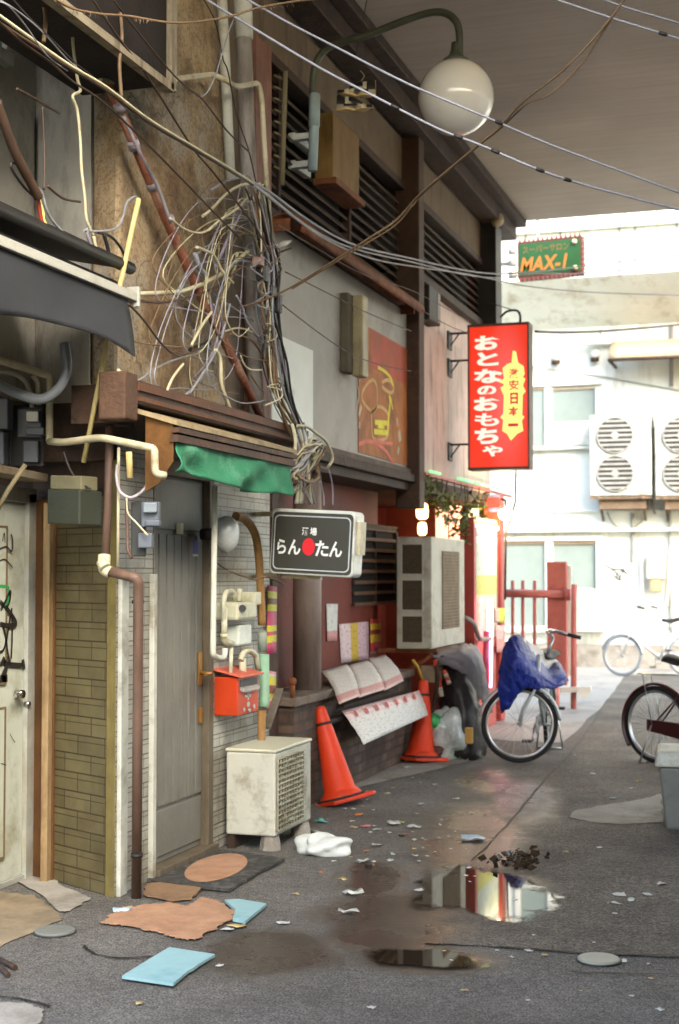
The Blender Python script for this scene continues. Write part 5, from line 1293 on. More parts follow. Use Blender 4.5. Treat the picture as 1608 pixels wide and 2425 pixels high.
pipe("hose", crom([PT(-30,880,7.15),PT(20,882,7.15),PT(55,898,7.15),PT(72,930,7.15),PT(76,965,7.15)],6), 0.012, M("hose_pale", srgb("#8b867a"), rough=0.5), "thin grey hose curving above the left meters", "hose")
pipe("supply_pipe", elbow([PT(78,890,7.3),PT(90,905,7.3),PT(92,960,7.3)],0.03), 0.014, m_cream, "short cream pipe dropping to the left meter")
dp = thing("downpipe", "rusty brown downpipe with white elbow at the tiled pier", "downpipe", PT(325, 2125, 7.15))
mb = MB(); mb.tube([PT(260,1000,7.05),PT(257,1150,7.05),PT(249,1335,7.0)], 0.021, 12); obj("upper_pipe", mb, m_rustp := M("pipe_rustbrown", srgb("#5b473b"), rough=0.6, var=0.25, dirt=srgb("#42301f"), dirt_amt=0.35, streak=True), dp)
mb = MB(); mb.tube(elbow([PT(247,1315,6.98),PT(246,1348,6.96),PT(262,1356,6.95)],0.03), 0.031, 12); mb.tube([PT(240,1330,6.95),PT(250,1345,6.93)], 0.028, 10); obj("joint", mb, m_cream, dp)
mb = MB(); mb.tube(elbow([PT(255,1352,6.95),PT(328,1370,6.93),PT(328,1400,6.95),PT(326,1700,7.0),PT(323,2126,7.12)],0.05), 0.026, 12); obj("lower_pipe", mb, m_rustp, dp)
mb = MB()
for u, v in ((327,1425),(324,2025)): mb.tube([PT(u,v-4,6.98),PT(u,v+4,6.98)], 0.031, 12)
obj("clamp", mb, m_black, dp)
mb = MB(); mb.tube(crom([PT(278,1100,6.95),PT(276,1130,6.95),PT(285,1165,6.95),PT(310,1178,6.95),PT(335,1165,6.95),PT(350,1140,6.95),PT(348,1075,6.95)],5), 0.008, 8); lp_ = obj("wire_loop", mb, M("wire_lilac", srgb("#a9a0a4"), rough=0.5)); tag(lp_, "pale grey wire loop above the meter beside the brown door", "cable")
mb = MB(); mb.tube([PT(305,1070,6.93),PT(308,1132,6.93)], 0.016, 10); tag(obj("insulator", mb, M("insulator_yellow", srgb("#cdb878"), rough=0.5)), "yellow tube insulator inside the pale wire loop", "insulator")
pipe("cable", crom([PT(300,1180,6.93),PT(303,1215,6.93),PT(325,1240,6.93),PT(350,1268,6.92)],4), 0.005, m_cream, "pale cable running down across the door side meter", "cable", n=6)
pipe("conduit", [PT(281,1060,7.0),PT(279,1340,7.0)], 0.008, m_cream, "thin cream conduit beside the rusty brown downpipe", n=8)
pipe("conduit", [PT(300,1180,7.02),PT(302,1300,7.02),PT(312,1322,7.0)], 0.009, m_rustp, "thin brown conduit below the wire loop", n=8)
# white pipe with hooked end by the mailbox
pipe("vent_pipe", elbow([PX(509,1150,-3.10),PX(506,1400,-3.10),PX(504,1552,-3.10),PX(520,1560,-3.10),PX(532,1556,-3.10),PX(533,1535,-3.10)],0.03), 0.017, M('pipe_white', srgb('#c3c4b4'), rough=0.45, var=0.08, dirt=srgb('#8d8463'), dirt_amt=0.25), "white pipe with hooked end right of the brown door")
pipe("drain_pipe", crom([PX(558,1222,-3.2),PX(580,1230,-3.2),PX(603,1262,-3.2),PX(613,1320,-3.2),PX(617,1400,-3.2),PX(620,1480,-3.2)],5), 0.026, M("pipe_tan", srgb("#94703f"), rough=0.6, var=0.25, dirt=srgb("#5e4524"), dirt_amt=0.3, streak=True), "curved tan pipe behind the round white wall lamp")
t = thing("downpipe", "green and grey pipe end below the curved tan pipe", "downpipe", PX(625,1690,-3.2))
mb = MB(); mb.tube([PX(620,1495,-3.2),PX(622,1540,-3.2)],0.030,10); obj("sleeve", mb, M("sleeve_grey", srgb("#8f9a8c"), rough=0.6), t)
mb = MB(); mb.tube([PX(625,1550,-3.18),PX(626,1660,-3.18),PX(624,1676,-3.18)],0.032,12); obj("pipe", mb, M("pipe_green", srgb("#86ad90"), rough=0.55, var=0.15, dirt=srgb("#5f7a5f"), dirt_amt=0.2), t)
mb = MB(); mb.tube([PX(620,1680,-3.2),PX(618,1905,-3.2)],0.026,10); obj("pipe_foot", mb, _mats["pipe_tan"], t)
# downpipes and white pipe at the stucco corner
dw = pipe("downpipe", [PX(524,-30,-3.24),PX(531,100,-3.24),PX(538,260,-3.24),PX(546,425,-3.24)], 0.031, m_whitepaint, "white downpipe at the right corner of the stucco wall", "downpipe", n=14)
t = thing("downpipe", "grey downpipe with white upper sleeve right of the white downpipe", "downpipe", PX(600,620,-3.2))
mb = MB(); mb.tube([PX(577,90,-3.2),PX(584,300,-3.2),PX(596,620,-3.2),PX(606,1000,-3.2)],0.050,14); obj("pipe", mb, m_greypipe, t)
mb = MB(); mb.tube([PX(574,-30,-3.2),PX(578,92,-3.2)],0.056,14); obj("sleeve", mb, M("sleeve_white", srgb("#bfc4bf"), rough=0.5, dirt=srgb("#7a7466"), dirt_amt=0.2), t)
mb = MB(); mb.slab([(-3.30,8.42,2.5),(-3.30,8.70,2.5),(-3.38,8.70,2.5),(-3.38,8.42,2.5)], (0,0,2.6)); tag(obj("brown_pilaster", mb, M("mauve_brown", srgb("#7d5a4c"), rough=0.7, var=0.2, dirt=srgb("#4c3428"), dirt_amt=0.3, streak=True)), "mauve brown timber strip beside the grey downpipe", "board")
pipe("conduit", elbow([PX(236,193,-3.26),PX(400,189,-3.24),PX(505,176,-3.2),PX(535,190,-3.13),PX(560,206,-3.13),PX(612,196,-3.1),PX(620,230,-3.1),PX(625,330,-3.1),PX(634,470,-3.1),PX(645,600,-3.12)],0.06), 0.016, m_cream, "cream conduit crossing the stucco wall then turning down")
pipe("iron_rod", [PX(258,205,-3.22),PX(320,345,-3.2),PX(392,515,-3.18),PX(470,690,-3.16),PX(560,865,-3.14),PX(620,992,-3.12)], 0.026, M("rod_rust", srgb("#7b4a36"), rough=0.65, var=0.4, scale=12, dirt=srgb("#b18d75"), dirt_amt=0.3, dirt_scale=8), "long rusty iron pipe slanting across the stucco wall", "pipe", n=12)
mb = MB()
for u, v in ((283,255),(318,345),(360,440),(402,523)): mb.tube([PX(u-3,v-8,-3.19),PX(u+3,v+8,-3.19)], 0.031, 10)
mb.tube(crom([PX(292,275,-3.17),PX(330,360,-3.15),PX(372,440,-3.14),PX(404,528,-3.14)],5),0.010,8); tag(obj("pipe_wrap", mb, M("tape_grey", srgb("#857f84"), rough=0.6)), "grey cable taped along the slanting rusty pipe", "cable")
pipe("bamboo_pole", [PT(329,470,6.9),PT(312,545,6.9),PT(292,640,6.9),PT(262,770,6.9),PT(235,905,6.92),PT(198,1095,7.0)], 0.013, M("bamboo", srgb("#b9ab72"), rough=0.6, var=0.2, dirt=srgb("#7b6a3a"), dirt_amt=0.25), "slanting yellow bamboo pole behind the black awning", "pole")
pipe("pole", [PT(60,1100,7.0),PT(20,1160,7.0),PT(-10,1215,7.0)], 0.012, _mats["bamboo_pale"], "pale stick leaning under the left meter shelf", "pole")

# ================================================================ round wall lamp, gas meter, mailbox
t = thing("wall_lamp", "round white wall lamp under the green awning", "lamp", PX(540,1305,-3.22))
c = PX(537, 1265, -3.14)
mb = MB(); mb.sphere(c, 0.085, 22, 14, (0.9,0.9,1.25)); obj("globe", mb, M("lamp_opal", srgb("#b9c2c4"), rough=0.15, var=0.05, dirt=srgb("#97906f"), dirt_amt=0.15, bump=0, coat=0.4), t)
mb = MB(); mb.lathe(c+Vector((-0.155,0,0.0)), [(0.035,0.0),(0.035,0.09)], 20, axis=(1,0,0)); obj("base", mb, m_black, t)
t = thing("gas_meter", "cream gas meter with elbow pipes above the red mailbox", "meter", PX(560,1580,-3.2))
def gx(u, v, d=0.0): return PX(u, v, -3.2+d)
m_gas = M("gas_cream", srgb("#c6c7ad"), rough=0.5, var=0.1, dirt=srgb("#8f8259"), dirt_amt=0.3, dirt_scale=8, bump=0.05)
mb = MB(); a_ = gx(543,1470); b_ = gx(588,1424); mb.box((-3.3, a_.y, a_.z), (-3.14, b_.y, b_.z)); obj("body", mb, m_gas, t, bevel=0.02)
mb = MB(); a_ = gx(556,1530); b_ = gx(586,1478); mb.box((-3.28, a_.y, a_.z), (-3.17, b_.y, b_.z)); obj("index_box", mb, M("gas_white", srgb("#c9d2c6"), rough=0.4), t, bevel=0.012)
mb = MB(); mb.cyl(gx(574,1441,0.06)+Vector((0,0,0)), gx(574,1441,0.075), 0.022, 12); obj("dial", mb, m_mdark, t)
for pts, r_ in (([(531,1500),(530,1420),(535,1402),(552,1400),(556,1420)],0.016),([(566,1424),(568,1395)],0.018),([(530,1500),(532,1520),(548,1525)],0.022),([(570,1565),(575,1545),(590,1540),(606,1550),(612,1585)],0.018),([(548,1530),(546,1600)],0.012),([(574,1560),(576,1605)],0.022),([(532,1440),(530,1512)],0.019)):
    mb = MB(); mb.tube(elbow([gx(*p_) for p_ in pts],0.03), r_, 10); obj("pipe", mb, m_gas, t)
mb = MB(); a_ = gx(598,1425); mb.box((-3.3, a_.y-0.05, a_.z-0.02), (-3.16, a_.y+0.05, a_.z+0.06)); obj("junction_box", mb, m_gas, t, bevel=0.008)
ml = thing("mailbox", "red metal mailbox with white markings on the tiled wall", "mailbox", (-3.22, 7.93, 0.79))
m_red = M("mailbox_red", srgb("#b83a10"), rough=0.45, var=0.12, scale=5, dirt=srgb("#7d2a12"), dirt_amt=0.15, bump=0.05)
mb = MB(); mb.box((-3.3,7.77,0.79),(-3.15,8.10,1.015)); obj("body", mb, m_red, ml, bevel=0.006)
mb = MB(); mb.slab([(-3.31,7.75,1.055),(-3.12,7.75,1.012),(-3.12,8.12,1.012),(-3.31,8.12,1.055)], (0,0,0.012)); obj("lid", mb, M("mailbox_lid", srgb("#c8604a"), rough=0.5, var=0.15, dirt=srgb("#a8917c"), dirt_amt=0.2), ml, bevel=0.004)
mb = MB(); mb.box((-3.15,7.80,0.955),(-3.147,8.07,0.998)); obj("slot", mb, m_mdark, ml)
mb = MB(); mb.slab([(-3.149,7.80,0.955),(-3.128,7.80,0.945),(-3.128,8.07,0.945),(-3.149,8.07,0.955)], (0,0,-0.018)); obj("slot_flap", mb, M("flap_grey", srgb("#a9a29a"), rough=0.4, metal=0.3), ml)
mb = MB(); xx = -3.1485
mb.box((xx,7.88,0.915),(xx+0.002,7.97,0.930)); mb.box((xx,7.88,0.888),(xx+0.002,7.97,0.903)); mb.box((xx,7.915,0.870),(xx+0.002,7.935,0.915))
pts = [Vector((xx+0.002, 7.93+0.026*math.cos(R(k*20)), 0.845+0.016*math.sin(R(k*20)))) for k in range(18)]; mb.add(pts, [tuple(range(18))])
obj("marking", mb, m_whitepaint, ml)
mb = MB(); mb.cyl((-3.15,7.93,0.81),(-3.135,7.93,0.81),0.012,10); mb.cyl((-3.15,7.86,0.82),(-3.143,7.86,0.82),0.012,10); mb.cyl((-3.15,8.02,0.825),(-3.143,8.02,0.825),0.014,10); obj("latch", mb, m_steel, ml)
# ================================================================ boards, column, poster strips past the near building
mb = MB(); mb.box((-3.9,8.68,0),(-3.40,9.12,2.4)); bw_ = obj("board_wall", mb, M("board_brown", srgb("#4c3222"), rough=0.75, var=0.35, dirt=srgb("#2a1b12"), dirt_amt=0.35, streak=True)); tag(bw_, "dark brown board panel between tiled wall and grey column", "board")
def uvmat_poster(name, bands, scribble=True, vertical=True, sc=(14,26), ink=(0.12,0.09,0.11), amt=0.55):
    """printed sheet: colour bands along v, with block of small print"""
    m = bpy.data.materials.new(name); m.use_nodes = True
    n = m.node_tree.nodes; L = m.node_tree.links; b_ = n["Principled BSDF"]
    uv = n.new("ShaderNodeUVMap"); sp = n.new("ShaderNodeSeparateXYZ"); L.new(uv.outputs['UV'], sp.inputs[0])
    rp = n.new("ShaderNodeValToRGB"); rp.color_ramp.interpolation = 'CONSTANT'
    el = rp.color_ramp.elements
    while len(el) > 1: el.remove(el[-1])
    el[0].position = 0; el[0].color = (*srgb(bands[0][1]),1)
    for p_, c_ in bands[1:]:
        e = el.new(p_); e.color = (*srgb(c_),1)
    L.new(sp.outputs['Y' if vertical else 'X'], rp.inputs['Fac'])
    out = rp.outputs['Color']
    if scribble:
        mp = n.new("ShaderNodeMapping"); mp.inputs['Scale'].default_value = (sc[0], sc[1], 1); L.new(uv.outputs['UV'], mp.inputs['Vector'])
        ns = n.new("ShaderNodeTexNoise"); ns.inputs['Scale'].default_value = 1.0; ns.inputs['Detail'].default_value = 3; L.new(mp.outputs['Vector'], ns.inputs['Vector'])
        r2 = n.new("ShaderNodeValToRGB"); r2.color_ramp.elements[0].position = 0.54; r2.color_ramp.elements[1].position = 0.62; L.new(ns.outputs['Fac'], r2.inputs['Fac'])
        mu = n.new("ShaderNodeMath"); mu.operation = 'MULTIPLY'; mu.inputs[1].default_value = amt; L.new(r2.outputs['Color'], mu.inputs[0])
        mx = n.new("ShaderNodeMixRGB"); mx.inputs['Color2'].default_value = (*ink,1); L.new(mu.outputs[0], mx.inputs['Fac']); L.new(out, mx.inputs['Color1']); out = mx.outputs['Color']
    L.new(out, b_.inputs['Base Color']); b_.inputs['Roughness'].default_value = 0.6
    return m
def quad_sheet(mb, tl, tr, br, bl, ni=6, nj=6, bend=0.0, bn=None, th=0.0015, seed=1, jit=0.0):
    rnd = random.Random(seed); g = []
    bn = Vector(bn) if bn is not None else Vector((1,0,0))
    for i in range(ni+1):
        s_ = i/ni; row = []
        for j in range(nj+1):
            q = j/nj
            p = Vector(tl).lerp(Vector(tr), q).lerp(Vector(bl).lerp(Vector(br), q), s_)
            p = p + bn*(bend*math.sin(math.pi*s_)) + bn*rnd.uniform(-jit, jit)
            row.append(p)
        g.append(row)
    return mb.sheet(g, th)
m_strip = uvmat_poster("strip_pink_yellow", [(0,"#c8456e"),(0.17,"#d8cf2e"),(0.27,"#b84a5c"),(0.33,"#d8cf2e"),(0.42,"#c8456e"),(0.63,"#d8cf2e"),(0.73,"#7d4436"),(0.82,"#c9bf35"),(0.92,"#a83248")], sc=(8,30), amt=0.35)
mb = MB(); quad_sheet(mb, PX(634,1386,-3.28), PX(656,1390,-3.28), PX(654,1546,-3.28), PX(632,1552,-3.28), 8, 2); tag(obj("poster_strip", mb, m_strip), "upper narrow pink and yellow poster strip on the brown boards", "poster", "pink and yellow poster strips")
m_strip2 = uvmat_poster("strip_pink_yellow2", [(0,"#c9c0bd"),(0.06,"#c8456e"),(0.28,"#c9c5a0"),(0.36,"#d8cf2e"),(0.45,"#8d4436"),(0.66,"#d8cf2e"),(0.86,"#c8c0b0"),(0.93,"#c87d86")], sc=(8,30), amt=0.35)
mb = MB(); quad_sheet(mb, PX(637,1588,-3.28), PX(654,1592,-3.28), PX(652,1684,-3.28), PX(634,1690,-3.28), 8, 2); tag(obj("poster_strip", mb, m_strip2), "lower narrow pink and yellow poster strip on the brown boards", "poster", "pink and yellow poster strips")
mb = MB(); mb.bar(PX(632,1724,-3.2), PX(662,1632,-3.25), 0.05, 0.02); tag(obj("plank", mb, M("plank_grey", srgb("#6b6358"), rough=0.8, var=0.25, dirt=srgb("#3f382f"), dirt_amt=0.3), bevel=0.003), "weathered grey plank leaning behind the old air conditioner", "plank")
c0 = PX(727, 1660, -3.46)
mb = MB(); mb.cyl((-3.46, c0.y, 0.6), (-3.46, c0.y, 2.42), 0.105, 24); col_ = obj("column", mb, M("column_mauve", srgb("#85766b"), rough=0.5, var=0.15, scale=3, dirt=srgb("#4b3f38"), dirt_amt=0.25, streak=True)); tag(col_, "thick mauve grey round column standing behind the brick planter", "column")
mb = MB(); mb.cyl((-3.42, 8.98, 1.2), (-3.42, 8.98, 2.43), 0.03, 12); tag(obj("pole", mb, m_beam), "thin brown pole above the black lightbox sign", "pole")
# brick planter
m_brick = tile_mat("brick", srgb("#5b4136"), srgb("#766252"), srgb("#4f473e"), 0.21, 0.075, ms=0.012, rough=0.9, dirt=srgb("#2e2219"), dirt_amt=0.62, bumpd=0.012)
pl_ = thing("brick_planter", "low dark brick planter wall along the red shop front", "planter", (-3.4, 10.6, 0))
mb = MB(); uvwall(mb, (-3.65,9.15), (-3.30,9.15), 0, 0.72); uvwall(mb, (-3.30,9.15), (-3.30,12.2), 0, 0.72); uvwall(mb, (-3.30,12.2), (-3.65,12.2), 0, 0.72); obj("brickwork", mb, m_brick, pl_)
mb = MB(); mb.box((-3.66,9.12,0.72),(-3.27,12.22,0.78)); obj("coping", mb, M("coping", srgb("#76695c"), rough=0.85, var=0.3, dirt=srgb("#4a4038"), dirt_amt=0.35, bump=0.4), pl_, bevel=0.008)
mb = MB(); mb.sphere(PX(693,1614,-3.3), 0.03, 10, 8); mb.cyl(PX(693,1618,-3.3), PX(693,1652,-3.3), 0.018, 8); tag(obj("post_knob", mb, m_rust), "small rusty knobbed post at the planter corner", "post")
# louvred vent on the red wall
t = thing("vent_grille", "dark vent grille with horizontal bars on the red wall", "vent", PX(880, 1440, -3.62))
a_ = PX(836,1432,-3.64); b_ = PX(932,1258,-3.64)
mb = MB(); mb.box((-3.65,a_.y,a_.z),(-3.642,b_.y,b_.z)); obj("opening", mb, _mats["void_dark"], t)
mb = MB()
for k in range(8):
    z = a_.z+(b_.z-a_.z)*k/7; mb.bar((-3.625,a_.y-0.02,z),(-3.625,b_.y+0.02,z),0.018,0.03)
obj("bar", mb, M("bar_brown", srgb("#5a402c"), rough=0.7, var=0.2), t)
mb = MB(); ym = (a_.y+b_.y)/2; mb.bar((-3.632,ym,a_.z),(-3.632,ym,b_.z),0.02,0.03); mb.box((-3.65,b_.y,a_.z-0.02),(-3.61,b_.y+0.05,b_.z+0.03)); mb.box((-3.65,a_.y-0.04,b_.z),(-3.61,b_.y+0.05,b_.z+0.04)); obj("frame", mb, m_darkwood, t)
# posters on the red wall
mb = MB(); quad_sheet(mb, PX(773,1430,-3.64), PX(800,1430,-3.64), PX(798,1518,-3.64), PX(775,1520,-3.64)); tag(obj("paper_notice", mb, uvmat_poster("notice_white", [(0,"#c88f8a"),(0.28,"#cfcfc6")], sc=(3,6), amt=0.25)), "narrow white paper notice with pink foot on the red wall", "poster")
pp = thing("wall_poster", "pink poster with yellow middle column beside the white notice", "poster", PX(838,1570,-3.64))
P_ = [PX(803,1478,-3.64), PX(873,1472,-3.64), PX(873,1562,-3.64), PX(808,1570,-3.64)]
mb = MB(); quad_sheet(mb, *P_); obj("sheet", mb, uvmat_poster("poster_pink", [(0,"#d6c2c0"),(0.36,"#d0b23a"),(0.62,"#d2b6bb")], sc=(14,16), ink=(0.45,0.07,0.14), amt=0.5, vertical=False), pp)
pp2 = thing("wall_poster", "narrow red and yellow poster at the right end of the red wall", "poster", PX(890,1548,-3.64))
P_ = [PX(877,1466,-3.64), PX(901,1465,-3.64), PX(902,1544,-3.64), PX(878,1549,-3.64)]
mb = MB(); quad_sheet(mb, *P_); obj("sheet", mb, uvmat_poster("poster_ry", [(0,"#b8a79a"),(0.06,"#b82430"),(0.32,"#c9a92a"),(0.55,"#8a2c20"),(0.68,"#c9a92a"),(0.86,"#a83024")], sc=(6,14), amt=0.3), pp2)
# ---- leaflets on the planter
m_leaf = uvmat_poster("leaflet", [(0,"#cbb0a8"),(0.05,"#c48f88"),(0.20,"#cfcac0"),(0.93,"#b9bdb8")], sc=(20,34), amt=0.4)
LB = [((760,1590),(822,1573),(852,1648),(803,1668)),((825,1576),(872,1563),(912,1632),(850,1652)),((873,1560),(912,1551),(956,1612),(910,1636))]
LN = ["left hand white leaflet curling over the brick planter","middle white leaflet curling over the brick planter","right hand pinkish leaflet curling over the brick planter"]
for i, (tl, tr, br, bl) in enumerate(LB):
    mb = MB(); quad_sheet(mb, PX(*tl,-3.50), PX(*tr,-3.50), PX(*br,-3.14), PX(*bl,-3.14), 10, 5, bend=0.022, bn=(0.6,0,0.8), th=0.003, seed=i, jit=0.004)
    tag(obj("leaflet", mb, m_leaf), LN[i], "leaflet", "leaflets over the brick planter")
mb = MB(); mb.slab([PX(766,1618,-3.53),PX(908,1578,-3.53),PX(944,1630,-3.24),PX(814,1672,-3.24)], (0,0,-0.015)); tag(obj("display_board", mb, m_darkwood), "dark sloping board carrying the white leaflets on the planter", "board")

# ================================================================ traffic cones, bar, hung banner
m_cone = M("cone_orange", srgb("#cf3a14"), rough=0.55, var=0.14, scale=5, dirt=srgb("#7d2a12"), dirt_amt=0.28, bump=0.05)
m_rub = M("rubber_black", srgb("#2b2623"), rough=0.8, var=0.2)
def cone(label, base, top, yaw=0.2, h=0.70):
    base = Vector(base); ax = (Vector(top)-base).normalized()
    t = thing("traffic_cone", label, "traffic cone", base, "orange traffic cones by the planter")
    mb = MB(); mb.lathe(base, [(0.155,0.035),(0.15,0.06),(0.125,0.09),(0.115,0.10),(0.042,h-0.03),(0.036,h-0.005),(0.02,h)], 32, axis=ax); obj("body", mb, m_cone, t)
    e = ax.orthogonal().normalized(); g = ax.cross(e); c_, s_ = math.cos(yaw), math.sin(yaw); e, g = e*c_+g*s_, g*c_-e*s_
    mb = MB(); pts = [base+ax*0.012+e*(x*0.19)+g*(y*0.19) for x, y in ((-1,-0.8),(-0.8,-1),(0.8,-1),(1,-0.8),(1,0.8),(0.8,1),(-0.8,1),(-1,0.8))]; mb.slab(pts, ax*0.028); obj("base", mb, m_cone, t, bevel=0.008)
    mb = MB(); mb.lathe(base, [(0.175,0.040),(0.178,0.05),(0.158,0.055)], 28, axis=ax); obj("weight_ring", mb, m_rub, t)
    mb = MB(); mb.lathe(base, [(0.056,h-0.135),(0.056,h-0.115)], 20, axis=ax); obj("strap", mb, m_rub, t)
    return base+ax*(h-0.125), ax
bA = PG(812, 1903); Zc = (bA-CO).dot(camf)
cA, _ = cone("leaning orange traffic cone in front of the planter, near the old air conditioner", bA, PT(757,1676,Zc+0.02))
bB = PG(996, 1803); Zc2 = (bB-CO).dot(camf)
cB, _ = cone("orange traffic cone with yellow stick on top, beside the rubbish bag", bB, PT(1004,1600,Zc2))
b1_ = Vector(cA); b2_ = Vector(cB)
t = thing("cone_bar", "black and yellow striped bar linking the two orange cones", "bar", b1_.lerp(b2_,0.5))
L_ = 10
for k in range(L_):
    mb = MB(); mb.cyl(b1_.lerp(b2_, k/L_), b1_.lerp(b2_, (k+1)/L_), 0.017, 10); obj("stripe", mb, M("bar_yellow", srgb("#c9941c"), rough=0.5) if k % 3 == 2 else m_rub, t)
mb = MB()
m_ban = uvmat_poster("banner_print", [(0,"#cfcfc8"),(0.55,"#d2cfc8"),(0.70,"#d8c4c0"),(0.86,"#c9a9a4")], sc=(34,22), ink=(0.22,0.12,0.13), amt=0.42)
off = Vector((0.05,-0.05,0))
quad_sheet(mb, b1_.lerp(b2_,0.14)+Vector((0.02,-0.02,0.06)), b1_.lerp(b2_,0.93)+Vector((0.02,-0.02,0.05)), PT(1012,1694,Zc2-0.25), PT(862,1763,Zc+0.12), 10, 12, bend=0.012, bn=(0.8,-0.5,0.2), th=0.004, jit=0.006, seed=9)
ban = obj("paper_banner", mb, m_ban); tag(ban, "white paper banner with red print hanging from the cone bar", "banner")
for k in range(7):
    mb = MB(); s_ = 0.10+0.13*k
    p0 = (b1_.lerp(b2_,0.14)+Vector((0.02,-0.02,0.06))).lerp(b1_.lerp(b2_,0.93)+Vector((0.02,-0.02,0.05)), s_); p1 = PT(862,1763,Zc+0.12).lerp(PT(1012,1694,Zc2-0.25), s_)
    dn = (p1-p0); c = p0 + dn*0.16 + Vector((0.8,-0.5,0.2))*(0.03*math.sin(math.pi*0.16)+0.010)
    al = (b2_-b1_).normalized(); dn.normalize()
    mb.add([c+al*0.030*math.cos(R(a))+dn*0.030*math.sin(R(a)) for a in range(0,360,30)], [tuple(range(12))]); obj("red_spot", mb, M("print_red", srgb("#b8443c"), rough=0.6, bump=0), ban)
mb = MB(); mb.tube([PT(1001,1612,Zc2), PT(990,1580,Zc2-0.03), PT(978,1563,Zc2-0.06)], 0.013, 8); tag(obj("stick", mb, M("stick_yellow", srgb("#b8953a"), rough=0.6)), "yellow stick poking out of the farther cone", "stick")

# ================================================================ old outdoor unit on the ground
ac = thing("outdoor_unit", "old cream air conditioner on concrete blocks in front of the tiled wall", "air conditioner", (-3.1, 8.15, 0))
m_ac = M("ac_cream", srgb("#b5b6a8"), rough=0.5, var=0.10, scale=3, dirt=srgb("#6b6145"), dirt_amt=0.30, dirt_scale=5, bump=0.04)
x0, x1, y0, y1, z0, z1 = -3.26, -2.95, 7.86, 8.50, 0.085, 0.57
mb = MB(); mb.box((x0,y0,z0),(x1,y1,z1)); obj("casing", mb, m_ac, ac, bevel=0.01)
mb = MB(); mb.slab([(x0-0.004,y0-0.008,z1+0.003),(x1+0.008,y0-0.004,z1+0.001),(x1+0.008,y1+0.005,z1+0.001),(x0-0.004,y1+0.005,z1+0.003)], (0,0,0.020)); obj("top_panel", mb, M("ac_top", srgb("#bdbda6"), rough=0.45, var=0.08, dirt=srgb("#8d8260"), dirt_amt=0.2), ac, bevel=0.008)
mb = MB(); mb.box((x1,y0+0.022,z0+0.03),(x1+0.004,y1-0.15,z1-0.035)); obj("grille_back", mb, M("ac_grille_dark", srgb("#6f684f"), rough=0.8, var=0.4), ac)
mb = MB()
for k in range(22):
    y = y0+0.025+0.047*k
    if y < y1-0.155: mb.box((x1+0.003,y,z0+0.03),(x1+0.012,y+0.004,z1-0.035))
for k in range(15): 
    z = z0+0.03+(z1-z0-0.065)*k/14; w_ = 0.0035 if k % 5 else 0.006; mb.box((x1+0.010,y0+0.02,z-w_),(x1+0.016,y1-0.148,z+w_))
obj("grille", mb, M("ac_grille", srgb("#a3a18e"), rough=0.6, var=0.2, dirt=srgb("#5d5238"), dirt_amt=0.4), ac)
mb = MB(); mb.lathe((x1+0.003,y0+0.26,(z0+z1)/2), [(0.17,0.0),(0.172,0.004),(0.185,0.004),(0.188,0.0)], 32, axis=(1,0,0), cap=False); obj("fan_ring", mb, _mats["ac_grille"], ac)
for (yy, xx) in ((y0+0.06,-3.0),(y1-0.10,-2.98)):
    mb = MB(); mb.lathe((xx,yy,0.0), [(0.066,0.0),(0.062,0.04),(0.054,0.075),(0.052,0.083)], 7, smooth=False); obj("block", mb, m_conc, ac)
mb = MB(); mb.box((x0,y0+0.02,0),(x0+0.05,y1,z0)); obj("rear_foot", mb, m_darkwood, ac)

# ================================================================ big outdoor unit hung on brackets
hu = thing("outdoor_unit", "large grey air conditioner with three side windows hung on the shop wall", "air conditioner", (-3.26, 12.8, 0.95))
x0, x1, y0, y1, z0, z1 = -3.42, -3.10, 12.16, 13.45, 0.96, 1.95
m_hu = M("ac_grey", srgb("#a5a393"), rough=0.5, var=0.12, scale=3, dirt=srgb("#6e6550"), dirt_amt=0.3, dirt_scale=4, bump=0.04)
mb = MB(); mb.box((x0,y0,z0),(x1,y1,z1)); obj("casing", mb, m_hu, hu, bevel=0.012)
for (a_, b_) in ((0.06,0.29),(0.35,0.61),(0.67,0.93)):
    mb = MB(); mb.box((x0+0.055,y0-0.004,z0+(z1-z0)*a_),(x0+0.235,y0+0.001,z0+(z1-z0)*b_)); obj("side_window", mb, M("coil_dark", srgb("#3d3322"), rough=0.8, var=0.35, scale=60), hu)
    mb = MB(); 
    za, zb = z0+(z1-z0)*a_, z0+(z1-z0)*b_
    for (xa,xb,zc,zd) in ((x0+0.045,x0+0.245,za-0.012,za),(x0+0.045,x0+0.245,zb,zb+0.012),(x0+0.045,x0+0.055,za,zb),(x0+0.235,x0+0.245,za,zb)): mb.box((xa,y0-0.012,zc),(xb,y0,zd))
    obj("window_frame", mb, m_hu, hu)
mb = MB(); mb.box((x1,y0+0.38,z0+0.16),(x1+0.006,y1-0.25,z1-0.12)); obj("front_panel", mb, M("coil_brown", srgb("#6b5940"), rough=0.7, var=0.3, dirt=srgb("#463722"), dirt_amt=0.4), hu)
mb = MB()
for k in range(24): 
    z = z0+0.17+0.7*k/24; mb.box((x1+0.005,y0+0.38,z),(x1+0.014,y1-0.25,z+0.008))
obj("front_grille", mb, M("grille_brown", srgb("#7b6a4e"), rough=0.7), hu)
mb = MB(); mb.bar((x0-0.2,y0+0.12,z0-0.02),(x1+0.02,y0+0.12,z0-0.02),0.04,0.04); mb.bar((x0-0.2,y1-0.12,z0-0.02),(x1+0.02,y1-0.12,z0-0.02),0.04,0.04); mb.bar((x1,y0+0.12,z0-0.04),(x0-0.15,y0+0.12,z0-0.35),0.03,0.03); mb.bar((x1,y0+0.1,z0-0.02),(x1,y1-0.1,z0-0.02),0.03,0.03); obj("bracket", mb, m_rust, hu)
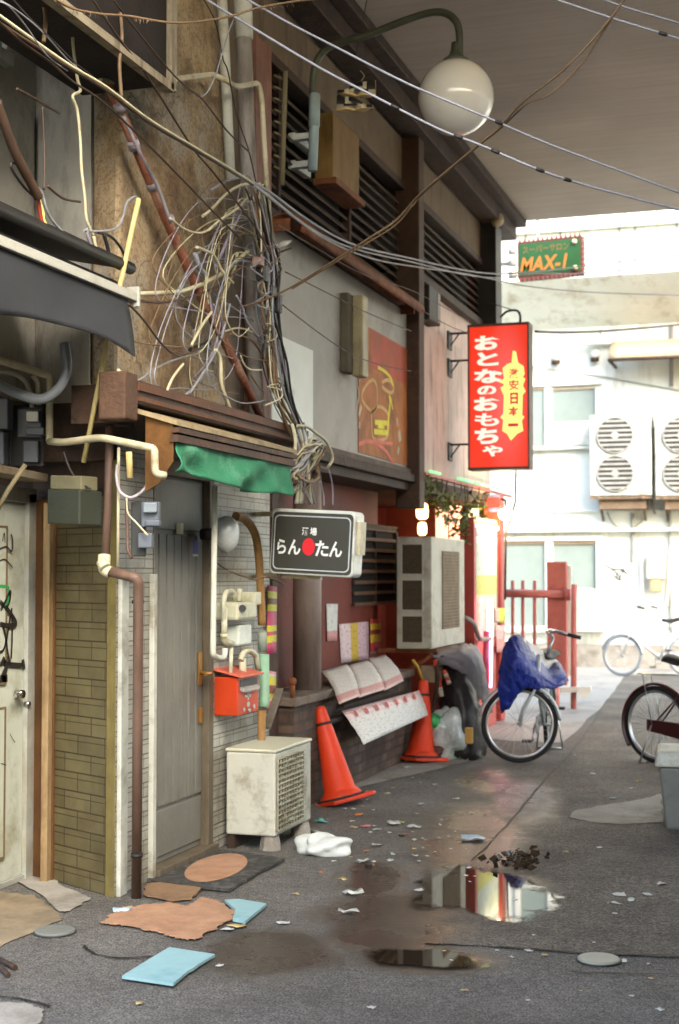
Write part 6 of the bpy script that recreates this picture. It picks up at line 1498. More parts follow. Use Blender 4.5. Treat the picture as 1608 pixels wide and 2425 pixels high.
mb = MB(); mb.tube(elbow([(x1-0.02,y1+0.02,z0+0.25),(x1+0.06,y1+0.1,z0+0.2),(x1+0.08,y1+0.3,z0+0.02),(x1+0.06,y1+0.9,z0)],0.06),0.022,8); obj("pipe", mb, m_greypipe, hu)

# ================================================================ shop corner: lit case, lanterns, neon, plants
lc = thing("lit_poster_case", "lit white poster case with red frame at the shop corner", "poster case", PX(1140,1512,-3.15))
pa = PX(1117,1400,-3.2); pb = PX(1167,1400,-3.2); zt1 = PX(1140,1242,-3.2).z; zb1 = PX(1140,1512,-3.2).z
m_case_lit = uvmat_poster("poster_lit", [(0,"#c9c9a8"),(0.33,"#d2d0b0"),(0.40,"#c9c93a"),(0.58,"#c3cdb8"),(0.86,"#cfd6cc"),(0.93,"#8d9490")], sc=(8,18), amt=0.22)
b__ = m_case_lit.node_tree.nodes["Principled BSDF"]; b__.inputs['Emission Color'].default_value = (0.9,0.95,0.8,1); b__.inputs['Emission Strength'].default_value = 0.035
mb = MB(); quad_sheet(mb, (-3.155,pa.y,zt1-0.06),(-3.155,pb.y,zt1-0.06),(-3.155,pb.y,zb1),(-3.155,pa.y,zb1), 2, 2); obj("poster", mb, m_case_lit, lc)
mb = MB(); mb.box((-3.3,pa.y-0.10,zb1-0.10),(-3.15,pa.y-0.002,zt1+0.04)); mb.box((-3.3,pb.y+0.002,zb1-0.10),(-3.15,pb.y+0.05,zt1+0.04)); mb.box((-3.3,pa.y,zt1),(-3.15,pb.y,zt1+0.06)); mb.box((-3.3,pa.y,zb1-0.1),(-3.15,pb.y,zb1-0.002)); obj("frame", mb, m_redpaint, lc, bevel=0.005)
mb = MB(); mb.box((-3.3,pa.y-0.05,0.0),(-3.17,pb.y,zb1-0.1)); obj("plinth", mb, m_redpaint, lc)
mb = MB(); mb.tube([(-3.14,pa.y+0.05,zt1-0.03),(-3.14,pb.y-0.05,zt1-0.03)],0.022,8); obj("tube_lamp", mb, M("tube_white", (1,1,1), emit=(1,0.9,0.78), estr=1.6, bump=0), lc)
nt_ = thing("neon_tube", "upright pink fluorescent tube at the red corner column", "neon light", PX(1157,1630,-3.06))
mb = MB(); mb.tube([PX(1161,1420,-3.06),PX(1160,1520,-3.06),PX(1158,1628,-3.06)],0.030,10); obj("tube", mb, M("neon_pink", (1,0.6,0.7), emit=(1,0.16,0.30), estr=2.4, bump=0), nt_)
mb = MB(); mb.tube([PX(1152,1495,-3.08),PX(1151,1560,-3.08),PX(1153,1632,-3.08)],0.034,8); obj("reflector", mb, M("pink_plastic", srgb("#d0587a"), rough=0.4), nt_)
bl_ = thing("bulb_lamp", "bright glowing bulb lamp at the top of the red corner column", "lamp", PT(1197,1235,15.4))
mb = MB(); mb.sphere(PT(1197,1218,15.4), 0.072, 18, 12, (1,1,0.9)); obj("bulb", mb, M("bulb_warm", (1,1,1), emit=(1,0.78,0.38), estr=25.0, bump=0), bl_)
mb = MB(); mb.tube([PT(1197,1202,15.4),PT(1197,1185,15.4),(-3.2,15.5,2.46)],0.012,8); obj("arm", mb, m_black, bl_)
rl_ = thing("paper_lantern", "round red and white lantern beside the bright bulb", "lantern", PX(1170,1212,-3.1))
c = PX(1170,1190,-3.1); mb = MB(); mb.sphere(c, 0.078, 18, 12, (1,1,1.1)); obj("shade", mb, M("lantern_red", srgb("#c04030"), rough=0.6, emit=srgb("#d04a38"), estr=0.35, bump=0.05), rl_)
for dz in (0.062,-0.062):
    mb = MB(); mb.lathe(c+Vector((0,0,dz-0.015)), [(0.045,-0.01),(0.066,0.012),(0.05,0.035)] if dz > 0 else [(0.05,-0.02),(0.066,0.008),(0.05,0.03)], 16); obj("band", mb, M("lantern_white", srgb("#c9c5d8"), rough=0.6, emit=srgb("#c9c5d8"), estr=0.05, bump=0), rl_)
m_lant = M("lantern_lit", srgb("#e8c878"), rough=0.6, emit=(1,0.60,0.20), estr=1.3, bump=0)
yl_ = thing("paper_lantern", "glowing yellow paper lantern above the hung air conditioner", "lantern", PX(1000,1268,-3.42))
mb = MB(); mb.lathe(PX(1000,1230,-3.42), [(0.03,0.0),(0.055,0.02),(0.06,0.08),(0.052,0.14),(0.03,0.155)], 16); obj("shade", mb, m_lant, yl_)
mb = MB(); mb.lathe(PX(1000,1268,-3.42), [(0.025,0.0),(0.042,0.02),(0.045,0.07),(0.038,0.115),(0.02,0.125)], 16); obj("lower_shade", mb, m_lant, yl_)
mb = MB(); mb.tube([PX(1000,1180,-3.42),PX(1000,1160,-3.42)],0.006,6); obj("cord", mb, m_black, yl_)
# lit pink curtains inside the shop
m_cur = M("curtain_lit", srgb("#c8907c"), rough=0.8, emit=(1,0.42,0.24), estr=0.45, bump=0.1)
for (u0,u1,v0,v1,lab) in ((1032,1058,1205,1272,"left pale pink curtain lit behind the ivy"),(1064,1092,1200,1272,"right pale pink curtain lit behind the ivy")):
    A = PX(u0,v1,-3.6); B = PX(u1,v0,-3.6); g = []
    for i in range(5):
        z = B.z+(A.z-B.z-0.6)*i/4; g.append([(-3.6+0.03*math.sin(j*1.4), A.y+(B.y-A.y)*j/12, z) for j in range(13)])
    mb = MB(); mb.sheet(g, 0.004); tag(obj("curtain", mb, m_cur), lab, "curtain")
mb = MB(); mb.cyl(PX(1122,1225,-3.2)+Vector((0,0,0)), PX(1122,1205,-3.2), 0.05, 10); mb2 = obj("shop_lamp", mb, M("lamp_amber", srgb("#e8c070"), emit=(1,0.75,0.35), estr=0.5, bump=0)); tag(mb2, "small amber lamp above the lit poster case", "lamp")
# green light strip along the eave
gs_ = thing("light_strip", "broken green light strip along the eave above the ivy", "light strip", PX(1100,1150,-3.29))
for (u0,u1) in ((1018,1042),(1085,1120),(1122,1170),(1174,1205)):
    v0 = 1116+(u0-1018)*0.255; v1 = 1116+(u1-1018)*0.255
    mb = MB(); mb.tube([PX(u0,v0,-3.29),PX(u1,v1,-3.29)],0.014,8); obj("tube", mb, M("strip_green", srgb("#7fd890"), emit=(0.35,1.0,0.42), estr=0.16, bump=0), gs_)
mb = MB(); mb.bar(PX(1005,1122,-3.3), PX(1210,1176,-3.3), 0.03, 0.03); obj("rail", mb, m_redpaint, gs_)
# ivy
def leaf_mat(name, c1, c2):
    m = bpy.data.materials.new(name); m.use_nodes = True
    n = m.node_tree.nodes; L = m.node_tree.links; b_ = n["Principled BSDF"]
    tc = n.new("ShaderNodeTexCoord"); ns = n.new("ShaderNodeTexNoise"); ns.inputs['Scale'].default_value = 9; L.new(tc.outputs['Object'], ns.inputs['Vector'])
    rp = n.new("ShaderNodeValToRGB"); rp.color_ramp.elements[0].position = 0.35; rp.color_ramp.elements[1].position = 0.65
    rp.color_ramp.elements[0].color = (*c1,1); rp.color_ramp.elements[1].color = (*c2,1); L.new(ns.outputs['Fac'], rp.inputs['Fac']); L.new(rp.outputs['Color'], b_.inputs['Base Color']); b_.inputs['Roughness'].default_value = 0.5
    return m
m_leafg = leaf_mat("ivy_leaf", (0.03,0.055,0.012), (0.17,0.20,0.04))
iv = thing("ivy", "hanging ivy trailing below the green light strip", "plant", PX(1080,1200,-3.28))
rnd = random.Random(21); mb = MB()
def leaf(mb, c, s, rnd):
    a = Vector((rnd.uniform(-1,1),rnd.uniform(-1,1),rnd.uniform(-1,.4))).normalized(); b_ = a.orthogonal().normalized(); q = a.cross(b_)
    mb.add([c, c+a*s*0.45+b_*s*0.35, c+a*s, c+a*s*0.45-b_*s*0.35+q*s*0.1], [(0,1,2),(0,2,3)])
for k in range(620):
    u = rnd.uniform(1004,1150); top_ = 1126+(u-1018)*0.255
    dep = 105*math.exp(-((u-1085)/45)**2)*rnd.random()**0.8 + 55*rnd.random()
    leaf(mb, PX(u, top_+dep, -3.28+rnd.uniform(-0.14,0.10)), rnd.uniform(0.035,0.075), rnd)
for k in range(70):
    v = rnd.uniform(1200,1290); leaf(mb, PX(1103+rnd.uniform(-7,7), v, -3.2+rnd.uniform(-0.03,0.03)), rnd.uniform(0.03,0.055), rnd)
obj("leaves", mb, m_leafg, iv)
mb = MB()
for k in range(9):
    u = 1015+15*k; mb.tube(crom([PX(u,1122+(u-1018)*0.255,-3.3),PX(u+rnd.uniform(-8,8),1150+(u-1018)*0.2,-3.24),PX(u+rnd.uniform(-10,10),1185,-3.24)],4),0.006,5)
mb.tube(crom([PX(1100,1150,-3.25),PX(1104,1210,-3.2),PX(1102,1285,-3.2)],4),0.006,5); obj("stem", mb, m_darkwood, iv)
mb = MB(); mb.tube([PX(1222,1112,-3.1),PX(1220,1190,-3.1),PX(1208,1232,-3.05),PX(1198,1260,-3.05),PX(1196,1420,-3.05)],0.012,8); tag(obj("corner_conduit", mb, m_darkwood), "thin dark conduit bending round the red corner column", "pipe")
mb = MB(); quad_sheet(mb, PX(1172,1440,-3.14),PX(1196,1440,-3.14),PX(1195,1474,-3.14),PX(1173,1474,-3.14)); tag(obj("sticker", mb, uvmat_poster("sticker_y", [(0,"#d0b8a0"),(0.4,"#d8cf3a")], vertical=False, sc=(6,6), amt=0.3)), "small yellow sticker on the red corner column", "sticker")
mb = MB(); quad_sheet(mb, PX(1174,1480,-3.14),PX(1194,1482,-3.14),PX(1192,1545,-3.14),PX(1176,1545,-3.14)); tag(obj("sticker", mb, uvmat_poster("sticker_p", [(0,"#d09088"),(0.5,"#e0b0a8")], sc=(6,10), amt=0.3)), "long pale sticker low on the red corner column", "sticker")

# ================================================================ junk below the hung unit
m_grey_tarp = M("grey_sheet", srgb("#7b767a"), rough=0.6, var=0.2, scale=4, dirt=srgb("#5b5654"), dirt_amt=0.3, bump=0.3, bscale=18)
m_blackbag = M("black_sheet", srgb("#201d1c"), rough=0.45, var=0.3, scale=6, bump=0.5, bscale=16)
def draped(name, rows, mat, label, cat, seed=3, th=0.004, jit=0.012):
    rnd = random.Random(seed)
    S_ = [crom([PT(u, v, z) for u, v, z in r_], 4) for r_ in rows]
    g = [crom(list(c_), 4) for c_ in zip(*S_)]
    g = [[p+Vector((rnd.uniform(-jit,jit),rnd.uniform(-jit,jit),rnd.uniform(-jit,jit))) for p in r_] for r_ in g]
    mb = MB(); mb.sheet(g, th); o = obj(name, mb, mat); tag(o, label, cat); return o
Zp = 12.55
draped("black_sheet", [[(1036,1560,Zp+.35),(1040,1630,Zp+.15),(1042,1700,Zp+.1),(1050,1785,Zp+.1)],[(1060,1555,Zp+.2),(1068,1620,Zp-.05),(1072,1700,Zp-.12),(1076,1793,Zp-.15)],[(1085,1570,Zp+.1),(1096,1630,Zp-.1),(1104,1710,Zp-.2),(1108,1796,Zp-.2)],[(1110,1590,Zp+.1),(1122,1650,Zp-.05),(1128,1720,Zp-.12),(1132,1796,Zp-.12)],[(1124,1610,Zp+.35),(1140,1680,Zp+.2),(1148,1740,Zp+.15),(1152,1790,Zp+.1)]], m_blackbag, "black plastic sheet draped over the junk pile behind the bicycle", "sheet", 3, jit=0.018)
draped("grey_sheet", [[(1015,1545,Zp+.2),(1022,1552,Zp-.05),(1030,1562,Zp-.06),(1036,1572,Zp-.02)],[(1060,1535,Zp+.3),(1068,1548,Zp-.02),(1078,1566,Zp-.04),(1086,1590,Zp+.0)],[(1100,1524,Zp+.4),(1108,1545,Zp+.05),(1114,1590,Zp+.04),(1122,1640,Zp+.08)],[(1126,1530,Zp+.5),(1134,1556,Zp+.25),(1140,1610,Zp+.2),(1146,1665,Zp+.2)],[(1136,1540,Zp+.7),(1146,1580,Zp+.5),(1158,1640,Zp+.5),(1166,1690,Zp+.5)]], m_grey_tarp, "grey sheet covering the top of the junk pile", "sheet", 4)
# rubbish bag, lumpy
def lumpy(c, r, sc, seed, amp=0.16, n=32, m=20):
    rnd = random.Random(seed); ks = [(Vector((rnd.uniform(-1,1),rnd.uniform(-1,1),rnd.uniform(-1,1))).normalized()*rnd.uniform(2,9), rnd.uniform(0,6)) for _ in range(9)]
    mb = MB(); mb.sphere((0,0,0), 1.0, n, m)
    out = []
    for p in mb.v:
        d = p.normalized(); f = 1+amp*sum(math.sin(k.dot(d)+ph) for k, ph in ks)/3.2
        q = Vector((d.x*sc[0], d.y*sc[1], d.z*sc[2]))*r*f
        q.z = max(q.z, -r*sc[2]*0.86); out.append(Vector(c)+q)
    mb.v = out; return mb
gb_ = PG(1062, 1797)
t = thing("rubbish_bag", "translucent white rubbish bag beside the farther cone", "bag", gb_)
m_bag = M("bag_clear", srgb("#a9b0ac"), rough=0.22, var=0.35, scale=9, dirt=srgb("#5f8a6c"), dirt_amt=0.2, dirt_scale=6, bump=0.7, bscale=16, coat=0.4)
obj("bag", lumpy(gb_+Vector((0,0,0.22)), 0.255, (0.80,0.8,1.02), 5, amp=0.2), m_bag, t)
mb = lumpy(PT(1026,1712,Zp-.15), 0.085, (0.9,0.9,1.0), 8); obj("green_lump", mb, M("bag_green", srgb("#2f8a4a"), rough=0.35, var=0.2, bump=0.4, bscale=18), t)
mb = lumpy(PT(1028,1780,Zp-.2)+Vector((0,0,0)), 0.08, (1,0.8,0.7), 9); tag(obj("brown_sack", mb, M("sack_brown", srgb("#4a2c20"), rough=0.7, var=0.3, bump=0.4)), "small dark brown sack at the foot of the farther cone", "sack")
mb = MB(); mb.slab([PT(1045,1700,Zp+.0),PT(1075,1700,Zp+.1),PT(1080,1625,Zp+.25),PT(1062,1628,Zp+.2),PT(1040,1690,Zp+.05)], (-0.01,0.03,0)); tag(obj("cardboard", mb, M("cardboard", srgb("#a8793f"), rough=0.8, var=0.12)), "piece of tan cardboard above the rubbish bag", "cardboard")
for (p0,p1,lab) in (((1030,1562),(1046,1650),"left orange and white striped bar in the junk pile"),((1052,1588),(1064,1620),"short orange bar in the junk pile")):
    t = thing("striped_bar", lab, "bar", PT(*p1,Zp-.1)); A = PT(*p0,Zp-.05); B = PT(*p1,Zp-.1)
    for k in range(4):
        mb = MB(); mb.cyl(A.lerp(B,k/4), A.lerp(B,(k+1)/4), 0.022, 10); obj("stripe", mb, M("bar_orange", srgb("#b8442c"), rough=0.5) if k % 2 == 0 else M("bar_pale", srgb("#b0a294"), rough=0.5), t)
mb = MB(); A = PT(1022,1592,Zp+.1); mb.box(A+Vector((-.09,-.03,-.09)), A+Vector((.09,.06,.06))); tag(obj("small_box", mb, M("box_beige", srgb("#8d7b62"), rough=0.7), bevel=0.004), "small beige box in the junk below the hung air conditioner", "box")
mb = MB(); mb.tube(crom([PT(1032,1545,Zp),PT(1036,1600,Zp-.1),PT(1030,1660,Zp-.1),PT(1020,1690,Zp-.1)],4),0.02,8); tag(obj("stick", mb, m_darkwood), "dark stick standing in the junk pile", "stick")
mb = MB(); A = PT(1111,1742,Zp-.35); mb.box(A+Vector((-.035,-.02,-.07)), A+Vector((.035,.02,.07))); tag(obj("wood_block", mb, M("wood_tan", srgb("#a8823f"), rough=0.7), bevel=0.01), "small tan block tucked behind the rubbish bag", "block")
# ================================================================ overhead lines and cables
m_wb = M("wire_black", srgb("#1f1d1c"), rough=0.5, var=0.2, bump=0.0)
m_wg = M("wire_grey", srgb("#7d7f81"), rough=0.45, var=0.2, scale=20, bump=0.0)
m_ws = M("wire_silver", srgb("#86888f"), rough=0.45, var=0.15, scale=20, bump=0.0)
m_wc = M("wire_cream", srgb("#b0a988"), rough=0.5, var=0.2, scale=12, bump=0.0)
m_wt = M("wire_tan", srgb("#6b563d"), rough=0.6, var=0.25, scale=12, bump=0.0)
m_wl2 = M("wire_lilac2", srgb("#8b8590"), rough=0.5, var=0.2, scale=12, bump=0.0)
m_wbr = M("wire_brown", srgb("#3b2a1d"), rough=0.6, var=0.25, bump=0.0)
def cable(name, pts, r, mat, label, cat="cable", group=None, k=6, n=6, parent=None):
    P = [PT(*p) if len(p) == 3 else p for p in pts]
    mb = MB(); mb.tube(crom(P, k), r, n); o = obj(name, mb, mat, parent)
    if parent is None: tag(o, label, cat, group)
    return o
def cablex(name, pts, x, r, mat, label, group=None, k=6, n=6):
    mb = MB(); mb.tube(crom([PX(u, v, x) for u, v in pts], k), r, n); return tag(obj(name, mb, mat), label, "cable", group)
def clipped(name, pts, r, mat, label, clips):
    t = thing(name, label, "cable", PT(*pts[len(pts)//2]))
    P = crom([PT(*p) for p in pts], 10); mb = MB(); mb.tube(P, r, 8); obj("strand", mb, mat, t)
    for i in clips:
        a, b_ = P[i], P[min(i+1, len(P)-1)]; d = (b_-a).normalized()*0.022
        mb = MB(); mb.tube([a-d, a-d*0.5, a+d*0.5, a+d], [r*1.2, r*1.7, r*1.7, r*1.2], 8); obj("clip", mb, m_wb, t)
    return t
clipped("power_line", [(490,0,6.9),(602,68,6.8),(756,160,6.7),(869,219,6.6),(1036,304,6.6),(1132,341,6.6),(1279,403,6.6),(1399,442,6.7),(1640,505,6.8)], 0.0058, m_ws, "lower of the two long power lines crossing the globe lamp", (34,45,53,60,66))
clipped("power_line", [(570,-10,6.9),(691,58,6.8),(804,116,6.7),(944,188,6.6),(1036,229,6.6),(1155,279,6.6),(1310,345,6.7),(1640,468,6.8)], 0.0055, m_ws, "upper of the two long power lines crossing the globe lamp", (52,))
clipped("power_line", [(1290,-10,6.6),(1320,0,6.6),(1440,40,6.6),(1560,77,6.6),(1640,102,6.6)], 0.0058, m_ws, "lower of the two short lines across the top right corner", (31,))
cable("power_line", [(1390,-10,6.8),(1430,0,6.8),(1490,20,6.8),(1640,64,6.8)], 0.0055, m_ws, "upper of the two short lines across the top right corner")
t = thing("rope", "twisted dark rope slanting down from the top right to the cable bundle", "rope", PT(1000,455,7.4))
mb = MB(); mb.tube(crom([PT(1484,-8,6.3),PT(1420,75,6.4),PT(1335,165,6.5),PT(1240,240,6.7),PT(1188,297,6.9),PT(1130,345,7.0),PT(1000,455,7.3),PT(940,520,7.5),PT(880,560,7.6),PT(800,612,7.8),PT(690,680,8.1),PT(620,712,8.2),PT(565,730,8.3)],8),0.0055,6); obj("strand", mb, m_wt, t)
mb = MB(); mb.tube(crom([PT(1482,-8,6.32),PT(1425,80,6.42),PT(1370,160,6.5),PT(1300,225,6.6),PT(1250,245,6.7),PT(1190,300,6.92),PT(1128,350,7.02),PT(1000,460,7.32),PT(940,530,7.5),PT(870,575,7.62),PT(800,618,7.8),PT(692,684,8.1)],8),0.0045,6); obj("strand", mb, m_wt, t)
rnd = random.Random(31); mb = MB()
for k in range(34):
    q = rnd.random(); p0 = PT(1000-130*q, 460+110*q, 7.32+0.3*q) + Vector((0,0,-0.004)); mb.tube([p0, p0+Vector((rnd.uniform(-.008,.008),0,-rnd.uniform(.008,.025)))],0.0012,4)
obj("fray", mb, m_wt, t)
t = thing("frayed_cable", "frayed dark cable hanging across the top of the stucco wall", "cable", PT(450,52,6.6))
fr = [(125,-6,6.0),(172,20,6.1),(240,33,6.2),(305,38,6.3),(390,52,6.4),(450,53,6.5),(540,40,6.7),(610,19,6.8),(700,3,6.9),(770,-4,7.0)]
mb = MB(); mb.tube(crom([PT(*p) for p in fr],8),0.0055,6); obj("strand", mb, m_wt, t)
mb = MB()
for k in range(40):
    q = rnd.choice([(190,26,6.1),(230,34,6.2),(340,45,6.3),(660,14,6.85),(630,18,6.8),(680,8,6.9)]); p0 = PT(q[0]+rnd.uniform(-25,25), q[1]+rnd.uniform(-3,3), q[2]); mb.tube([p0, p0+Vector((rnd.uniform(-.01,.01),0,-rnd.uniform(.008,.022)))],0.0014,4)
obj("fray", mb, m_wt, t)
# pale service drop along the facade
cable("service_cable", [(-20,25,5.6),(0,38,5.65),(155,148,6.0),(250,205,6.3),(350,281,6.7),(450,342,7.2),(540,396,7.7),(600,434,8.1)], 0.0072, m_wc, "thick cream service cable running down to the building corner")
cable("service_cable", [(-20,42,5.7),(155,155,6.05),(250,213,6.35),(350,289,6.75),(450,349,7.25),(545,405,7.75),(602,440,8.12)], 0.007, m_wbr, "dark cable running just under the thick cream service cable")
for i, (pts, m_, lab, rr) in enumerate((
    ([(600,432,8.1),(640,456,8.4),(740,528,9.2),(840,580,10),(973,612,11.3),(1100,640,12.6),(1185,648,13.5),(1300,640,14.5),(1400,628,15.4),(1640,600,17)], m_ws, "topmost pale cable swooping from the corner bundle past the green sign", .0085),
    ([(600,436,8.1),(640,466,8.4),(735,540,9.2),(835,588,10),(973,620,11.3),(1100,650,12.6),(1185,658,13.5),(1260,648,14.1),(1390,646,15.3),(1640,628,17)], m_ws, "middle pale cable swooping from the corner bundle past the green sign", .0065),
    ([(602,440,8.1),(640,470,8.4),(760,560,9.4),(880,612,10.5),(1000,634,11.6),(1100,648,12.6),(1180,664,13.5),(1250,678,14.1),(1400,692,15.4),(1640,700,17)], m_wg, "lowest grey cable swooping from the corner bundle under the green sign", .0075),
    ([(1268,785,13.8),(1330,787,14.6),(1430,784,16),(1530,776,17.5),(1640,766,19)], m_wbr, "dark cable running right from the red backlit sign", .014))):
    cable("service_cable", pts, rr, m_, lab)
for pts, m_, rr, lab in (
    ([(-10,2,5.5),(20,14,5.55),(60,60,5.7),(110,130,5.9),(160,168,6.1)], m_wg, .003, "thin grey line bent over the top left window"),
    ([(-10,-5,5.5),(40,25,5.6),(100,75,5.8),(170,150,6.1),(250,208,6.4)], m_wg, .003, "thin grey line just above the cream service cable"),
    ([(25,-8,5.5),(70,42,5.7),(130,100,5.9),(180,150,6.2),(230,190,6.4),(330,290,6.9)], m_wb, .0028, "thin black line above the cream service cable at top left"),
    ([(-10,44,5.6),(50,98,5.8),(120,148,6.0),(175,195,6.3),(240,238,6.6),(330,322,7.0),(427,420,7.4),(523,520,7.8),(576,572,8.0)], m_wbr, .0052, "long dark line slanting under the cream service cable"),
    ([(215,-8,6.2),(250,45,6.4),(290,102,6.6),(350,182,6.9),(451,342,7.4),(500,402,7.7),(560,478,7.9),(606,540,8.1),(640,600,8.2)], m_wbr, .0055, "dark line crossing the slanting iron pipe near its top"),
    ([(262,-8,6.4),(330,80,6.7),(393,157,7.0),(440,205,7.2),(480,236,7.4),(536,308,7.7),(590,360,8.0)], m_wbr, .0045, "thin dark line from the top edge to the white downpipe"),
    ([(480,-6,7.2),(505,40,7.3),(517,80,7.4),(528,140,7.5),(540,170,7.6),(560,270,7.8),(590,360,8.0),(612,460,8.2)], m_wbr, .004, "black cable dangling beside the white downpipe"),
    ([(560,30,7.6),(540,80,7.5),(522,140,7.4),(510,180,7.4),(490,220,7.4),(470,232,7.4)], m_wg, .004, "grey cable looped across the white downpipe"),
    ([(676,644,8.6),(758,685,9.4),(860,736,10.6),(973,784,11.9)], m_wbr, .004, "thin dark wire crossing the strip lamp high up"),
    ([(669,722,8.6),(758,790,9.5),(826,835,10.2),(894,862,11.0),(973,879,11.9)], m_wbr, .004, "thin dark wire sagging across the strip lamp low down"),
    ([(655,530,8.5),(720,570,9.2),(860,650,10.4),(980,690,11.8),(1110,760,13.4)], m_wbr, .0035, "thin dark wire under the rusty rolled hood"),
    ([(1000,735,12.3),(1060,770,13),(1110,790,13.6)], m_wb, .004, "short black wire from the brown post to the red sign"),
    ([(0,0,0),],None,0,None)):
    if m_ is None: continue
    cable("cable", pts, rr, m_, lab)
# vertical cables on the left
cablex("cable", [(180,-10),(177,40),(172,88),(178,150),(184,190),(190,215),(172,228),(183,262),(190,330),(193,400),(201,470),(205,520),(222,560)], -3.15, 0.0075, m_wc, "pale kinked cable hanging over the inner corner at top left")
cablex("cable", [(100,-10),(108,45),(103,100)], -3.1, 0.010, m_wt, "short tan cable end hanging at top left")
cablex("cable", [(285,30),(289,90),(283,150),(288,232)], -2.98, 0.009, m_wt, "short tan cable hanging before the dark timber box")
cablex("cable", [(-8,240),(20,320),(45,380),(72,430),(92,468)], -3.1, 0.022, m_wbr, "thick dark cable bundle entering from the left edge")
for pts, m_, r_, lab in (([(88,462),(100,500),(102,520),(118,545),(150,562),(166,572)], M("wire_yellow", srgb("#d9c76a"), rough=0.5), 0.009, "yellow cable end curling onto the black awning"),([(90,470),(96,510),(104,535),(130,552)], M("wire_red", srgb("#7d2c1e"), rough=0.5), 0.010, "dark red cable end curling onto the black awning"),([(70,430),(55,400),(30,385),(28,400),(55,440),(80,465)], m_wb, 0.006, "black cable loop on the thick dark bundle"),([(82,440),(98,455),(112,500),(130,530),(160,560)], m_wg, 0.006, "grey cable end beside the yellow one"),
                       ([(200,545),(225,548),(262,545),(283,532),(295,500),(300,480),(318,466),(330,470)], m_wg, 0.006, "grey cable curling up to the top of the bamboo pole"),([(205,540),(208,560),(218,585)], m_wl2, 0.007, "short lilac cable end above the black awning"),([(230,550),(262,560),(285,585),(296,610)], m_wb, 0.007, "black cable arching above the end of the black awning"),([(246,555),(256,590),(258,612)], m_wb, 0.010, "thick black cable stub above the black awning"),([(222,560),(228,590),(238,612)], m_wc, 0.009, "cream cable stub above the black awning"),
                       ([(100,252),(104,320),(105,390),(104,450)], m_wbr, 0.005, "thin dark cable down the grey siding"),([(40,210),(80,232),(140,268)], m_wbr, 0.006, "short dark cable lying along a siding seam"),([(112,440),(150,470),(190,478)], m_wbr, 0.006, "dark cable along the lower siding seam")):
    cablex("cable", pts, -3.12, r_, m_, lab)
# tangle beside and across the stucco corner: hand-laid strands
GT = "tangled cables at the building corner"
hand = [
 ([(310,697),(380,694),(430,690),(480,672),(530,645),(560,618),(588,594)], .015, m_wc, "thick cream cable from the black awning rail into the tangle"),
 ([(312,708),(380,716),(450,704),(520,676),(560,640)], .008, m_wbr, "dark cable sagging under the thick cream cable"),
 ([(304,719),(342,760),(383,814),(424,842),(475,825)], .007, m_wbr, "dark cable dropping from the black awning to a taped joint"),
 ([(451,830),(470,822),(494,814)], .019, m_wb, "black taped joint in the cable tangle"),
 ([(297,794),(328,811),(410,821),(455,821)], .005, m_wt, "thin tan cable left of the taped joint"),
 ([(270,910),(328,900),(359,879),(396,859),(444,842)], .006, m_wg, "grey cable from the timber beam to the taped joint"),
 ([(280,876),(321,907),(376,934),(417,948),(444,978)], .009, m_wc, "cream tipped cable lying on the timber beam"),
 ([(393,931),(410,893),(434,862)], .009, m_wc, "short cream cable rising from the timber beam"),
 ([(431,944),(479,893),(502,842),(515,800)], .008, m_wl2, "lilac cable rising from the timber beam into the tangle"),
 ([(403,517),(441,544),(479,551),(513,531)], .007, m_wc, "cream cable slung below the slanting iron pipe"),
 ([(500,450),(534,430),(568,421),(598,432)], .009, m_ws, "pale cable arching left of the corner, uppermost"),
 ([(480,512),(500,496),(534,461),(565,441),(596,434)], .010, m_wc, "cream cable arching left of the corner"),
 ([(494,545),(520,522),(562,494),(585,470)], .008, m_wc, "lower cream cable arching left of the corner"),
 ([(508,635),(527,596),(540,563),(565,515),(580,470)], .010, m_wl2, "lilac cable climbing across the stucco edge"),
 ([(466,585),(500,600),(514,617),(527,644),(552,670)], .010, m_wc, "cream cable crossing down through the tangle"),
 ([(525,715),(534,690),(545,664),(557,630),(562,600)], .012, m_wc, "stout cream cable upright in the tangle"),
 ([(462,600),(468,620),(478,640),(490,650)], .016, m_ws, "white cable sleeve hooked left of the tangle"),
 ([(501,739),(477,773),(453,818)], .009, m_wc, "cream cable slanting down beside the iron pipe"),
 ([(497,700),(505,760),(520,790),(528,770),(505,720)], .007, m_wl2, "lilac cable loop round the iron pipe"),
 ([(511,828),(522,852),(525,910),(542,961),(559,998)], .013, m_wc, "stout cream cable hanging down to the timber beam"),
 ([(535,784),(563,777),(593,784),(617,804)], .007, m_wc, "cream cable looping over the iron pipe"),
 ([(546,790),(587,801),(614,828),(641,883),(669,934),(689,968),(705,1008)], .009, m_wt, "long tan cable falling to the knot above the black sign"),
 ([(570,842),(580,866),(597,876),(621,876)], .006, m_wc, "small cream cable curl right of the iron pipe"),
 ([(592,886),(612,916),(624,928)], .006, m_wt, "short tan cable end below the small curl"),
 ([(450,931),(494,862),(518,818),(532,773),(545,720)], .008, m_wg, "grey cable slanting up through the whole tangle"),
 ([(466,640),(500,690),(540,720),(600,760)], .006, m_wg, "grey cable crossing the iron pipe"),
 ([(485,600),(478,560),(492,540),(520,556),(516,590)], .006, m_wt, "tan cable ring near the cream sleeve"),
 ([(560,700),(575,730),(590,770),(640,830)], .007, m_wl2, "lilac cable heading right under the tangle"),
]
for i, (pts, r_, m_, lab) in enumerate(hand):
    cablex("cable", pts, -3.10 + 0.02*((i*7) % 5) - 0.04, r_*0.85, m_, lab, GT, n=7)
rnd = random.Random(77)
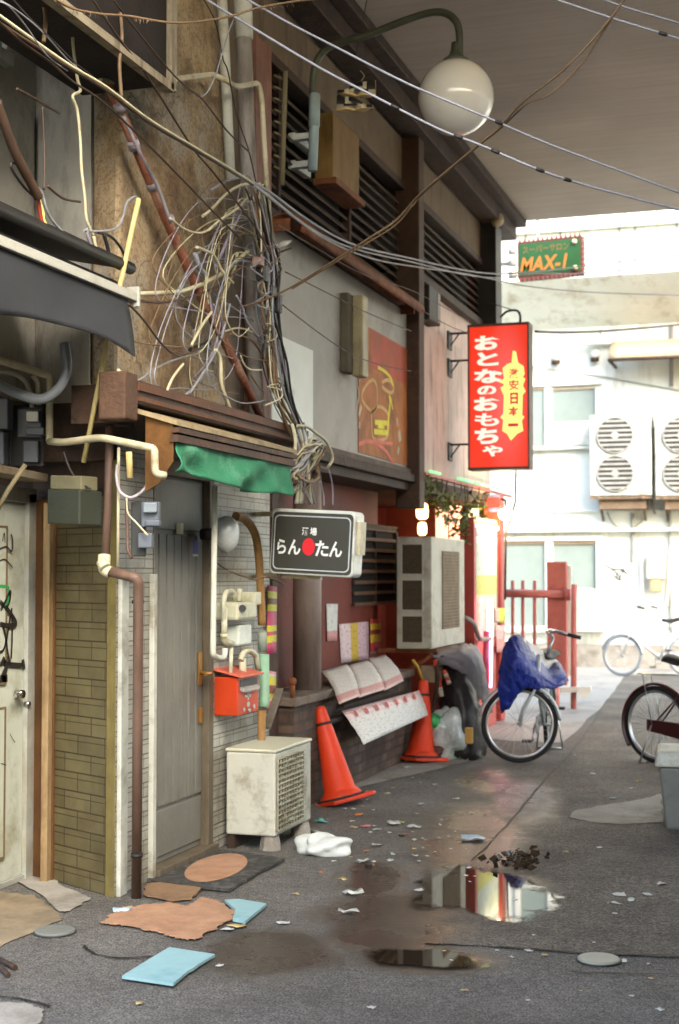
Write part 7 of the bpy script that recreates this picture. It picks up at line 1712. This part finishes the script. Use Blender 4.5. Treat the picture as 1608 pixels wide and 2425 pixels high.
kinds = [(m_wg,"pale grey cable in the upright bundle at the building corner"),(m_wc,"cream cable in the upright bundle at the building corner"),(m_wb,"black cable in the upright bundle at the building corner"),(m_wt,"tan cable in the upright bundle at the building corner"),(m_wl2,"lilac cable in the upright bundle at the building corner"),(m_wbr,"dark brown cable in the upright bundle at the building corner")]
for k in range(34):
    m_, lab = kinds[k % 6]; d = rnd.uniform(-1,1)
    pts = [(606+18*d+rnd.uniform(-8,8), 440+rnd.uniform(-10,40)), (622+20*d+rnd.uniform(-12,12), 540), (634+20*d+rnd.uniform(-16,16), 640+rnd.uniform(-20,20)), (638+20*d+rnd.uniform(-18,18), 745), (648+24*d+rnd.uniform(-18,18), 850+rnd.uniform(-20,20)), (668+24*d+rnd.uniform(-20,20), 935)]
    if rnd.random() < 0.6: pts.append((700+18*d+rnd.uniform(-10,10), 1015+rnd.uniform(-10,20)))
    if rnd.random() < 0.3: pts = pts[:rnd.randint(3,5)]
    cablex("cable", pts, -3.0 - rnd.uniform(0,0.14), rnd.choice([.004,.005,.006,.008,.010]), m_, lab, "upright cable bundle at the building corner", k=6)
for k in range(14):   # little loops and ends sticking out of the bundle
    m_, _l = kinds[k % 6]; u = rnd.uniform(615,665); v = rnd.choice([560,610,630,650,690,720,800,930]) + rnd.uniform(-15,15); s_ = rnd.choice((-1,1))
    pts = [(u,v-20),(u+s_*rnd.uniform(10,30),v-10+rnd.uniform(-8,8)),(u+s_*rnd.uniform(5,35),v+rnd.uniform(0,14)),(u+rnd.uniform(-6,6),v+24)]
    cablex("cable", pts, -3.0, rnd.choice([.003,.004,.005]), m_, "short cable loop sticking out of the upright bundle", "short loops on the upright bundle", k=5)
for k in range(26):   # slack arcs hanging across the stucco edge
    m_, _l = [(m_wc,"cream slack cable arc across the stucco edge"),(m_ws,"pale slack cable arc across the stucco edge"),(m_wl2,"lilac slack cable arc across the stucco edge"),(m_wt,"tan slack cable arc across the stucco edge")][k % 4]
    u0, v0 = 605+rnd.uniform(-12,25), rnd.uniform(440,640); u1, v1 = rnd.choice((rnd.uniform(350,480), rnd.uniform(480,560))), v0+rnd.uniform(60,280); u2, v2 = rnd.uniform(440,640), v1+rnd.uniform(30,150)
    cablex("cable", [(u0,v0),((u0+u1)/2-rnd.uniform(0,25),v0+rnd.uniform(-25,30)),(u1,v1),((u1+u2)/2,(v1+v2)/2+rnd.uniform(10,40)),(u2,min(v2,985))], -3.12+rnd.uniform(-.06,.06), rnd.choice([.0028,.003,.0035,.004,.006]), m_, _l, "slack cable arcs across the stucco edge", k=7)
jb = thing("junction_box", "dark junction block in the middle of the upright cable bundle", "junction box", PX(640,700,-3.02))
for (u,v,w_,h_,m_) in ((622,648,30,40,m_wb),(640,690,34,26,m_wb),(655,720,22,44,m_wb),(612,620,22,22,M("plug_pink", srgb("#8b6f66"), rough=0.6))):
    c = PX(u,v,-3.02); s_ = (c-CO).length/3368/2
    mb = MB(); mb.box(c-Vector((0.03,w_*s_,h_*s_)), c+Vector((0.03,w_*s_,h_*s_))); obj("block", mb, m_, jb, bevel=0.01)
t = thing("insulator", "white insulator spike poking right from the bundle onto the grey panel", "insulator", PX(676,580,-3.15)); mb = MB(); mb.tube([PX(655,588,-3.12),PX(672,578,-3.08),PX(690,570,-3.05)],[.012,.022,.006],10); obj("spike", mb, m_whitepaint, t)
mb = MB(); mb.tube([PX(655,600,-3.12),PX(690,588,-3.06)],.006,6); obj("hook", mb, m_wb, t)
# knot of cables above the black sign
kn = thing("cable_knot", "coiled knot of old cables hanging above the black lightbox sign", "cable coil", PX(727,1160,-2.98))
rnd = random.Random(12)
for k in range(16):
    cu, cv = 722+rnd.uniform(-8,10), 1100+rnd.uniform(-14,18); ru, rv = rnd.uniform(16,36), rnd.uniform(34,62); ph = rnd.uniform(0,6.28); cl = rnd.uniform(4.6,6.2)
    mb = MB(); mb.tube([PX(cu+ru*math.cos(ph+cl*q/22)*(1+0.3*math.sin(q*0.5+k))+rnd.uniform(-2,2), cv+rv*math.sin(ph*0.6+cl*q/22)*(1+0.22*math.cos(q*0.4+2*k))+rnd.uniform(-2,2), -2.98+0.05*math.sin(4*q/22+k)) for q in range(23)], rnd.choice([.006,.008,.010]), 7)
    obj("loop", mb, [m_wt,m_wc,m_wg,m_wc,m_wt][k % 5], kn)
for k in range(12):
    u = 706+rnd.uniform(-8,24); mb = MB(); mb.tube(crom([PX(u-8,1005+rnd.uniform(-10,15),-3.0),PX(u,1040,-2.98),PX(u+rnd.uniform(-4,14),1080,-2.97),PX(u+rnd.uniform(-6,20),1135,-2.98),PX(u+rnd.uniform(-5,24),1192,-3.0)],5), rnd.choice([.006,.008,.011]), 7)
    obj("strand", mb, [m_wc,m_wt,m_wg,m_ws][k % 4], kn)
cablex("cable", [(705,1008),(726,1010),(749,1026),(772,1045),(785,1072),(787,1089),(778,1104)], -2.98, .010, m_wc, "cream cable arching right of the cable knot")
cablex("cable", [(778,1104),(772,1110),(757,1104)], -2.98, .005, m_wt, "short tan tie joining the arching cream cable to the knot")
cablex("cable", [(775,1104),(783,1129),(788,1159),(788,1196)], -2.98, .006, m_wl2, "lilac cable dropping behind the black sign, on the right")
cablex("cable", [(758,1140),(766,1170),(767,1198)], -2.97, .006, m_wl2, "lilac cable dropping behind the black sign, on the left")
cablex("cable", [(540,1352),(560,1358),(600,1372),(625,1366),(650,1372),(672,1384)], -3.0, .006, m_wt, "tan cable running to the lower left of the black sign")
cablex("cable", [(510,1330),(530,1345),(565,1362),(600,1370)], -3.22, .004, m_wbr, "thin dark cable across the cream tiles below the round lamp")

# ================================================================ things on the ground
def flat_thing(name, poly, mat, label, cat, th=0.006, z=0.012, edge=0.006, seed=1, n_sub=5, group=None):
    o = ground_patch(name, poly, mat, z=z+th, rough_edge=edge, kind=None, n_sub=n_sub, seed=seed, th=th)
    return tag(o, label, cat, group)
m_blue = M("blue_board", srgb("#86a9ac"), rough=0.7, var=0.08, scale=7, dirt=srgb("#5b8d92"), dirt_amt=0.2, bump=0.05)
flat_thing("foam_sheet", [(289,2325),(345,2290),(401,2256),(509,2273),(470,2297),(455,2308),(446,2312),(411,2343)], m_blue, "large pale blue board lying on the asphalt in front", "board", th=0.012, edge=0.001, seed=2, n_sub=2)
flat_thing("foam_sheet", [(532,2142),(566,2140),(631,2151),(581,2194),(551,2187),(558,2164)], m_blue, "small torn pale blue board tucked under the tan rug", "board", th=0.014, z=0.010, edge=0.002, seed=3, n_sub=3)
m_tan = M("tan_rug", srgb("#a17c60"), rough=0.95, var=0.25, scale=7, dirt=srgb("#8d6446"), dirt_amt=0.25, bump=0.4, bscale=120)
flat_thing("rug", [(238,2190),(275,2165),(330,2150),(400,2143),(440,2152),(480,2130),(520,2140),(555,2165),(545,2185),(470,2228),(440,2232),(380,2215),(300,2198)], m_tan, "ragged tan rug lying on the asphalt before the brown door", "rug", th=0.004, z=0.010, edge=0.014, seed=4, n_sub=12)
flat_thing("rug", [(345,2100),(400,2096),(475,2108),(455,2135),(400,2140),(340,2125)], M("brown_rug", srgb("#7d6247"), rough=0.95, var=0.2, dirt=srgb("#54402e"), dirt_amt=0.3, bump=0.4), "worn brown rug scrap between door step and tan rug", "rug", th=0.008, z=0.010, edge=0.01, seed=5)
dm = thing("doormat", "dark doormat with tan oval in front of the brown door", "doormat", PG(510,2065))
o = ground_patch("mat", [(348,2092),(430,2045),(500,2018),(590,2028),(674,2042),(610,2075),(545,2116),(430,2104)], M("mat_dark", srgb("#3b3a36"), rough=0.95, var=0.5, scale=30, dirt=srgb("#6f6f69"), dirt_amt=0.25, dirt_scale=14, bump=0.6, bscale=120), z=0.022, rough_edge=0.006, kind=None, th=0.014, seed=6)
o.location = Vector(o['_o'])-Vector(dm['_o']); o.parent = dm
pts = []; c_ = PG(513,2064); ax_ = PG(586,2052)-c_; ay_ = (PG(520,2034)-c_)
for k in range(32): a = 2*math.pi*k/32; p = c_+ax_*math.cos(a)+ay_*math.sin(a); pts.append(Vector((p.x,p.y,0.0235)))
mb = MB(); mb.slab(pts, (0,0,0.003)); obj("oval", mb, m_tan, dm)
def lid(u, v, rpx, label, mat):
    c = PG(u, v); r = rpx*(c-CO).dot(camf)/3368
    t = thing("utility_lid", label, "lid", c, "small round utility lids")
    mb = MB(); mb.lathe(c, [(r,0.0),(r,0.012),(r*0.93,0.016),(0.0,0.016)], 32, smooth=False); obj("cover", mb, mat, t)
    mb = MB(); mb.lathe(c, [(r*1.08,0.002),(r*1.06,0.007),(r*1.005,0.007)], 32); obj("ring", mb, m_mdark, t)
lid(1418,2276,49,"pale round utility lid in the asphalt at the lower right", M("lid_pale", srgb("#8f9285"), rough=0.5, var=0.12, dirt=srgb("#8d8c7d"), dirt_amt=0.2, bump=0.1, metal=0.1))
lid(130,2209,47,"grey round utility lid in the asphalt at the lower left", M("lid_grey", srgb("#70746f"), rough=0.5, var=0.12, dirt=srgb("#6b6c66"), dirt_amt=0.2, bump=0.2, metal=0.1))
c = PG(768,2022); mb = lumpy(c+Vector((0,0,0.045)), 0.145, (1.0,0.60,0.42), 17, amp=0.27, n=60, m=36); tag(obj("plastic_bag", mb, M("bag_white", srgb("#c3c8c2"), rough=0.4, var=0.08, bump=0.5, bscale=25)), "crumpled white plastic bag on the asphalt before the leaning cone", "bag")
c = PG(1225,2046); rnd = random.Random(4); mb = MB()
for k in range(90): leaf(mb, c+Vector((rnd.gauss(0,.07),rnd.gauss(0,.10),rnd.uniform(.012,.05))), rnd.uniform(.03,.07), rnd)
tag(obj("dead_leaves", mb, M("wet_leaf", srgb("#2b2218"), rough=0.25, var=0.4, bump=0.2)), "wet dark clump of leaves at the edge of the puddle", "leaves")
m_paper = M("litter_white", srgb("#b9bcb5"), rough=0.6, var=0.08, bump=0.3, bscale=40)
cols_ = {'w': (m_paper,"white"), 't': (M("litter_teal", srgb("#4aa6a0"), rough=0.5),"teal"), 'p': (M("litter_pink", srgb("#c77a78"), rough=0.6),"pink"), 'g': (M("litter_lime", srgb("#9aa667"), rough=0.6),"lime"), 'o': (M("litter_orange", srgb("#b8743f"), rough=0.6),"orange"), 'k': (m_wb,"black"), 'b': (M("litter_blue", srgb("#a9c3cf"), rough=0.5),"pale blue"), 'y': (M("litter_tan", srgb("#b09a6a"), rough=0.7),"tan")}
LIT = [(760,1948,'t',.045),(932,1953,'w',.05),(893,1968,'w',.03),(866,1960,'p',.035),(893,2004,'w',.032),(838,1962,'y',.03),(862,2044,'w',.05),(873,2053,'k',.025),(838,2118,'w',.06),(826,2163,'w',.05),(1119,1990,'b',.075),(996,1908,'w',.035),(963,1820,'w',.04),(1080,1894,'w',.025),(1116,1843,'w',.025),(1403,1835,'w',.03),(1453,1894,'w',.03),(1495,1869,'w',.028),(1512,1852,'y',.03),(1466,2122,'w',.035),(1495,2135,'w',.033),(1460,2143,'w',.026),(1567,2097,'w',.035),(1533,2122,'w',.025),(992,2112,'w',.03),(1252,2255,'w',.02),(1479,2280,'w',.022),(1563,2395,'w',.016),(950,1950,'g',.03),(980,1962,'w',.05),(951,1982,'k',.022),(915,1882,'g',.02),(875,1880,'w',.05),(818,1918,'w',.02),(836,1918,'w',.022),(850,1932,'o',.03),(735,1862,'w',.025),(868,2018,'o',.02),(930,2026,'w',.025),(925,2040,'w',.02),(760,2070,'o',.02),(706,1995,'p',.015),(670,2190,'w',.03),(560,2200,'y',.045),(540,2205,'w',.03),(290,2160,'b',.05),(300,2156,'y',.04),(960,1978,'o',.015),(1290,2265,'y',.015),(1030,1860,'w',.02),(930,1868,'y',.02),(1000,1835,'o',.02),(712,2005,'y',.02),(812,2085,'y',.03),(1180,1828,'w',.02),(1360,1790,'w',.02),(700,2120,'y',.02),(640,2010,'y',.03),(1340,2020,'y',.02),(1420,2010,'w',.018),(520,2290,'w',.02),(330,2380,'y',.02),(1100,2350,'y',.016),(880,2390,'w',.016)]
_r = random.Random(99)
for _k in range(46): LIT.append((_r.uniform(700,1120), _r.uniform(1835,2060), _r.choice('wwyyw'), _r.uniform(.008,.018)))
for _k in range(24): LIT.append((_r.uniform(1000,1600), _r.uniform(1800,2400), _r.choice('wwy'), _r.uniform(.006,.013)))
wh = {(838,2118):"larger crumpled white paper scrap on the wet asphalt", (1119,1990):"pale blue crumpled wrapper above the puddle", (760,1948):"teal scrap by the concrete block of the old air conditioner", (1567,2097):"white scrap by the right edge of the asphalt"}
rnd = random.Random(44)
for (u, v, c_, s_) in LIT:
    mat_, nm = cols_[c_]; c = PG(u, v); yaw = rnd.uniform(0, 6.28); e = Vector((math.cos(yaw), math.sin(yaw), 0)); f = Vector((-e.y, e.x, 0)); asp = rnd.uniform(0.45, 0.9)
    g = [[c + e*(s_*(j/3-0.5)*2*(1-0.35*abs(i/3-0.5))) + f*(s_*asp*(i/3-0.5)*2*(1-0.3*abs(j/3-0.5))) + Vector((rnd.uniform(-.1,.1)*s_, rnd.uniform(-.1,.1)*s_, 0.006+rnd.uniform(0,0.35)*s_)) for j in range(4)] for i in range(4)]
    mb = MB(); mb.sheet(g, 0.002); lab = wh.get((u, v), nm + " scrap of litter scattered on the asphalt"); o = tag(obj("litter_scrap", mb, mat_), lab, "litter", "litter scattered on the asphalt")
for (p0, p1, r_, m_, lab) in (((735,1966),(782,1980),.010,m_paper,"white straw lying by the concrete block"),((0,2272),(36,2292),.012,m_darkwood,"dark stick at the lower left edge, upper one"),((-5,2285),(20,2310),.010,m_darkwood,"dark stick at the lower left edge, lower one")):
    mb = MB(); mb.tube([PG(*p0,0.012),PG(*p1,0.012)], r_, 8); tag(obj("stick" if m_ is m_darkwood else "straw", mb, m_), lab, "stick" if m_ is m_darkwood else "straw")
# seams in the asphalt
for i, pts in enumerate(([(1180,2245),(1290,2252),(1400,2262),(1500,2264),(1640,2268)],[(1350,2305),(1470,2308),(1640,2312)],[(195,2240),(225,2262),(290,2272),(360,2268)],[(0,2362),(60,2372),(120,2388)],[(1120,2040),(1215,1940),(1290,1850),(1365,1770),(1440,1655)])):
    P = crom([PG(*p) for p in pts], 6); rnd = random.Random(i); L1, L2 = [], []
    for k, p in enumerate(P):
        d = P[min(k+1,len(P)-1)]-P[max(k-1,0)]; nn = Vector((-d.y,d.x,0)).normalized()*rnd.uniform(0.004,0.010); j = Vector((rnd.uniform(-.006,.006),rnd.uniform(-.006,.006),0)); z_ = Vector((0,0,0.0072)); L1.append(p+nn+j+z_); L2.append(p-nn+j+z_)
    mb = MB(); n_ = len(P); mb.add(L1+L2, [(k, n_+k, n_+k+1, k+1) for k in range(n_-1)]); obj("asphalt_seam", mb, m_black, kind="structure")
